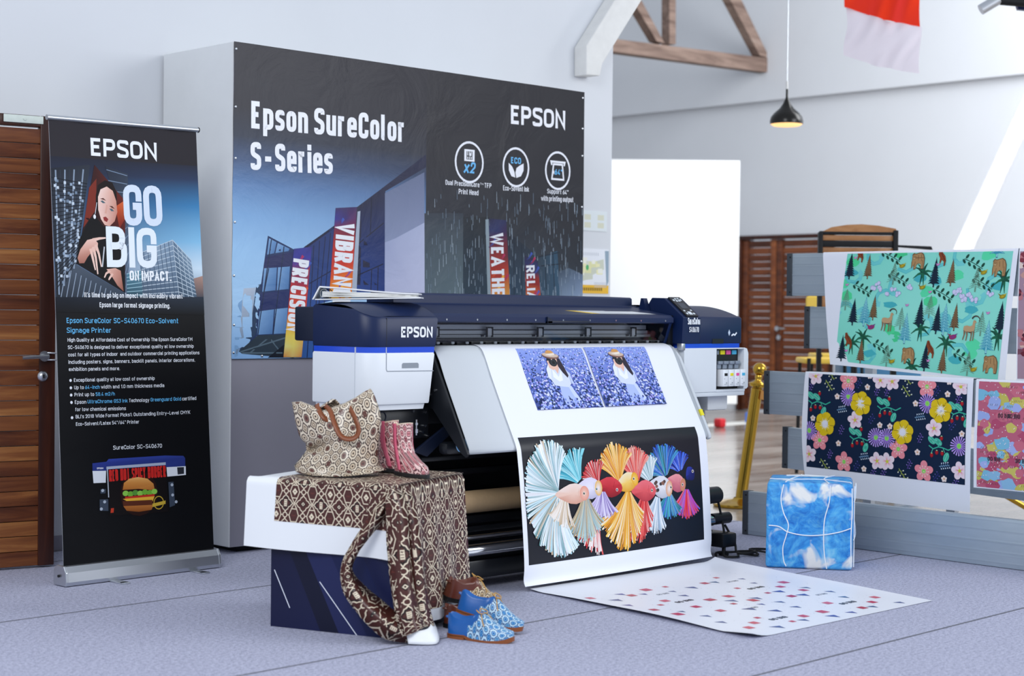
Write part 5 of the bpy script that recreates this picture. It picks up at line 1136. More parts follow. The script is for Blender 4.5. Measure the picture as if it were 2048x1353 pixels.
Fp = [(0.2005, 0.2958), (0.3346, 0.3380), (0.4512, 0.3244), (0.5975, 0.3265), (0.7171, 0.3125), (0.8126, 0.3123), (0.9246, 0.3235), (1.0347, 0.3415), (0.3666, 0.2663), (0.4802, 0.2813), (0.6539, 0.2687), (0.7613, 0.2427), (0.8576, 0.2294), (0.9423, 0.2416), (1.0722, 0.2511), (0.2362, 0.2761), (0.4412, 0.2255)]
Bp = [(0.2888, 0.2848), (0.3962, 0.3019), (0.5276, 0.2986), (0.6501, 0.3110), (0.7661, 0.2655), (0.8863, 0.2753), (1.0021, 0.2860), (1.1075, 0.3212)]
Ep = [(0.3585, 0.2819), (0.4423, 0.2957), (0.5776, 0.2832), (0.6975, 0.3247), (0.8192, 0.2641), (0.9579, 0.2685), (1.0453, 0.2749), (1.1274, 0.3327)]
K1 = .00086
fan(a, Fp[7], 55, 155, 100 * K1, ['#2d4fd0', '#1d2f9c', '#4a78ea', '#182070'], 24, seed=81)
fan(a, Fp[14], 225, 300, 150 * K1, ['#d83a4a', '#e8607a', '#4a6ae0', '#b04ad0', '#e02a30'], 26, seed=82)
body(a, Bp[7], .034, .038, .6, ['#2a3aa0', '#1c2470', '#141a50'], Ep[7])
fan(a, Fp[6], 55, 165, [150 * K1, 165 * K1, 120 * K1], ['#1f7a6a', '#2450c0', '#3a8ad0', '#0f4a4a', '#4aa8b0', '#1a3a9a'], 36, seed=71, tip='#4a90e0')
fan(a, Fp[13], 225, 305, 130 * K1, ['#2a7a8a', '#3aa0c0', '#4a70d8', '#1f5a70', '#5ac0d0'], 30, seed=72)
body(a, Bp[6], .066, .045, -.25, ['#e89aa0', '#d87a86', '#b85a6e'], Ep[6], head='#c88a5a')
fan(a, Fp[5], 70, 150, [110 * K1, 150 * K1], ['#dfe8ee', '#a8c4cc', '#f2f5f8', '#7aa0a8'], 26, seed=61)
fan(a, Fp[12], 228, 275, [120 * K1, 190 * K1, 150 * K1], ['#dfe6ee', '#c2d2e0', '#9ab0c8', '#f4f6fa'], 26, seed=62)
body(a, Bp[5], .082, .055, -.2, ['#d9dbe4', '#e9e6ea', '#b9bccb'], Ep[5], head='#e0a070')
for k in range(9): random.seed(k); a.ell(Bp[5][0] + random.uniform(-.05, .03), Bp[5][1] + random.uniform(-.02, .025), .010, .008, random.choice(['#5a4440', '#8a6050', '#3a3436']))
fan(a, Fp[4], 62, 128, [150 * K1, 175 * K1, 120 * K1], ['#d8343a', '#e85a52', '#c0242e', '#f08a7a'], 34, seed=51, tip='#f0b0a4')
fan(a, Fp[11], 232, 285, [250 * K1, 230 * K1, 110 * K1], ['#d8343a', '#e6504c', '#b8202a', '#f0645a'], 34, seed=52, tip='#f4e4e0')
body(a, Bp[4], .082, .052, -.05, ['#e8707a', '#e05a60', '#b83a44'], Ep[4])
fan(a, Fp[3], 62, 140, [150 * K1, 185 * K1, 150 * K1], ['#e0942a', '#f0b040', '#d07a20', '#f4c868'], 36, seed=41, tip='#f2d8a4')
fan(a, Fp[10], 222, 300, [250 * K1, 290 * K1, 130 * K1], ['#e8a430', '#f2bc4c', '#d88a24', '#f6d27a'], 42, seed=42, tip='#f6ecd8')
body(a, Bp[3], .078, .046, .22, ['#f0e2c0', '#f2cc6a', '#e0a030'], Ep[3], head='#e8a820')
fan(a, Fp[2], 75, 150, 110 * K1, ['#c8242e', '#e04a48', '#f0d8d4', '#a81a26'], 24, seed=31)
fan(a, Fp[16], 215, 262, [200 * K1, 230 * K1], ['#d02a34', '#e8605e', '#f2e2e0', '#b01c28'], 26, seed=32, tip='#f6f0ee')
body(a, Bp[2], .088, .048, -.12, ['#d8404a', '#c02a36', '#8a1824'], Ep[2], eyecol='#14306a')
fan(a, Fp[9], 225, 300, [120 * K1, 130 * K1], ['#cfc4e8', '#e6e0f4', '#a898d0', '#8a74b8'], 22, seed=33)
fan(a, Fp[1], 85, 160, [150 * K1, 165 * K1], ['#4ab4c8', '#8ad8e4', '#2a8aa4', '#c8eef2'], 30, seed=21)
fan(a, Fp[8], 235, 300, [200 * K1, 220 * K1, 160 * K1], ['#c0aa84', '#a88e60', '#d8ccb0', '#8a98a0'], 30, seed=22, tip='#a8d0d8')
body(a, Bp[1], .082, .05, -.05, ['#dcd6ec', '#e8e4f0', '#b8b4d0'], Ep[1], eyecol='#2a5a6a', head='#e8b858')
fan(a, Fp[0], 78, 285, [190 * K1, 250 * K1, 235 * K1, 215 * K1, 240 * K1, 290 * K1, 270 * K1], ['#cfe2ec', '#f2f6fa', '#8fb4b8', '#5a8a8c', '#e4e6ec', '#a8d4e0', '#c8b49a', '#6a9aa8', '#ffffff'], 84, seed=11, jag=.10, tip='#dff0f6')
fan(a, Fp[15], 230, 275, [130 * K1, 150 * K1], ['#e8d8c8', '#c8b090', '#f4ece4'], 16, seed=12)
body(a, Bp[0], .100, .047, -.03, ['#f0dcd4', '#ecc8b8', '#d8a08c'], Ep[0], head='#e89a86')
a.T = None
a.build('fish_picture', sheet_surf, 'photo_print', PT, cv=VR, cu=[SW * i / 30 for i in range(31)], off=.0007, label='picture of a row of colourful long-finned fish on black')

# ============================================================ print lying on the carpet
FS = thing('floor_print', 'large white print sheet lying on the carpet with small red and blue shapes', 'print', (5.57, 4.4, 0))
FQ = [Vector(p) for p in ((4.998, 5.039), (6.267, 5.051), (6.121, 3.762), (4.881, 3.753))]
def fsurf(u, v):
    """u 0..1.27 along the back edge, v 0..1.29 from the front edge to the back edge"""
    s_, t = u / 1.27, v / 1.29
    p = (FQ[3].lerp(FQ[2], s_)).lerp(FQ[0].lerp(FQ[1], s_), t)
    z = .0022 + .008 * max(0, (t - .93) / .07) ** 1.5 * (1 - .3 * s_) + .012 * max(0, (.10 - s_) / .10) ** 2 * math.sin(t * PI) + .020 * max(0, 1 - s_ / .10) ** 2 * max(0, 1 - t / .12)
    z += .006 * (math.sin(s_ * 9 + 1) * math.sin(t * 5)) ** 2 * (1 - abs(2 * t - 1)) + .018 * max(0, (s_ - .93) / .07) ** 2 * t
    return Vector((p.x, p.y, z)), Vector((0, 0, 1))
b = MB(); b.grid(lambda u, v: fsurf(1.27 * u, 1.29 * v)[0], 44, 44); b.build('sheet', 'paper_white', FS)
a = Art(0, 1.27, 0, 1.29)
def fl(ps):
    out = []
    for x, y in ps:
        t = .5; s_ = .5
        for _ in range(8):
            A_, B_ = FQ[3].lerp(FQ[0], t), FQ[2].lerp(FQ[1], t); s_ = (Vector((x, y)) - A_).dot(B_ - A_) / (B_ - A_).length_squared
            A_, B_ = FQ[3].lerp(FQ[2], s_), FQ[0].lerp(FQ[1], s_); t = (Vector((x, y)) - A_).dot(B_ - A_) / (B_ - A_).length_squared
        out.append((s_ * 1.27, t * 1.29))
    return out
random.seed(6)
for x, y in fl([(5.8813, 4.7310), (5.7273, 4.6720), (5.5150, 4.7199), (5.3922, 4.7240), (5.2416, 4.6719), (5.0475, 4.7297), (5.2483, 4.4930), (5.1597, 4.4394), (5.0444, 4.3753), (5.0400, 4.2460), (5.7319, 4.4933), (5.5331, 4.3838), (5.4047, 4.3796), (5.2407, 4.3197), (5.3974, 4.2495), (5.2465, 4.1965), (5.5312, 4.2523), (5.2345, 4.0024), (5.1398, 3.9449), (5.8999, 4.3872), (5.7338, 4.3298), (5.7434, 4.2120), (5.8968, 4.2615), (5.7256, 4.0150), (5.5434, 3.9120), (5.4046, 3.9040), (5.2788, 3.8656), (5.7449, 3.8579), (5.8902, 3.9074), (6.0000, 3.9670), (6.0170, 4.4573), (5.0454, 3.8971)]):
    s_ = random.choice([.014, .021, .021, .025]); a.poly([(x - s_, y - s_ * .9), (x + s_ * .9, y - s_), (x + s_, y + s_ * .9), (x - s_ * .9, y + s_)], random.choice(['#b8274a', '#c8324e', '#c42a56', '#d4546a'])); a.L -= .95
for x, y in fl([(5.9483, 4.6362), (5.7798, 4.6574), (5.5885, 4.6290), (5.4487, 4.6201), (5.3010, 4.6556), (5.1017, 4.6309), (5.4048, 4.5199), (5.0976, 4.2749), (5.0985, 4.1484), (5.0431, 4.0279), (5.8969, 4.5289), (5.7895, 4.3103), (5.5905, 4.1560), (5.4025, 4.0386), (5.4741, 4.1650), (5.7956, 4.1880), (5.9595, 4.2936), (5.9599, 4.1659), (5.8911, 4.0460), (5.6190, 3.8229), (5.4920, 3.8232), (5.3317, 3.8491), (5.1383, 3.8282), (5.7947, 3.8407), (5.9661, 3.8231), (5.5441, 4.0419), (5.5822, 4.2751), (5.2216, 4.7161), (5.4438, 4.2940), (5.0466, 4.5168), (5.3527, 4.1304)]):
    s_ = random.choice([.017, .022, .027]); a.poly([(x - s_, y + s_), (x + s_, y + s_ * .6), (x + s_ * .4, y - s_ * 1.1)], random.choice(['#33459a', '#3c4a8e', '#2b3a9c', '#4a5a94', '#2f5a8c'])); a.L -= .95
for x, y in fl([(5.7472, 4.4305), (5.2499, 4.4202), (5.2352, 3.9260), (5.7427, 3.9488)]): a.text('GO BIG', x, y, .030, '#23242e', sx=.8, sw=.22, rot=.0)
for x, y in fl([(5.8238, 4.6129), (5.3292, 4.5976), (5.8310, 4.1376), (5.3386, 4.1301)]): a.text('GO BIG', x, y, .022, '#7b7f8c', sx=.9, sw=.12, italic=.25)
for k in range(260):
    x, y = random.uniform(.10, 1.17), random.uniform(.10, 1.05); a.ell(x, y, random.uniform(.0012, .003), random.uniform(.0012, .003), random.choice(['#9aa0ae', '#b9bcc8', '#6c7282', '#cfc9a8', '#d8a8b4']), n=5); a.L -= .97
a.build('print', fsurf, 'photo_print', FS, off=.0006, cu=[1.27 * i / 44 for i in range(45)], cv=[1.29 * i / 44 for i in range(45)])

# ============================================================ aluminium bleacher
nb = NB('plank_alu'); v = nb.coord('Object', (1, .25, 1)); nz = nb.noise(v, 14, 4, .6)
wv = nb.n('ShaderNodeTexWave', wave_type='BANDS', bands_direction='Z'); wv.inputs['Scale'].default_value = 6.3; nb.link(nb.coord('Object'), wv.inputs[0])
nb.base(nb.mix(nz.outputs['Fac'], '#a3b2bd', '#bcc8d1')); nb.bump(nb.math('POWER', wv.outputs['Fac'], 14.0), .22, .004); M['plank_alu'] = nb.set(.42, .35, .5)
mat('cap_grey', '#3c4248', 0.5)
BL = thing('bleacher', 'stepped aluminium bleacher of horizontal planks with dark end caps', 'bleacher', (7.45, 4.4, 0))
for x, z0, z1, dz in ((7.18, .002, .237, 0), (7.355, .652, .888, 0), (7.53, .343, .572, -.055), (7.55, 1.306, 1.541, 0), (7.72, 1.012, 1.247, 0)):
    b = MB(); y0, y1 = 2.9, 5.565
    b.box(x, x + .045, y0, y1, z0, z1, .004)
    for q in range(1, 4): zz = z0 + (z1 - z0) * q / 4; b.box(x - .0015, x + .001, y0, y1, zz - .0016, zz + .0016)
    b.v = [(p[0], p[1], p[2] + dz * (5.6 - p[1]) / 1.5) for p in b.v]; pk = b.build('plank', 'plank_alu', BL)
    b = MB(); b.box(x - .003, x + .048, 5.562, 5.60, z0 - .002, z1 + .002, .003); pc_ = b.build('end_cap', 'cap_grey', pk)
    for zz in (z0 + .02, z1 - .02):
        b = MB(); b.cyl((x - .003, 5.575, zz), (x - .005, 5.575, zz), .005, 8); b.build('rivet', 'rubber', pc_)
for y in (5.06, 4.55, 3.4):
    b = MB(); b.box(7.60, 7.64, y, y + .05, 0.001, 1.52); b.box(7.40, 7.60, y, y + .05, .70, .74).box(7.23, 7.60, y, y + .05, .08, .12).box(7.60, 7.73, y, y + .05, 1.10, 1.14).box(7.575, 7.60, y, y + .05, .40, .50).box(7.593, 7.61, y, y + .05, 1.36, 1.48); b.build('post', 'alu', BL)

# ------------------------------------------------------------ hanging prints
print_mat('fabric_print', 0.55, 0.25, bump=.05, bscale=5)
def hang(name, label, prof, ys, zb, zr, art, cat='print', bulge=0.0, quad=None, nu=24):
    """sheet over a plank: prof = (X,z) from the back over the top, zr = z range scaled per side"""
    d = thing(name, label, cat, (prof[-1][0], (ys[0] + ys[1]) / 2, prof[-1][1]))
    P = [Vector((p[1], p[2])) for p in smooth([(0, *p) for p in prof], 8)]; S = [0]
    for p, q in zip(P, P[1:]): S.append(S[-1] + (q - p).length)
    def pt(u, t):
        k = t * (len(P) - 1); i = min(int(k), len(P) - 2); p = P[i].lerp(P[i + 1], k - i); tn = (P[i + 1] - P[i]).normalized()
        down_ = max(0, (zr[0] - p.y) / (zr[0] - zr[1])); yl, yr = ys[:2][:2]
        z = p.y if p.y > zr[0] else zr[0] - (zr[0] - zb[0] - (zb[1] - zb[0]) * u) * down_
        yl2 = yl + (ys[2] - yl) * down_ + bulge * math.sin(min(1, down_) * PI); yr2 = yr + (ys[3] - yr) * down_ if len(ys) > 3 else yr
        x = p.x + .006 * math.sin(u * 7) * down_ * down_
        return Vector((x, yl2 + (yr2 - yl2) * u, z)), Vector((tn.y, 0, -tn.x)) if False else Vector((-1, 0, 0.0))
    b = MB(); b.grid(lambda u, v: pt(u, v)[0], nu, len(P) - 1); b.build('sheet', 'paper_white', d)
    # front surface lookup used by the artwork: (y, z) -> x
    def front(y, z):
        lo = 0
        for i in range(len(P) - 1, 0, -1):
            dn = lambda w_: max(0, (zr[0] - w_) / (zr[0] - zr[1]))
            u = (ys[0] - y) / (ys[0] - ys[1]); zz = lambda i_: P[i_].y if P[i_].y > zr[0] else zr[0] - (zr[0] - zb[0] - (zb[1] - zb[0]) * u) * dn(P[i_].y)
            if zz(i - 1) >= z: f_ = (z - zz(i)) / max(1e-9, zz(i - 1) - zz(i)); p = P[i].lerp(P[i - 1], f_); return p.x + .006 * math.sin(u * 7) * dn(p.y) ** 2
        return P[-1].x
    art(d, front); return d
def profile(x, ztop, zbot): return [(x + .085, ztop - .12), (x + .083, ztop - .012), (x + .066, ztop + .001), (x + .018, ztop + .001), (x + .001, ztop - .012), (x - .004, ztop - .15), (x - .012, (ztop + zbot) / 2 - .05), (x - .008, zbot)]

# flower motifs ------------------------------------------------
def petals(a, x, y, r, n, col, rot=0, wid=.42, off=.55, edge=None):
    for k in range(n):
        an = rot + 2 * PI * k / n; a.ell(x + r * off * math.cos(an), y + r * off * math.sin(an), r * (1 - off), r * wid, col, an, 14, edge); a.L -= .98
    a.L += .5
def yellow(a, x, y, r):
    petals(a, x, y, r, 6, '#e6c61c', .3, .48, .5)
    for k in range(6): an = .3 + PI / 6 + 2 * PI * k / 6; a.line([(x + r * .35 * math.cos(an), y + r * .35 * math.sin(an)), (x + r * .92 * math.cos(an + .12), y + r * .92 * math.sin(an + .12))], r * .035, '#5a5020'); a.L -= .9
    for k in range(18): an = 2 * PI * k / 18; rr = r * (.42 if k % 2 else .52); a.taper([(x, y), (x + rr * math.cos(an), y + rr * math.sin(an))], r * .12, r * .05, '#f6f4e6', '#f0e2a0'); a.L -= .95
    a.ell(x, y, r * .30, r * .30, '#f0f2fb', edge='#e6e6ee')
def daisy(a, x, y, r):
    for k in range(20):
        an = 2 * PI * k / 20; a.taper([(x + r * .15 * math.cos(an), y + r * .15 * math.sin(an)), (x + r * .6 * math.cos(an), y + r * .6 * math.sin(an)), (x + r * math.cos(an), y + r * math.sin(an))], r * .07, r * .15, '#8f62cf' if k % 2 else '#a884e0', '#c2a6ee'); a.L -= .95
    a.ell(x, y, r * .26, r * .28, '#7ed850', edge='#9be070')
def pink5(a, x, y, r, rot=.3):
    petals(a, x, y, r, 5, '#f0929c', rot, .36, .58); a.ell(x, y, r * .34, r * .34, '#f09aa4')
    for k in range(10): an = 2 * PI * k / 10; a.line([(x, y), (x + r * .46 * math.cos(an), y + r * .46 * math.sin(an))], r * .03, '#f4e0d4'); a.ell(x + r * .48 * math.cos(an), y + r * .48 * math.sin(an), r * .05, r * .05, '#fbf0ea', n=6); a.L -= 1.9
    a.ell(x, y, r * .20, r * .20, '#8ee060')
def white5(a, x, y, r, rot=.5):
    petals(a, x, y, r, 5, '#f2dfe8', rot, .38, .56); a.ell(x, y, r * .36, r * .36, '#f4dce6')
    for k in range(5):
        an = rot + 2 * PI * k / 5
        for q in (-.2, 0, .2): a.taper([(x, y), (x + r * .58 * math.cos(an + q), y + r * .58 * math.sin(an + q))], r * .07, r * .02, '#e87a96', '#f0a8b8'); a.L -= .97
    a.ell(x, y, r * .19, r * .19, '#c8c42a', edge='#e0dc60')
def tiny(a, x, y, r):
    petals(a, x, y, r, 5, '#f2e2dc', .4, .42, .5); a.ell(x, y, r * .3, r * .3, '#e0a878')
def vine(a, x, y, s, flip=1):
    F = lambda p: (x + flip * p[0] * s, y + p[1] * s)
    a.line([F(p) for p in ((-1, .1), (-.6, -.15), (-.1, .05), (.3, 0), (.8, -.15), (1.3, .1))], s * .09, '#3ab89a'); a.line([F(p) for p in ((-.6, -.1), (-.75, -.5))], s * .05, '#58c8ac'); a.line([F(p) for p in ((-.1, .05), (-.2, .5), (.1, .7))], s * .07, '#49c0a2'); a.line([F(p) for p in ((.3, 0), (.5, -.4))], s * .05, '#58c8ac')
    for (cx, cy), rot in (((-.75, .55), -.7), ((-.15, .45), -.6), ((.62, -.75), 1.2)):
        c_ = F((cx, cy)); a.ell(*c_, s * .42, s * .25, '#2f9f86', rot * flip, 12, '#56c8ac'); a.line([(c_[0] - s * .3 * math.cos(rot * flip), c_[1] - s * .3 * math.sin(rot * flip)), (c_[0] + s * .3 * math.cos(rot * flip), c_[1] + s * .3 * math.sin(rot * flip))], s * .035, '#a6e8d4')
    for p in ((.15, .78), (-.72, -.68), (-.25, -.42), (.25, -.45)): c_ = F(p); a.ell(*c_, s * .16, s * .20, '#c8232c', 0, 9, '#8a1420'); a.ell(c_[0], c_[1] + s * .17, s * .08, s * .05, '#9ad8a0', n=6)
def sprig(a, x, y, s, c1, c2, n=7, rot=0.4):
    random.seed(int(x * 977 + y * 131)); a.line([(x - s * math.cos(rot), y - s * math.sin(rot)), (x + s * math.cos(rot), y + s * math.sin(rot))], s * .08, c1)
    for k in range(n):
        t = -.8 + 1.6 * k / (n - 1); bx, by = x + s * t * math.cos(rot), y + s * t * math.sin(rot); sd = 1 if k % 2 else -1; ex, ey = bx + s * .5 * math.cos(rot + sd * 1.2), by + s * .5 * math.sin(rot + sd * 1.2); a.line([(bx, by), (ex, ey)], s * .05, c1); a.ell(ex, ey, s * .11, s * .11, c2, n=7); a.L -= 1.8
def art_navy(d, front):
    a = Art(0, .965, 0, .51); a.rect(0, 0, .965, .51, '#0c2340')
    Z_ = lambda q: q
    for x, y in [(0.3210, 0.4704), (0.7912, 0.4595), (0.3197, 0.0325), (0.8008, 0.0240), (0.4061, 0.2886), (0.8847, 0.2930)]: sprig(a, x, y, .026, '#34308a', '#6a62b0', 6, .9)
    for x, y in [(0.2175, 0.3290), (0.6975, 0.3240), (0.3661, 0.0896), (0.8483, 0.0861)]: sprig(a, x, y, .030, '#8ab4d8', '#dfeaf4', 9, .2)
    for x, y in [(0.1332, 0.4527), (0.6125, 0.4517), (0.1131, 0.0259), (0.6047, 0.0202), (0.1441, 0.5106), (0.6167, 0.5132)]: sprig(a, x, y, .034, '#b8cc50', '#eef0dc', 6, -.9)
    for x, y in [(0.2206, 0.2156), (0.7040, 0.2124), (0.1497, 0.0795), (0.6441, 0.0722), (0.4351, 0.4375), (0.4965, 0.4380), (0.9174, 0.4295), (0.0180, 0.4391), (0.4251, 0.0082), (0.4883, 0.0114), (0.9121, 0.0058)]: sprig(a, x, y, .024, '#7a5ac0', '#a88ae0', 6, 1.1)
    for x, y in [(0.0651, 0.3562), (0.5040, 0.3560), (0.9295, 0.3606)]: vine(a, x, y, .062)
    for x, y in [(0.3387, 0.1841), (0.8204, 0.1764)]: vine(a, x, y, .062, 1)
    for x, y in [(0.1891, 0.3952), (0.3778, 0.4571), (0.2061, 0.1447), (0.3685, 0.0234), (0.8622, 0.5142), (0.8560, 0.4508), (0.6715, 0.3906), (0.6931, 0.1413), (0.8491, 0.0191), (0.4619, 0.2625), (0.5237, 0.2608), (0.9443, 0.2559), (0.0372, 0.2673), (0.3895, 0.5171)]: tiny(a, x, y, .017)
    for x, y in [(0.2573, 0.4834), (0.0854, 0.1516), (0.2416, 0.0494), (0.7357, 0.4816), (0.5791, 0.1475), (0.7323, 0.0473)]: pink5(a, x, y, .056)
    for x, y in [(0.0462, 0.4953), (0.3076, 0.2776), (0.0189, 0.0706), (0.4502, 0.0735), (0.5129, 0.0762), (0.4556, 0.4978), (0.5279, 0.4953), (0.7851, 0.2719), (0.9365, 0.0685), (0.9303, 0.4931)]: white5(a, x, y, .048)
    for x, y in [(0.2598, 0.3997), (0.0171, 0.1989), (0.4412, 0.1964), (0.5073, 0.1987), (0.7410, 0.3953), (0.9311, 0.1931)]: daisy(a, x, y, .050)
    for x, y in [(0.3403, 0.3680), (0.1171, 0.2420), (0.6012, 0.2370), (0.8189, 0.3654)]: yellow(a, x, y, .066)
    def srf(u, v):
        s_ = u / .965; y = 5.287 - .955 * s_; z = .384 + .503 * (v / .51) - .020 * s_ - .0 * v
        return Vector((front(y, z), y, z)), Vector((-1, 0, 0))
    a.build('floral_pattern', srf, 'fabric_print', d, off=.0008, cv=[.51 * i / 24 for i in range(25)], cu=[.965 * i / 16 for i in range(17)])
hang('navy_floral_print', 'navy blue print with yellow pink and purple flowers hung over the middle plank', profile(7.338, .892, .24), (5.312, 4.300, 5.285, 4.305), (.245, .230), (.88, .24), art_navy, bulge=.022)

# forest motifs -------------------------------------------------
def conifer(a, x, yb, h, w_, col, trunk=None, tiers=8, lace=False):
    h *= 1.15; w_ *= 1.35
    a.line([(x, yb), (x, yb + h * .2)], w_ * .12, trunk or col)
    for k in range(tiers):
        t = k / tiers; y0 = yb + h * (.12 + .80 * t); ww = w_ * .5 * (1 - t) ** .85 + .002; hh = h * .20
        if lace:
            for sd in (-1, 1): a.line([(x, y0 + hh * .6), (x + sd * ww, y0)], .0022, col); a.line([(x, y0 + hh), (x + sd * ww * .6, y0 + hh * .4)], .0018, col); a.L -= 1.9
        else: a.poly([(x - ww, y0), (x - ww * .45, y0 + hh * .10), (x - ww * .2, y0 - hh * .08), (x + ww * .25, y0 + hh * .08), (x + ww, y0 + hh * .02), (x + ww * .25, y0 + hh * .7), (x, y0 + hh * 1.15), (x - ww * .25, y0 + hh * .7)], col); a.L -= .9
    if lace: a.line([(x, yb), (x, yb + h)], .002, col)
def blob(a, x, y, r, col, seed, n=12, sq=.7):
    g_ = random.Random(seed); pts = [(x + r * g_.uniform(.65, 1.1) * math.cos(2 * PI * k / n), y + sq * r * g_.uniform(.65, 1.1) * math.sin(2 * PI * k / n)) for k in range(n)]; a.poly(pts, col)
def swirl(a, x, y, r, c1, c2, rot=0, flip=1):
    r *= 1.25
    for q, (cc, w_) in enumerate(((c1, .42), (c2, .18), (c1, .07))):
        a.taper([(x + flip * r * (1.1 - .19 * k) * math.cos(rot + flip * k * .75), y + r * (1.1 - .19 * k) * math.sin(rot + flip * k * .75)) for k in range(6)], r * w_ * .5, r * w_, cc, c2)
def palm(a, x, y, r, c1='#14523f', c2='#1e6a4c'):
    r *= 1.25
    for k in range(8):
        an = .2 + 2 * PI * k / 8 + .2 * (k % 3); a.taper([(x, y), (x + r * .5 * math.cos(an), y + r * .5 * math.sin(an) + r * .05), (x + r * math.cos(an), y + r * math.sin(an) - r * .12)], r * .30, r * .05, c1 if k % 2 else c2); a.L -= .8
def branch(a, x, y, r):
    a.line([(x - r, y + r * .4), (x, y), (x + r, y - r * .5)], r * .06, '#1c4038')
    for k in range(8): t = -1 + 2 * k / 7; sd = 1 if k % 2 else -1; a.ell(x + r * t, y - .45 * r * t + sd * r * .28, r * .24, r * .13, '#17493a', sd * .9, 8); a.L -= .9
def bear(a, x, y, s):
    c, dk = '#b08a5c', '#6e4e34'
    o = [(-.62, -.75), (-.66, -.1), (-.60, .3), (-.66, .62), (-.5, .80), (-.28, .72), (0, .80), (.32, .88), (.62, .70), (.80, .3), (.82, -.2), (.78, -.75), (.50, -.78), (.46, -.35), (.2, -.2), (-.05, -.35), (-.12, -.78), (-.36, -.82), (-.4, -.3)]
    a.poly([(x + s * p[0] * 1.06, y + s * p[1] * 1.05) for p in o], dk); a.poly([(x + s * p[0] * .96, y + s * p[1] * .95) for p in o], c)
    a.ell(x - s * .42, y + s * .42, s * .26, s * .28, '#a27c50'); a.ell(x - s * .42, y + s * .32, s * .11, s * .09, '#d0b084'); a.ell(x - s * .42, y + s * .36, s * .05, s * .04, '#2a1c14', n=7)
    for q in (-.5, -.34): a.ell(x + s * q, y + s * .50, s * .03, s * .03, '#1a120c', n=6)
    for p, q in (((.05, .6), (.1, .1)), ((.4, .7), (.5, .0)), ((-.25, -.05), (-.3, -.6)), ((.62, .1), (.64, -.6))): a.line([(x + s * p[0], y + s * p[1]), (x + s * q[0], y + s * q[1])], s * .05, dk)
def ibex(a, x, y, s):
    c, dk = '#c2a078', '#3a302a'
    for p in ([(-.62, -.05), (-.55, -.5), (-.66, -1.0), (-.56, -1.0), (-.42, -.5), (-.38, -.1)], [(-.36, -.15), (-.25, -.55), (-.30, -1.05), (-.2, -1.05), (-.12, -.5), (-.15, -.1)], [(.15, -.1), (.22, -.6), (.18, -1.05), (.30, -1.05), (.34, -.5), (.36, .0)], [(.40, .0), (.46, -.5), (.44, -1.0), (.54, -1.0), (.58, -.4), (.56, .1)]): a.poly([(x + s * q[0], y + s * q[1]) for q in p], '#8a6c50')
    a.poly([(x + s * q[0], y + s * q[1]) for q in ((-.66, .0), (-.60, .28), (-.3, .36), (.1, .30), (.30, .42), (.34, .78), (.42, .90), (.58, .86), (.72, .70), (.68, .64), (.58, .66), (.60, .2), (.52, -.12), (.1, -.22), (-.4, -.2))], c)
    a.poly([(x + s * q[0], y + s * q[1]) for q in ((-.3, -.2), (.1, -.24), (.4, -.18), (.1, -.32))], dk)
    pts = [(x + s * (.50 + .42 * math.cos(t) + .1), y + s * (.92 + .36 * math.sin(t))) for t in [2.9 - k * .42 for k in range(9)]]; a.taper(pts, s * .16, s * .05, dk, '#5a4a40')
    a.ell(x + s * .55, y + s * .78, s * .03, s * .03, '#15100c', n=6)
def feline(a, x, y, s):
    a.poly([(x + s * q[0], y + s * q[1]) for q in ((-.5, .9), (-.25, .95), (.0, .5), (.4, .1), (.55, -.4), (.45, -.95), (.30, -.95), (.28, -.5), (.0, -.3), (-.15, -.7), (-.28, -.7), (-.25, -.1), (-.5, .3))], '#8a4424')
    for k in range(6): a.line([(x + s * (-.4 + .14 * k), y + s * (.75 - .2 * k)), (x + s * (-.2 + .14 * k), y + s * (.6 - .2 * k))], s * .06, '#38180e')
def bird(a, x, y, s, c1, c2): a.ell(x, y, s, s * .55, c1, .3, 10, c2); a.poly([(x - s * .8, y), (x - s * 1.6, y + s * .8), (x - s * .4, y + s * .3)], c2); a.poly([(x + s * .7, y + s * .3), (x + s * 1.2, y + s * .9), (x + s * .2, y + s * .5)], c1)
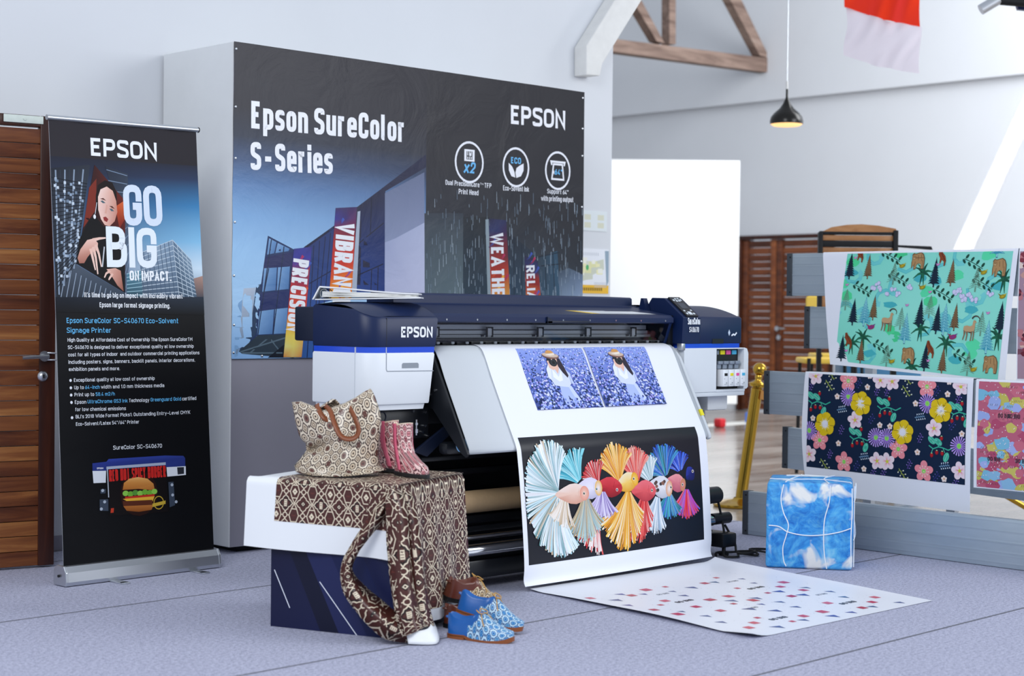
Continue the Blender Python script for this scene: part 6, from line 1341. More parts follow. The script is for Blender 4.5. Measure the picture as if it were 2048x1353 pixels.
def art_green(d, front):
    a = Art(0, .985, 0, .60); a.mesh([(0, 0), (.5, 0), (.985, 0), (0, .3), (.5, .3), (.985, .3), (0, .6), (.5, .6), (.985, .6)], 3, ['#7fdcc4', '#86e0cc', '#7fdac6', '#8ce4d0', '#96e8d6', '#8ee4d0', '#7edcc8', '#8ae2d0', '#86dece'])
    for i, (x, y) in enumerate([(0.3632, 0.1656), (0.8298, 0.1533), (0.8526, 0.5825), (0.3388, 0.6019), (0.0293, 0.3670), (0.5515, 0.3487), (0.0415, 0.5536), (0.6863, 0.4855), (0.3246, 0.1984), (0.8206, 0.1139), (0.0009, 0.4337), (0.5208, 0.4022)]): blob(a, x, y, .045, random.choice(['#4fdc98', '#5ae0a8', '#46d08e']), i)
    for i, (x, y) in enumerate([(0.0779, 0.4943), (0.5909, 0.4645), (0.2535, 0.3378), (0.7574, 0.3302), (0.1990, 0.0811), (0.7292, 0.0927), (0.3473, 0.4118), (0.8342, 0.3975), (0.1288, 0.2596), (0.6262, 0.2511), (0.2017, 0.5892), (0.7122, 0.5709), (0.0142, 0.2689), (0.5325, 0.2526), (0.3938, 0.5663), (0.8996, 0.4246)]): swirl(a, x, y, .060, '#4fc0c4', '#7ad6d4', i * 1.3, 1 if i % 2 else -1)
    for i, (x, y) in enumerate([(0.4720, 0.4697), (0.9250, 0.4377), (0.3075, 0.3255), (0.7947, 0.3189), (0.0403, 0.4941), (0.5686, 0.4574), (0.2109, 0.0603), (0.7390, 0.0739)]): blob(a, x, y, .045, '#46b4bc', i + 50, 10, .5)
    for x, y in [(0.1630, 0.1442), (0.6733, 0.1508), (0.5136, 0.2138), (0.9611, 0.2014), (0.4832, 0.0151), (0.4844, 0.4973), (0.9544, 0.4695), (0.0935, 0.1095)]: palm(a, x, y, .048)
    for x, y in [(0.2949, 0.0963), (0.7885, 0.0851), (0.2818, 0.5813), (0.7732, 0.5446), (0.3398, 0.4680), (0.8416, 0.4488), (0.1270, 0.4066), (0.6233, 0.3914)]: branch(a, x, y, .055)
    for x, y in [(0.4229, 0.1279), (0.9043, 0.1149), (0.1596, 0.2026), (0.6499, 0.1857), (0.8985, 0.5695)]: conifer(a, x, y, .135, .062, '#3f9db4', '#2c6c84', 9); conifer(a, x, y + .004, .125, .05, '#8fd4dc', None, 8, True)
    for x, y in [(0.3104, 0.4322), (0.8014, 0.4062), (0.3884, 0.1989), (0.8628, 0.1975), (0.0312, 0.2847), (0.5542, 0.2674), (0.3255, -0.0009), (0.8133, 0.0032)]: conifer(a, x, y, .10, .055, '#6f9c88', None, 8, True)
    for x, y in [(0.1473, 0.4598), (0.6560, 0.4309), (0.2136, 0.2385), (0.7101, 0.2130), (0.1597, 0.0007), (0.6667, -0.0030)]: conifer(a, x, y, .115, .042, '#5a4632', '#3c2c22', 9); conifer(a, x, y + .004, .10, .034, '#8a6a48', None, 9, True)
    for x, y in [(0.0312, 0.4567), (0.5574, 0.4234), (0.0879, 0.2041), (0.6071, 0.1908), (0.5011, 0.2179), (0.0374, -0.0015), (0.5617, -0.0008), (0.9658, 0.2173)]: conifer(a, x, y, .125, .050, '#13283a', None, 9)
    for i, (x, y) in enumerate([(0.3185, 0.4040), (0.3510, 0.3837), (0.2869, 0.3818), (0.7715, 0.3892), (0.8031, 0.3644), (0.7488, 0.3690), (0.2223, 0.4377), (0.2350, 0.4091), (0.7176, 0.4138), (0.7282, 0.3879), (0.4127, 0.4237), (0.8892, 0.3991), (0.1896, 0.4153), (0.6972, 0.4001)]):
        for k in range(4): random.seed(i * 5 + k); px, py, r = x + random.uniform(-.014, .014), y + random.uniform(-.008, .008), random.uniform(.007, .011); a.ell(px, py, r * 1.1, r * 1.1, '#6a78a8', n=10); a.ell(px, py, r, r, '#d4d4f2', n=10); a.L -= 1
    for x, y in [(0.0732, 0.1191), (0.5861, 0.1136), (0.5881, 0.5752), (0.0828, 0.5941)]: feline(a, x, y, .046)
    for x, y in [(0.2096, 0.2020), (0.7102, 0.1834)]: bird(a, x, y, .022, '#7a3a8a', '#a0305a')
    for x, y in [(0.0573, 0.5758), (0.5697, 0.5383), (0.0668, 0.0626), (0.5819, 0.0556), (0.4170, 0.3284), (0.8937, 0.3087), (0.0258, 0.4267), (0.5449, 0.3994)]: bird(a, x, y, .010, '#e0a0d0', '#b874b4')
    for x, y in [(0.3567, 0.5315), (0.8387, 0.4998), (0.4943, 0.4220), (0.9611, 0.3887), (0.3599, 0.0309), (0.8482, 0.0360)]: bird(a, x, y, .018, '#c8b42a', '#8a7a1c')
    for x, y in [(0.4444, 0.5557), (0.9179, 0.5223), (0.4531, 0.0691), (0.9341, 0.0671)]: bear(a, x, y, .050)
    for x, y in [(0.3060, 0.2400), (0.7994, 0.2254)]: ibex(a, x, y, .052)
    q = [Vector(p) for p in ((5.251, .953), (4.274, .884), (4.203, 1.530), (5.186, 1.534))]
    def srf(u, v):
        s_, t = u / .985, v / .60; p = q[0].lerp(q[1], s_).lerp(q[3].lerp(q[2], s_), t); return Vector((front(p.x, p.y), p.x, p.y)), Vector((-1, 0, 0))
    a.build('forest_pattern', srf, 'fabric_print', d, off=.0008, cv=[.60 * i / 28 for i in range(29)], cu=[.985 * i / 16 for i in range(17)])
hang('forest_animal_print', 'turquoise print with trees bears and mountain goats hung over the top plank', profile(7.533, 1.541, .87), (5.346, 4.176, 5.283, 4.235), (.932, .872), (1.53, .87), art_green)
def art_rose(d, front):
    a = Art(0, .5, 0, .62); a.rect(0, 0, .5, .62, '#a98b9c'); random.seed(21)
    for i in range(60): x, y = random.random() * .5, random.random() * .62; blob(a, x, y, random.uniform(.008, .03), random.choice(['#8e6f84', '#7a4a5a', '#c89a90', '#d8b4a8', '#b07a86']), i, 8)
    for i in range(34):
        x, y = random.random() * .5, random.random() * .62
        for k in range(5): blob(a, x + random.uniform(-.018, .018), y + random.uniform(-.018, .018), random.uniform(.012, .022), random.choice(['#ead6cc', '#c07a80', '#8a3a48', '#6a2434', '#d8a898', '#4a2030']), i * 7 + k, 8)
    def srf(u, v): y, z = 4.165 - u * .98, .895 + v * 1.02; return Vector((front(y, z), y, z)), Vector((-1, 0, 0))
    a.build('rose_pattern', srf, 'fabric_print', d, off=.0012, cv=[.62 * i / 20 for i in range(21)], cu=[.5 * i / 16 for i in range(17)])
hang('rose_print', 'mauve print with roses at the right edge beside the turquoise print', profile(7.533, 1.541, .88), (4.171, 3.65, 4.171, 3.65), (.88, .875), (1.53, .88), art_rose)
def art_camo(d, front):
    a = Art(0, .62, 0, .51); a.rect(0, 0, .62, .51, '#c2667e'); random.seed(31)
    for i in range(150): blob(a, random.random() * .62, random.random() * .51, random.uniform(.025, .05), random.choice(['#c9c25e', '#8fbfe0', '#c25c76', '#9fb2e6', '#cf6f84', '#d2c668', '#7fc0dc', '#b85070', '#a8b8ec']), i + 200, 12, .75)
    for i in range(70):
        x, y = random.random() * .62, random.random() * .51
        for k in range(5): a.line([(x + .009 * k, y), (x + .009 * k + .004, y + .010)], .0016, random.choice(['#6a3048', '#585a3a', '#f0e4ee'])); a.L -= .9
    for i in range(240): a.ell(random.random() * .62, random.random() * .51, .0026, .0026, '#f4e6ee', n=6); a.L -= .95
    for i in range(8):
        x, y = .06 + .10 * (i % 5) + .05 * (i // 5), .13 + .21 * (i % 2)
        for k in range(40): an, r = random.random() * 6.28, .03 * random.random() ** .5; a.ell(x + .03 + r * 1.2 * math.cos(an), y + .01 + r * math.sin(an), .0014, .0014, '#3a4a5a', n=5); a.L -= .95
        a.text('GO BIG', x, y, .020, '#2c2c36', sx=.8, sw=.18)
    def srf(u, v): y, z = 4.268 - u * 1.0, .362 + v * 1.02; return Vector((front(y, z), y, z)), Vector((-1, 0, 0))
    a.build('camouflage_pattern', srf, 'fabric_print', d, off=.0012, cv=[.51 * i / 20 for i in range(21)], cu=[.62 * i / 16 for i in range(17)])
hang('pink_camouflage_print', 'pink yellow and blue patchy print at the right edge beside the navy floral print', profile(7.338, .890, .355), (4.285, 3.6, 4.285, 3.6), (.356, .356), (.88, .355), art_camo)

# ============================================================ blue cube stool
nb = NB('water_fabric'); v = nb.coord('Object')
d1 = nb.noise(v, 5.5, 6, .62, 1.6); d2 = nb.noise(v, 13, 5, .6, 2.2); d3 = nb.noise(v, 7.5, 3, .5, .6)
c1 = nb.ramp(d1.outputs['Fac'], [(.30, '#1466b8'), (.45, '#2f92e0'), (.56, '#5fbcf0'), (.70, '#a6dcf6')])
c2 = nb.ramp(d2.outputs['Fac'], [(.36, '#1d5fc0'), (.5, '#3f9be8'), (.62, '#6fc4f0')])
m1 = nb.n('ShaderNodeMix', data_type='RGBA'); m1.inputs[0].default_value = .45; nb.link(c1, m1.inputs[6]); nb.link(c2, m1.inputs[7])
m2 = nb.n('ShaderNodeMix', data_type='RGBA'); nb.link(nb.ramp(d3.outputs['Fac'], [(.55, '#000000'), (.66, '#ffffff')]), m2.inputs[0]); nb.link(m1.outputs[2], m2.inputs[6]); m2.inputs[7].default_value = (*lin(hexc('#eef0ee')), 1)
nb.base(m2.outputs[2]); nb.bump(d2.outputs['Fac'], .15, .01); M['water_fabric'] = nb.set(.6, 0, .3)
mat('thread_white', '#eef4fa', 0.7)
ca_ = math.atan2(4.462 - 4.785, 6.538 - 6.317)
CB = thing('cube_stool', 'soft blue water-patterned cube stool with white wavy lines on the carpet', 'stool', (6.317, 4.785, 0), (0, 0, ca_), local=True)
CS, CH = .40, .405
bm_ = bmesh.new(); bmesh.ops.create_cube(bm_, size=1); bmesh.ops.bevel(bm_, geom=bm_.edges[:], offset=.05, segments=3, affect='EDGES', profile=.6); bmesh.ops.subdivide_edges(bm_, edges=bm_.edges[:], cuts=3, use_grid_fill=True)
random.seed(3)
for vt in bm_.verts:
    x, y, z = vt.co; bul = .018 * ((1 - (2 * y) ** 2) * (1 - (2 * z) ** 2) * (1 if x > 0 else -1) * (abs(x) > .45)); bul2 = .018 * ((1 - (2 * x) ** 2) * (1 - (2 * z) ** 2) * (1 if y > 0 else -1) * (abs(y) > .45))
    wob = .006 * math.sin(z * 17 + x * 5) * (abs(x) > .4 or abs(y) > .4)
    vt.co = Vector((CS * (x + .5 + bul + wob * (1 if x > 0 else -1) * (abs(x) > .4)), CS * (y + .5 + bul2), CH * (z + .5) + .001 + .006 * (1 - (2 * x) ** 2) * (1 - (2 * y) ** 2) * (z > .4)))
b = MB(); b.bm(bm_, 0, True); b.build('cover', 'water_fabric', CB)
b = MB()
def cl(pts, face):
    out = []
    for u, w_ in pts:
        if face == 'f': out.append((u * CS, -.006 + .008 * (1 - (2 * u - 1) ** 2) * -1, w_ * CH))
        elif face == 'r': out.append((CS + .006 + .008 * (1 - (2 * u - 1) ** 2), u * CS, w_ * CH))
        else: out.append((u * CS, w_ * CS, CH + .004 + .004 * (1 - (2 * u - 1) ** 2) * (1 - (2 * w_ - 1) ** 2)))
    return smooth(out, 6)
lines_ = [cl(p, 'f') for p in ([(.20, .985), (.17, .82), (.20, .66), (.26, .52), (.24, .40), (.20, .25), (.21, .10), (.24, .03)], [(.74, .985), (.73, .80), (.68, .60), (.67, .40), (.68, .20), (.71, .02)], [(.03, .50), (.15, .49), (.26, .43), (.45, .40), (.65, .41), (.85, .45), (.99, .50)], [(.99, .96), (.995, .7), (.985, .4), (.99, .05)])] + \
    [cl(p, 'r') for p in ([(.02, .80), (.25, .84), (.5, 1.0 - .03), (.75, .86), (.98, .88)], [(.02, .36), (.4, .38), (.75, .45), (.98, .50)], [(.06, .98), (.05, .6), (.07, .3), (.05, .04)])] + \
    [cl(p, 't') for p in ([(.02, .35), (.3, .30), (.6, .36), (.9, .22), (.98, .10)], [(.22, .02), (.26, .3), (.35, .7), (.38, .97)], [(.72, .02), (.66, .4), (.70, .7), (.78, .97)], [(.20, .80), (.45, .88), (.7, .78)])]
for l_ in lines_:
    b = MB(); b.tube(l_, .0028, 6); b.build('white_line', 'thread_white', CB)

# ============================================================ brass stanchion
tilt = Matrix.Translation((8.25, 6.455, 0)) @ Matrix.Rotation(math.radians(7.5), 4, Vector((.695, .719, 0)))
ST = thing('stanchion', 'polished brass stanchion with a ball top leaning behind the printer', 'stanchion', (8.25, 6.455, 0))
b = MB(); b.lathe([(0, -.005), (.165, -.005), (.17, .004), (.168, .014), (.12, .030), (.05, .040), (.04, .05)], (8.25, 6.455, 0), 40); b.build('base', 'brass', ST)
b = MB(); b.lathe([(.036, .03), (.036, .74), (.030, .745), (.030, .75)], n=28, xf=tilt); b.build('pole', 'brass', ST)
b = MB(); b.lathe([(.030, .748), (.048, .752), (.050, .765), (.046, .775), (.026, .785), (.020, .80), (.024, .815), (.018, .83)], n=28, xf=tilt); b.build('collar', 'brass', ST)
b = MB(); b.lathe([(.0005, .905)] + [(.043 * math.sin(PI * k / 14), .863 + .043 * math.cos(PI * k / 14)) for k in range(1, 14)] + [(.0005, .82)], n=28, xf=tilt); b.build('ball_finial', 'brass', ST)
b = MB(); b.tube([(.05 * math.cos(a_), .05 * math.sin(a_), .77) for a_ in [k * PI / 9 for k in range(18)]], .006, 8, True, xf=tilt); b.build('rope_ring', 'brass', ST)
mat('strap_tan', '#b8803c', 0.6)
b = MB(); b.prism([(.02, .68), (.02, .735), (.20, .70), (.20, .655)], (-.045, -.038), .002, axis='y', xf=tilt @ Matrix.Rotation(math.radians(-44), 4, 'Z')); b.build('belt_strap', 'strap_tan', ST)


# ============================================================ display plinth with draped print
# local frame: origin = back-left floor corner, x along the short right face, y towards the camera along the left face
PA = Vector((.355, -.935, 0)); PB = Vector((.935, .355, 0)); P0 = Vector((3.695, 5.117, 0))
PW, PD, PH = .50, .535, .56          # PB extent, PA extent, height
PX_ = Matrix(((PB.x, PA.x, 0, P0.x), (PB.y, PA.y, 0, P0.y), (0, 0, 1, 0), (0, 0, 0, 1)))
def pw(x, y, z): return P0 + PB * x + PA * y + Vector((0, 0, z))
print_mat('plinth_print', 0.35, 0.3)
mat('plinth_navy', '#151a3b', 0.4)
PLN = thing('display_plinth', 'low dark blue display plinth with slanted stripes under the brown draped print', 'plinth', tuple(pw(PW / 2, PD / 2, 0)))
b = MB(); b.box(.002, PW, .002, PD - .004, .0008, PH - .002, .003, 1, xf=PX_); b.build('body', 'plinth_navy', PLN)
a = Art(0, PD, 0, PH)
a.mesh([(0, 0), (PD, 0), (0, PH), (PD, PH)], 2, ['#171b3e', '#1a2049', '#12152f', '#161b3a'])
a.poly([(.03, .40), (.10, .40), (.30, 0), (.22, 0)], '#10132b'); a.poly([(.10, .40), (.20, .40), (.42, 0), (.30, 0)], '#212752'); a.poly([(.20, .40), (.34, .40), (.535, .04), (.535, 0), (.42, 0)], '#151d46')
a.line([(.015, .215), (.085, .076)], .0035, '#e8ecf6'); a.line([(.215, .185), (.385, -.01)], .0035, '#e8ecf6')
a.build('side_print', flat(pw(.0015, 0, 0), PA, (0, 0, 1)), 'plinth_print', PLN)

# ---- tile pattern (Moorish lattice) -------------------------------------------------
BRN, CRM, DRK = '#4c2620', '#e4d6bc', '#1c1210'
def octo(x, y, r, n=8, ph=PI / 8): return [(x + r * math.cos(ph + 2 * PI * k / n), y + r * math.sin(ph + 2 * PI * k / n)) for k in range(n)]
def quatre(x, y, r, bump=.18):
    pts = []
    for k in range(32):
        t = 2 * PI * k / 32; rr = r * (.80 + .20 * math.cos(4 * t) + bump * (.5 if abs(((k + 2) % 8) - 4) == 2 else 0)); pts.append((x + rr * math.cos(t), y + rr * math.sin(t)))
    return pts
def lattice(a, u0, u1, v0, v1, P=.076):
    Q = P * 1.16; W = P * .046
    a.clip = (u0, u1, v0, v1); a.rect(u0, v0, u1, v1, BRN); base = a.L
    for j in range(-1, int((v1 - v0) / Q) + 2):
        for i in range(-1, int((u1 - u0) / P) + 2):
            x, y = u0 + i * P + P * .10, v0 + j * Q + Q * .30
            hx, hy = P * .27, Q * .27
            a.L = base
            # crossing diagonals, ringed nodes and their short links
            for sx_, sy_ in ((1, 1), (-1, 1), (1, -1), (-1, -1)): a.line([(x + sx_ * hx * .55, y + sy_ * hy), (x, y + sy_ * Q * .5)], W, CRM); a.L -= .95
            cx, cy = x + P / 2, y
            a.ring(cx, cy, P * .12, P * .12, W, CRM, 12)
            for d in (-1, 1): a.line([(cx + d * P * .12, cy), (cx + d * (P / 2 - hx), cy)], W, CRM); a.line([(cx, cy + d * P * .12), (cx, cy + d * (Q / 2 - P * .40))], W, CRM)
            hexa = [(x - hx, y), (x - hx * .55, y + hy), (x + hx * .55, y + hy), (x + hx, y), (x + hx * .55, y - hy), (x - hx * .55, y - hy)]
            a.L = base + 3; a.line(hexa, W, CRM, True)
            if (i + j) % 2 == 0:
                d = P * .15; a.poly([(x - d, y), (x, y - d * 1.2), (x + d, y), (x, y + d * 1.2)], CRM); a.ell(x, y, P * .035, P * .035, DRK, n=6)
            else: a.rect(x - P * .12, y - P * .012, x + P * .12, y + P * .012, '#6e352c'); a.rect(x - P * .07, y - P * .05, x + P * .07, y - P * .03, '#6e352c')
            # star
            sx0, sy0 = x + P / 2, y + Q / 2; r = P * .42
            def star(k):
                o = []
                for q in range(4):
                    b_ = q * PI / 2
                    for da, rr in ((0, 1.0), (.20, .80), (.42, .78), (PI / 4, .62), (PI / 2 - .42, .78), (PI / 2 - .20, .80)): o.append((sx0 + r * k * rr * math.cos(b_ + da), sy0 + r * k * rr * math.sin(b_ + da)))
                return o
            a.L = base + 6; a.line(star(1.0), W, CRM, True)
            if (i + j) % 2 == 0:
                a.line(star(.78), W * 1.1, DRK, True); a.rect(sx0 - P * .085, sy0 - P * .17, sx0 + P * .085, sy0 + P * .17, CRM)
                for q in (-1, 0, 1): a.rect(sx0 - P * .06, sy0 + q * P * .10 - P * .012, sx0 + P * .06, sy0 + q * P * .10 + P * .012, BRN)
                for d in (-1, 1): a.rect(sx0 + d * P * .15 - P * .025, sy0 - P * .03, sx0 + d * P * .15 + P * .025, sy0 + P * .03, '#5a2e26')
            else:
                d = P * .15; a.poly([(sx0 - d, sy0), (sx0, sy0 - d), (sx0 + d, sy0), (sx0, sy0 + d)], DRK); d = P * .10; a.poly([(sx0 - d, sy0), (sx0, sy0 - d), (sx0 + d, sy0), (sx0, sy0 + d)], CRM); d = P * .045; a.poly([(sx0 - d, sy0), (sx0, sy0 - d), (sx0 + d, sy0), (sx0, sy0 + d)], DRK)
    a.L = base + 16; a.clip = None
print_mat('drape_print', 0.34, 0.45)
mat('drape_white', '#eef1f4', 0.45)
DR = thing('draped_print', 'brown and cream tile-patterned print with white borders draped over the plinth', 'print', tuple(pw(PW / 2, PD / 2, PH)))
ZT = PH + .004
# A: left drop together with the top, wrapped over the left edge. u along PA (0 = back), v from the hem upwards
R_ = .022
def wrap_left(u, v, drop, side=-1.0):
    """cross-section: hem at v=0 rising outside the left face (x<0) to the top, then running along +x"""
    L1 = drop
    if v <= L1 - R_ * .57:
        z = ZT + 0.0 - (L1 - v); x = -.010 - .010 * (1 - v / L1)
        return (x, z, (-1, 0))
    s_ = v - (L1 - R_ * .57)
    if s_ <= R_ * 1.5708:
        t = s_ / R_; return (-.010 + R_ * (1 - math.cos(t)), ZT - R_ + R_ * math.sin(t) + .0, (-math.cos(t), math.sin(t)))
    return (-.010 + R_ + (s_ - R_ * 1.5708), ZT, (0, 1))
UB, UF = -.105, PD + .012
def left_surf(u, v):
    k = (u - UB) / (UF - UB); drop = .262 + .012 * k
    x, z, n = wrap_left(u, v, drop)
    hem = max(0, 1 - v / drop) if v < drop else 0
    bul = .016 * hem * math.sin(k * 5.0 + .5) + .030 * hem * max(0, (k - .78) / .22) ** 2
    sag = .006 * math.sin(k * 9) * (1 if n == (0, 1) else 0) * .3 - (.012 * max(0, (.10 - k) / .10) ** 2 if n == (0, 1) else 0)
    P = pw(x - bul, u, z + sag); N = PB * n[0] + Vector((0, 0, n[1]))
    return P, N.normalized()
LV = .262 + .012 + .02 + PW + .012
b = MB(); b.grid(lambda s_, t: left_surf(UB + (UF - UB) * s_, t * LV)[0], 36, 60); b.build('left_panel', 'drape_white', DR)
a = Art(UB, UF, 0, LV); lattice(a, UB + .135, UF, .105, LV, .076)
a.build('left_pattern', left_surf, 'drape_print', DR, off=.0009, cu=[UB + (UF - UB) * i / 36 for i in range(37)], cv=[LV * i / 60 for i in range(61)])
# B: front right drop, hanging over the y = PD edge, rippled and reaching the floor
FX0, FX1 = -.012, PW + .030
def front_surf(u, v):
    """u along PB, v height from hem (0) to the top edge"""
    k = (u - FX0) / (FX1 - FX0); hem_z = .030 + .012 * k + .03 * max(0, k - .45) * 0
    H_ = ZT - R_; z = hem_z + (H_ - hem_z) * v
    y = PD + .010; nx, ny, nz = 0, 1, 0
    d = 1 - v
    flare = (.070 * d ** 1.1) * (1 - k) ** 1.6 + .006 * d; rip = (.012 * math.sin(k * 13 + .5) + .010 * math.sin(k * 27 + 1)) * d ** .8 * (1 - .75 * k)
    dyk = ((.012 * 13 * math.cos(k * 13 + .5) + .010 * 27 * math.cos(k * 27 + 1)) * d ** .8 * (1 - .75 * k)) / (FX1 - FX0)
    yy = y + flare + rip
    if v > .999: pass
    N = (PA * 1.0 - PB * dyk * .8 + Vector((0, 0, .12))).normalized()
    xx = u + (.060 * d * k) - .03 * d * (1 - k)
    if v > .93: t = (v - .93) / .07; yy = yy - .045 * t ** 4; z = H_ - (H_ - hem_z) * .07 + ((H_ - hem_z) * .07 + R_ + .0016) * math.sin(t * 1.57); N = (PA * (1 - t) + Vector((0, 0, t + .01))).normalized()
    return pw(xx, yy, z), N
b = MB(); b.grid(lambda s_, t: front_surf(FX0 + (FX1 - FX0) * s_, t)[0], 64, 44); b.build('front_panel', 'drape_white', DR)
FHH = ZT - R_ - .03
def front_m(u, v): return front_surf(u, v / FHH)
a = Art(FX0, FX1, 0, FHH); lattice(a, FX0, FX1, .045, FHH, .076)
a.build('front_pattern', front_m, 'drape_print', DR, off=.0011, cu=[FX0 + (FX1 - FX0) * i / 64 for i in range(65)], cv=[FHH * i / 44 for i in range(45)])
# C: gathered corner fold hanging at the near corner (two soft pleats and a twisted tail)
def pleat(path, rad, name, wts=(1.0, .55), pu=.20):
    P = smooth([tuple(p) for p in path], 7); n = len(P); m_ = 20
    fr = []
    for i, p in enumerate(P):
        t = (P[min(i + 1, n - 1)] - P[max(i - 1, 0)]).normalized(); sx_ = t.cross(PA * .6 - PB * .4).normalized(); sy_ = sx_.cross(t).normalized(); fr.append((p, sx_, sy_))
    ln_ = [0]
    for p, q in zip(P, P[1:]): ln_.append(ln_[-1] + (q - p).length)
    def sf(u, v):
        k = min(max(v / ln_[-1], 0), 1) * (n - 1); i = min(int(k), n - 2); f_ = k - i
        c_ = fr[i][0].lerp(fr[i + 1][0], f_); ax, ay = fr[i][1].lerp(fr[i + 1][1], f_), fr[i][2].lerp(fr[i + 1][2], f_)
        tt = k / (n - 1) * (len(rad) - 1); j = min(int(tt), len(rad) - 2); r = rad[j] + (rad[j + 1] - rad[j]) * (tt - j)
        an = 2 * PI * u / pu; rr = r * (1 + .22 * math.sin(3 * an + k * .15) + .10 * math.sin(5 * an + k * .3)); o_ = ax * math.cos(an) * rr * wts[0] + ay * math.sin(an) * rr * wts[1]
        return c_ + o_, o_.normalized()
    b = MB(); b.grid(lambda s_, t: sf(s_ * pu, t * ln_[-1])[0], m_, n - 1); o = b.build(name, 'drape_white', DR)
    a = Art(0, pu, 0, ln_[-1]); lattice(a, 0, pu, 0, ln_[-1], .076)
    a.build(name + '_pattern', sf, 'drape_print', o, off=.0012, cu=[pu * i / m_ for i in range(m_ + 1)], cv=[l_ for l_ in ln_])
pleat([pw(-.005, PD - .015, ZT - .005), pw(-.020, PD + .015, .49), pw(-.030, PD + .035, .36), pw(-.040, PD + .055, .22), pw(-.050, PD + .085, .10), pw(-.045, PD + .105, .045)], [.018, .034, .040, .042, .046, .040], 'corner_pleat')
pleat([pw(.045, PD + .005, ZT - .008), pw(.038, PD + .035, .46), pw(.034, PD + .060, .30), pw(.030, PD + .085, .15), pw(.020, PD + .115, .05)], [.015, .028, .034, .038, .036], 'corner_pleat')
pleat([pw(-.018, PD - .005, ZT - .02), pw(-.050, PD - .055, .44), pw(-.075, PD - .120, .335), pw(-.088, PD - .150, .26), pw(-.095, PD - .120, .19), pw(-.095, PD - .050, .12), pw(-.080, PD + .030, .065), pw(-.050, PD + .095, .035)], [.014, .022, .018, .020, .036, .042, .040, .022], 'twisted_tail', wts=(1.05, .42))
# white hem flap at the floor corner
hq = [pw(-.075, PD + .10, .006), pw(-.02, PD + .185, .006), pw(.10, PD + .125, .030), pw(.125, PD + .08, .060)]
hu = [pw(-.065, PD + .085, .045), pw(-.015, PD + .145, .055), pw(.085, PD + .105, .075), pw(.115, PD + .07, .10)]
hp, hr = smooth([tuple(p) for p in hq], 6), smooth([tuple(p) for p in hu], 6)
b = MB(); b.grid(lambda s_, t: hp[int(round(s_ * (len(hp) - 1)))].lerp(hr[int(round(s_ * (len(hp) - 1)))], t), len(hp) - 1, 4); o = b.build('hem_flap', 'drape_white', DR); solid(o, .0015)

# ============================================================ tote bag
def tile_mat(name, c_line, c_dark, c_pale, scale, rough=.32, warm='#7a4a40', spec=.5, bmp=.0):
    nb = NB(name); tc = nb.n('ShaderNodeUVMap'); mp = nb.n('ShaderNodeMapping'); mp.inputs['Scale'].default_value = (scale, scale, 1); mp.inputs['Rotation'].default_value = (0, 0, math.radians(38)); nb.link(tc.outputs[0], mp.inputs[0])
    sp = nb.n('ShaderNodeSeparateXYZ'); nb.link(mp.outputs[0], sp.inputs[0]); X_, Y_ = sp.outputs[0], sp.outputs[1]
    fx, fy = nb.math('FRACT', X_), nb.math('FRACT', Y_); ix, iy = nb.math('FLOOR', X_), nb.math('FLOOR', Y_)
    px = nb.math('SUBTRACT', fx, .5); py = nb.math('SUBTRACT', fy, .5); ax, ay = nb.math('ABSOLUTE', px), nb.math('ABSOLUTE', py)
    cheb = nb.math('MAXIMUM', ax, ay); man = nb.math('ADD', ax, ay); rad = nb.math('SQRT', nb.math('ADD', nb.math('MULTIPLY', px, px), nb.math('MULTIPLY', py, py)))
    ck = nb.math('MODULO', nb.math('ADD', nb.math('ABSOLUTE', ix), nb.math('ABSOLUTE', iy)), 2.0)          # checker
    k3 = nb.math('MODULO', nb.math('ABSOLUTE', nb.math('ADD', ix, nb.math('MULTIPLY', iy, 2.0))), 5.0)
    def band(d, a_, b_): return nb.math('MULTIPLY', nb.math('GREATER_THAN', d, a_), nb.math('LESS_THAN', d, b_))
    octd = nb.math('MAXIMUM', cheb, nb.math('MULTIPLY', man, .72))
    ringA = nb.math('MAXIMUM', band(octd, .30, .40), nb.math('LESS_THAN', octd, .12))     # octagon cells
    ringB = nb.math('MAXIMUM', band(cheb, .28, .40), band(cheb, .10, .17))                # square cells
    line = nb.math('ADD', nb.math('MULTIPLY', ringA, ck), nb.math('MULTIPLY', ringB, nb.math('SUBTRACT', 1.0, ck)))
    knot = nb.math('LESS_THAN', nb.math('ADD', nb.math('SUBTRACT', .5, ax), nb.math('SUBTRACT', .5, ay)), .16)
    edge = nb.math('GREATER_THAN', cheb, .465)
    dark = nb.math('MAXIMUM', line, knot)
    fill = nb.mix(nb.math('LESS_THAN', k3, .5), c_pale, warm)
    inner = nb.math('LESS_THAN', rad, .29)
    base = nb.mix(inner, c_line, fill); base = nb.mix(dark, base, c_dark); base = nb.mix(nb.math('MULTIPLY', edge, nb.math('SUBTRACT', 1.0, knot)), base, c_line)
    nb.base(base)
    if bmp: nb.bump(nb.noise(nb.coord('Object'), 22, 4, .6).outputs['Fac'], bmp, .01)
    M[name] = nb.set(rough, 0, spec)
tile_mat('bag_tile', '#ddd0bb', '#3a241e', '#d2c0a6', 33, .30, '#6f4238', .55, .25)
mat('leather_tan', '#8a4a26', 0.4, var=.1, vscale=30); mat('bag_lining', '#b9ac98', 0.7)
vr = Vector((.719, -.695, 0)); va = Vector((.695, .719, 0))      # across the view, away from the viewer
BO = pw(.200, .165, ZT + .002)                                     # bag centre on the plinth top
BG = thing('tote_bag', 'slouching tote bag in brown and white tile pattern with tan leather handles on the plinth', 'bag', tuple(BO))
SB = 6.05 / 3313
def bp(px, py, dep=0.0): return BO + vr * ((px - 652) * SB) + Vector((0, 0, (948 - py) * SB)) + va * dep
left_o = [(566, 943), (563, 930), (583, 905), (588, 898), (586, 882), (574, 873), (566, 858), (560, 830), (556, 800)]
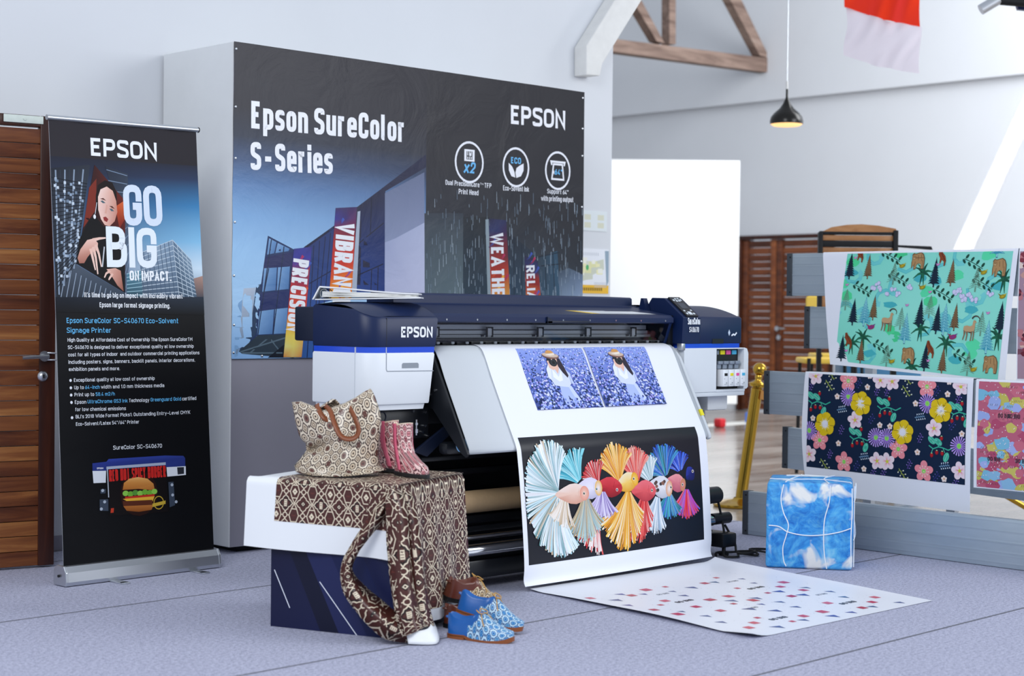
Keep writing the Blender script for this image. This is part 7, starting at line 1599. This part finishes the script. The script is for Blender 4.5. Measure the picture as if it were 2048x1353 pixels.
right_o = [(756, 937), (742, 928), (738, 905), (741, 870), (744, 838), (741, 815), (733, 790), (726, 777), (720, 768)]
front_top = [(556, 797), (575, 795), (600, 804), (622, 815), (648, 806), (672, 797), (696, 785), (712, 773), (720, 767)]
back_top = [(557, 797), (590, 801), (618, 808), (648, 790), (660, 803), (672, 806), (690, 796), (708, 780), (720, 767)]
def side(lst, t): k = t * (len(lst) - 1); i = min(int(k), len(lst) - 2); f_ = k - i; return (lst[i][0] * (1 - f_) + lst[i + 1][0] * f_, lst[i][1] * (1 - f_) + lst[i + 1][1] * f_)
def bag(s_, t, back=False):
    (lx, ly), (rx_, ry_) = side(left_o, t), side(right_o, t); tp_ = side(back_top if back else front_top, s_)
    x = lx + (rx_ - lx) * s_; y = ly + (ry_ - ly) * s_; bl = max(0, (t - .55) / .45); bl = bl * bl * (3 - 2 * bl)
    x = x * (1 - bl) + (x * .3 + tp_[0] * .7) * bl if t < 1 else tp_[0]; y = y * (1 - bl) + (y + (tp_[1] - y)) * bl
    prof_ = math.sin(s_ * PI) ** .7
    dep = (.085 * (1 - t) ** .55 + .018 * (1 - t)) * prof_ + .012 * prof_ * (t < 1)
    crease = .060 * math.exp(-((t - .38 - .12 * s_) / .06) ** 2) * max(0, 1 - s_ * 1.9) - .012 * math.sin(s_ * 9 + t * 7) * prof_ * (1 - t) * .8 - .008 * math.sin(s_ * 15 - t * 11) * prof_ * .6
    foot = 948 - (948 - y); bot = .012 * math.sin(s_ * PI) if t < .02 else 0
    d = (-dep + crease) if not back else (dep * .55)
    yy = y + (6.5 * math.sin(s_ * PI) * (1 - t) ** 3 if not back else -4 * (1 - t) ** 3 * math.sin(s_ * PI))
    return bp(x, min(yy, 948.5), d)
b = MB(); b.grid(lambda s_, t: bag(s_, t), 48, 44, 0, None, lambda s_, t: (s_ * .36, t * .33)); b.grid(lambda s_, t: bag(1 - s_, t, True), 32, 32, 0, None, lambda s_, t: (.36 - s_ * .36, t * .33))
bo = b.build('bag_body', 'bag_tile', BG); solid(bo, .0015, 1)
b = MB(); b.grid(lambda s_, t: bag(s_, 0, False).lerp(bag(s_, 0, True), t), 24, 2); b.build('bag_base', 'bag_lining', BG)
def strap(pts, w_, name='handle'):
    P = smooth([tuple(p) for p in pts], 8); vs = []; fs = []
    for i, p in enumerate(P):
        t = (P[min(i + 1, len(P) - 1)] - P[max(i - 1, 0)]).normalized(); sd = t.cross(va).normalized(); sd = (sd * .8 + va * .55).normalized()
        vs += [p - sd * w_ / 2, p + sd * w_ / 2]
    for i in range(len(P) - 1): fs.append((2 * i, 2 * i + 1, 2 * i + 3, 2 * i + 2))
    b = MB(); b.add(vs, fs, 0, True); o = b.build(name, 'leather_tan', BG); solid(o, .004, 0)
strap([bp(627, 803, -.015), bp(640, 812, -.062), bp(652, 838, -.098), bp(666, 862, -.112), bp(684, 868, -.114), bp(698, 862, -.112), bp(702, 848, -.108), bp(694, 826, -.095), bp(682, 808, -.058), bp(672, 797, -.02)], .020)
strap([bp(609, 800, -.002), bp(612, 806, -.03), bp(620, 818, -.052), bp(628, 827, -.06), bp(637, 832, -.055)], .020)

# ============================================================ pink boots
tile_mat('boot_tile', '#ecc9c4', '#5a1f2c', '#d8888e', 34, .4, '#9c4a56', .5)
mat('boot_pink', '#d6607c', 0.4); mat('boot_lining', '#e8d4bc', 0.7); mat('sole_black', '#121214', 0.55)
def frame(o_, ang): return Matrix.Translation(o_) @ Matrix.Rotation(ang, 4, 'Z')
def loft(rings, name, m, parent, xf, cap=True, closed=True, uvs=.3):
    n = len(rings[0]); vs = [tuple(xf @ Vector(p)) for r in rings for p in r]; fs = []
    b = MB()
    for j in range(len(rings) - 1):
        for i in range(n if closed else n - 1): fs.append((j * n + i, j * n + (i + 1) % n, (j + 1) * n + (i + 1) % n, (j + 1) * n + i))
    if cap: fs.append(tuple(range(n))[::-1])
    b.add(vs, fs, 0, True); b.uv = {}
    for j in range(len(rings)):
        for i in range(n): b.uv[j * n + i] = (abs(i - n / 2) / n * uvs * 1.3, Vector(rings[j][i]).z * 1.0 + Vector(rings[j][i]).x * .6)
    o = b.build(name, m, parent); return o
def ring(cx, rx_, ry_, z, n=22, zt=0.0, ry2=None):
    out = []
    for k in range(n):
        t = 2 * PI * k / n; x = cx + rx_ * math.cos(t); out.append((x, ry_ * math.sin(t), z + zt * math.cos(t)))
    return out
def boot(o_, ang, label):
    """toe towards +x"""
    d = thing('ankle_boot', label, 'boot', tuple(o_), group='pink ankle boots on the plinth'); xf = frame(o_, ang)
    rings = [ring(.035, .108, .036, .016), ring(.035, .110, .038, .03), ring(.030, .104, .037, .048, zt=-.006), ring(.010, .082, .036, .070, zt=-.014), ring(-.018, .056, .034, .095, zt=-.012), ring(-.028, .046, .033, .125, zt=-.006), ring(-.030, .044, .034, .155), ring(-.030, .044, .035, .182, zt=.004), ring(-.030, .044, .036, .196, zt=.008)]
    loft(rings, 'boot_upper', 'boot_tile', d, xf)
    b = MB(); b.grid(lambda u, v: tuple(xf @ Vector((-.030 + (.0445 - .004 * v) * math.cos(2 * PI * u), (.0365 - .004 * v) * math.sin(2 * PI * u), .197 - .03 * v + .008 * math.cos(2 * PI * u)))), 22, 3); b.build('lining', 'boot_lining', d)
    b = MB(); b.prism([(x * 1.02, y * 1.06) for x, y, z in ring(.035, .110, .039, 0)], (.0003, .017), .003, axis='z', xf=xf); b.build('sole', 'sole_black', d)
    for sd in (-1, 1):
        cl_ = [(-.030, sd * .0366, .200), (-.030, sd * .0362, .165), (-.026, sd * .0360, .12), (-.012, sd * .0365, .08), (.004, sd * .039, .05), (.012, sd * .0395, .025)]
        P = smooth(cl_, 5); vs = []; fs = []
        for i, p in enumerate(P): vs += [tuple(xf @ (p + Vector((-.011, sd * .001, 0)))), tuple(xf @ (p + Vector((.011, sd * .001, 0))))]
        for i in range(len(P) - 1): fs.append((2 * i, 2 * i + 1, 2 * i + 3, 2 * i + 2))
        b = MB(); b.add(vs, fs, 0, True); o = b.build('elastic_panel', 'boot_pink', d); solid(o, .003, 0)
    b = MB(); b.tube([tuple(xf @ Vector(p)) for p in ((-.075, -.008, .185), (-.083, -.006, .200), (-.084, .004, .20), (-.076, .007, .186))], .004, 6, flat=.5); b.build('pull_tab', 'boot_lining', d)
va_ = math.atan2(-.695, .719)      # angle of "right in the view"
def onp(px, py, z): 
    return None
b1 = pw(.300, .415, ZT + .002); b2 = pw(.405, .300, ZT + .002)
boot(b1, va_ - .95, 'pink tile-patterned ankle boot standing in front of its pair'); boot(b2, va_ - .62, 'pink tile-patterned ankle boot behind its pair, next to the printer')

# ============================================================ shoes on the carpet
mat('shoe_blue', '#1d66b8', 0.3, spec=.5, var=.15, vscale=12); mat('shoe_brown', '#6a3424', 0.3, spec=.5, var=.12, vscale=14); mat('welt_tan', '#8f5026', 0.4); mat('lace_tan', '#c79a54', 0.7); mat('insole', '#5a3a24', 0.7)
tile_mat('shoe_tile_blue', '#c4e4f6', '#17457f', '#4f9fdc', 46, .35, '#6fb4e0', .45); tile_mat('shoe_tile_brown', '#e8d6b4', '#4a281e', '#d4b98c', 42, .4, '#7a4430', .45)
def foot_outline(s_):
    """half widths and centre of the last along 0 heel .. 1 toe"""
    w_ = [.020, .031, .033, .031, .032, .037, .041, .041, .036, .026, .012]; k = s_ * 10; i = min(int(k), 9); return w_[i] + (w_[i + 1] - w_[i]) * (k - i)
def oxford(label, group, xf, col, tile, sole, cat='shoe', L=.265):
    loc = xf.translation; d = thing('oxford_shoe', label, cat, tuple(loc), group=group)
    # sole
    n = 44; out = []
    for k in range(n):
        t = k / (n / 2)
        s_ = t if t <= 1 else 2 - t; sg = 1 if t <= 1 else -1
        sm = .5 - .5 * math.cos(PI * s_); out.append((L * (sm - .5), sg * foot_outline(sm) * 1.05 * (math.sin(PI * min(1, max(0, s_))) ** .12 if 0 < s_ < 1 else 0)))
    def zs(x): t = x / L + .5; return .018 * max(0, (t - .72) / .28) ** 2 + (.012 if t < .30 else .012 - .010 * min(1, (t - .30) / .1))
    b = MB(); lo = [(x, y, max(.0004, zs(x) - .012 + .0002) if x > -L * .2 else zs(x) - .002) for x, y in out]; hi = [(x, y, zs(x) + .006) for x, y in out]
    lo = [(x, y, .018 * max(0, ((x / L + .5) - .72) / .28) ** 2 + .0004 + (.010 if x > -L * .2 else .0)) for x, y in out] if False else lo
    vs = [tuple(xf @ Vector(p)) for p in lo + hi]; b.add(vs, [tuple(range(n))[::-1], tuple(range(n, 2 * n))] + [(i, (i + 1) % n, n + (i + 1) % n, n + i) for i in range(n)]); b.build('sole', sole, d)
    b = MB(); hx = [p for p in out if p[0] < -L * .20]
    hx2 = sorted([p for p in hx if p[1] >= 0], key=lambda p: -p[0]) + sorted([p for p in hx if p[1] < 0], key=lambda p: p[0]); b.prism(hx2, (.0004, .014), 0, axis='z', xf=xf); b.build('heel', 'sole_black' if sole == 'sole_black' else 'welt_tan', d)
    # upper as cross sections
    N = 26; m_ = 15; rings = []
    for j in range(N + 1):
        s_ = j / N; x = L * (s_ - .5); w_ = foot_outline(s_); z0 = zs(x) + .006
        if s_ < .52: h = .096 - .030 * math.sin(min(1, s_ / .44) * PI) * .9 + .006 * (s_ > .42) * (s_ - .42) * 20 * 0
        else: h = .072 * (1 - ((s_ - .52) / .48) ** 1.05) + .019
        if s_ < .06: h *= .9 + s_
        lean = .012 * max(0, (.12 - s_) / .12)
        op = s_ < .46
        rr = []
        for k in range(m_):
            t = k / (m_ - 1); a_ = PI * (t)                                   # from left base over the top to right base
            if op: # open collar: two walls leaning inwards
                q = abs(2 * t - 1); zz = z0 + h * (1 - q) ** .75; inn = 1 - .38 * (1 - q) ** 1.4; yy = (1 if t < .5 else -1) * w_ * inn
                if k == m_ // 2: yy = 0; zz = z0 + h * .55
                if k in (m_ // 2 - 1, m_ // 2 + 1): zz = z0 + h
            else:
                yy = w_ * math.cos(a_) * (1 + .10 * math.sin(a_) ** 2); zz = z0 + h * math.sin(a_) ** .75
            if s_ < .02 or s_ > .985: yy *= .55
            rr.append((x - lean * (zz - z0) / .08 * 0 + lean * 0, yy, zz))
        rings.append(rr)
    vs = [tuple(xf @ Vector(p)) for r in rings for p in r]; fs = []; mi = []
    b = MB(); uv = {}
    for j in range(N):
        for k in range(m_ - 1):
            fs.append((j * m_ + k, j * m_ + k + 1, (j + 1) * m_ + k + 1, (j + 1) * m_ + k)); s_ = (j + .5) / N; lowk = min(k, m_ - 2 - k); vamp = s_ > .50 - .016 * abs(lowk - 3) * 0 + .05 * (lowk >= 5) + (-.16 if lowk < 3 else 0); mi.append(1 if vamp else 0)
    fs.append(tuple(range(m_))[::-1]); mi.append(0); fs.append(tuple(N * m_ + k for k in range(m_))); mi.append(1)
    b.add(vs, fs, 0, True); b.mi = mi; b.uv = {j * m_ + k: (j / N * L, k * .011) for j in range(N + 1) for k in range(m_)}
    o = b.build('shoe_upper', [col, tile], d); o.data.polygons.foreach_set('use_smooth', [True] * len(fs)); subsurf(o, 1)
    # throat, tongue, laces, heel tab
    b = MB()
    b.box(-L * .30, L * .02, -.017, .017, .062, .066, .002, xf=xf); b.build('insole', 'insole', d)
    for q in range(4):
        x = L * (-.01 + .035 * q); z = .096 - .0075 * q
        b = MB(); b.tube([tuple(xf @ Vector(p)) for p in ((x, .017, z - .012), (x + .003, .008, z), (x + .006, -.008, z), (x + .008, -.017, z - .012))], .0022, 6); b.build('lace', 'lace_tan', d)
    for sd in (-1, 1):
        b = MB(); b.tube([tuple(xf @ p) for p in smooth([(-.004, sd * .004, .099), (-.012, sd * .016, .111), (.006, sd * .030, .105), (.016, sd * .016, .099), (0, sd * .004, .098)], 5)], .002, 6).tube([tuple(xf @ p) for p in smooth([(0, sd * .004, .099), (.012, sd * .022, .094), (.024, sd * .038, .076), (.034, sd * .046, .060)], 5)], .002, 6); b.build('lace_bow', 'lace_tan', d)
    b = MB(); b.tube([tuple(xf @ Vector(p)) for p in ((-L * .5 + .004, .006, .072), (-L * .5 - .006, .006, .076), (-L * .5 - .006, -.006, .076), (-L * .5 + .004, -.006, .072))], .004, 6); b.build('heel_tab', col, d)
    return d
sg = math.atan2(-.695, .719)
def at_floor(x, y, z=0): return Vector((x, y, z))


# ---- the four shoes
def pose(heel, toe, zh=0.0, zt=0.0, roll=0.0, L=.265):
    h, t = Vector((heel[0], heel[1], zh)), Vector((toe[0], toe[1], zt)); dr = (t - h).normalized(); c_ = h + dr * L / 2; y = Vector((0, 0, 1)).cross(dr).normalized(); z = dr.cross(y)
    m_ = Matrix(((dr.x, y.x, z.x, c_.x), (dr.y, y.y, z.y, c_.y), (dr.z, y.z, z.z, c_.z), (0, 0, 0, 1))); return m_ @ Matrix.Rotation(roll, 4, 'X')
oxford('brown leather shoe with black sole lying lowest against the draped print', 'brown pair of shoes', pose((4.169, 4.655), (4.465, 4.63), .0, .0), 'shoe_brown', 'shoe_tile_brown', 'sole_black')
oxford('brown leather shoe with black sole tilted on top of its pair', 'brown pair of shoes', pose((4.19, 4.690), (4.485, 4.69), .100, .045, .22), 'shoe_brown', 'shoe_tile_brown', 'sole_black')
oxford('blue leather shoe with tile-patterned toe standing nearest the viewer', 'blue pair of shoes', pose((4.07, 4.525), (4.165, 4.27)), 'shoe_blue', 'shoe_tile_blue', 'welt_tan')
oxford('blue leather shoe propped with its heel raised behind its pair', 'blue pair of shoes', pose((4.175, 4.60), (4.305, 4.355), .066, .002, -.10), 'shoe_blue', 'shoe_tile_blue', 'welt_tan')

# ---- ring binder on the printer
mat('binder_white', '#e9ebee', 0.35); mat('binder_black', '#1a1b20', 0.4); mat('page_white', '#f3f3ee', 0.6); print_mat('spine_print', 0.4, 0.4)
BX = Matrix(((.719, .695, 0, 4.262), (-.695, .719, 0, 5.605), (0, 0, 1, 1.2405), (0, 0, 0, 1)))
BD = thing('ring_binder', 'white ring binder with loose pages lying on the printer beside the big banner', 'binder', (4.262, 5.605, 1.2405))
def bq(x, y, z): return tuple(BX @ Vector((x, y, z)))
b = MB()
for th, x0, z0, x1, z1 in ((.004, 0, .003, .445, .016),): b.add([bq(x0, 0, z0 - .003), bq(x1, 0, z1 - .005), bq(x1, .26, z1 - .005), bq(x0, .26, z0 - .003), bq(x0, 0, z0 + .001), bq(x1, 0, z1 + .001), bq(x1, .26, z1 + .001), bq(x0, .26, z0 + .001)], [(3, 2, 1, 0), (4, 5, 6, 7), (0, 1, 5, 4), (1, 2, 6, 5), (2, 3, 7, 6), (3, 0, 4, 7)])
b.build('back_cover', 'binder_white', BD)
b = MB(); top_ = [(.018, .053), (.12, .047), (.25, .036), (.36, .029), (.437, .027)]
vs = []
for x, z in top_: vs += [bq(x, 0, z), bq(x, .26, z), bq(x, 0, z + .006), bq(x, .26, z + .006)]
fs = []
for i in range(len(top_) - 1): k = 4 * i; fs += [(k, k + 1, k + 5, k + 4), (k + 2, k + 6, k + 7, k + 3), (k, k + 4, k + 6, k + 2), (k + 1, k + 3, k + 7, k + 5)]
fs += [(0, 2, 3, 1), (16, 17, 19, 18)]
b.add(vs, fs); b.build('front_cover', 'binder_white', BD)
b = MB(); b.add([bq(-.012, 0, .002), bq(-.012, .26, .002), bq(.016, .26, .056), bq(.016, 0, .056), bq(-.007, 0, .001), bq(-.007, .26, .001), bq(.021, .26, .055), bq(.021, 0, .055)], [(0, 3, 2, 1), (4, 5, 6, 7), (0, 1, 5, 4), (1, 2, 6, 5), (2, 3, 7, 6), (3, 0, 4, 7)]); sp_ = b.build('spine', 'binder_white', BD)
spn = (Vector(bq(-.012, 0, .002)), Vector(bq(-.012, .26, .002)) - Vector(bq(-.012, 0, .002)), Vector(bq(.016, 0, .056)) - Vector(bq(-.012, 0, .002)))
a = Art(0, 1, 0, 1); a.rect(0, 0, 1, 1, '#2a2c52'); 
for k in range(5): a.rect(.05 + .19 * k, .12, .14 + .19 * k, .9, '#b8283a' if k % 2 == 0 else '#dfe2ec')
sN = -(spn[1].cross(spn[2])).normalized(); sN = sN if sN.x < 0 else -sN
a.build('spine_label', lambda u, v: (spn[0] + spn[1] * u + spn[2] * v, sN), 'spine_print', sp_)
for i in range(7):
    x1 = .425 - .022 * (i % 3); z0, z1 = .014 + .0035 * i, .018 + .0016 * i; wv_ = .003 * math.sin(i * 2.1)
    b = MB(); b.grid(lambda u, v: bq(.030 + (x1 - .030) * u, .004 + .25 * v, z0 + (z1 - z0) * u + wv_ * math.sin(u * PI)), 10, 1); o = b.build('page', 'page_white', BD); solid(o, .0030)
for y in (.03, .13, .23):
    b = MB(); b.tube([bq(.034 + .016 * math.cos(a_), y, .028 + .019 * math.sin(a_)) for a_ in [k * PI / 9 for k in range(18)]], .002, 6, True); b.build('ring', 'steel', BD)
b = MB(); b.add([bq(.02, .004, .006), bq(.42, .004, .0185), bq(.42, .255, .0185), bq(.02, .255, .006)], [(0, 1, 2, 3)]); b.build('inner_board', 'binder_black', BD)
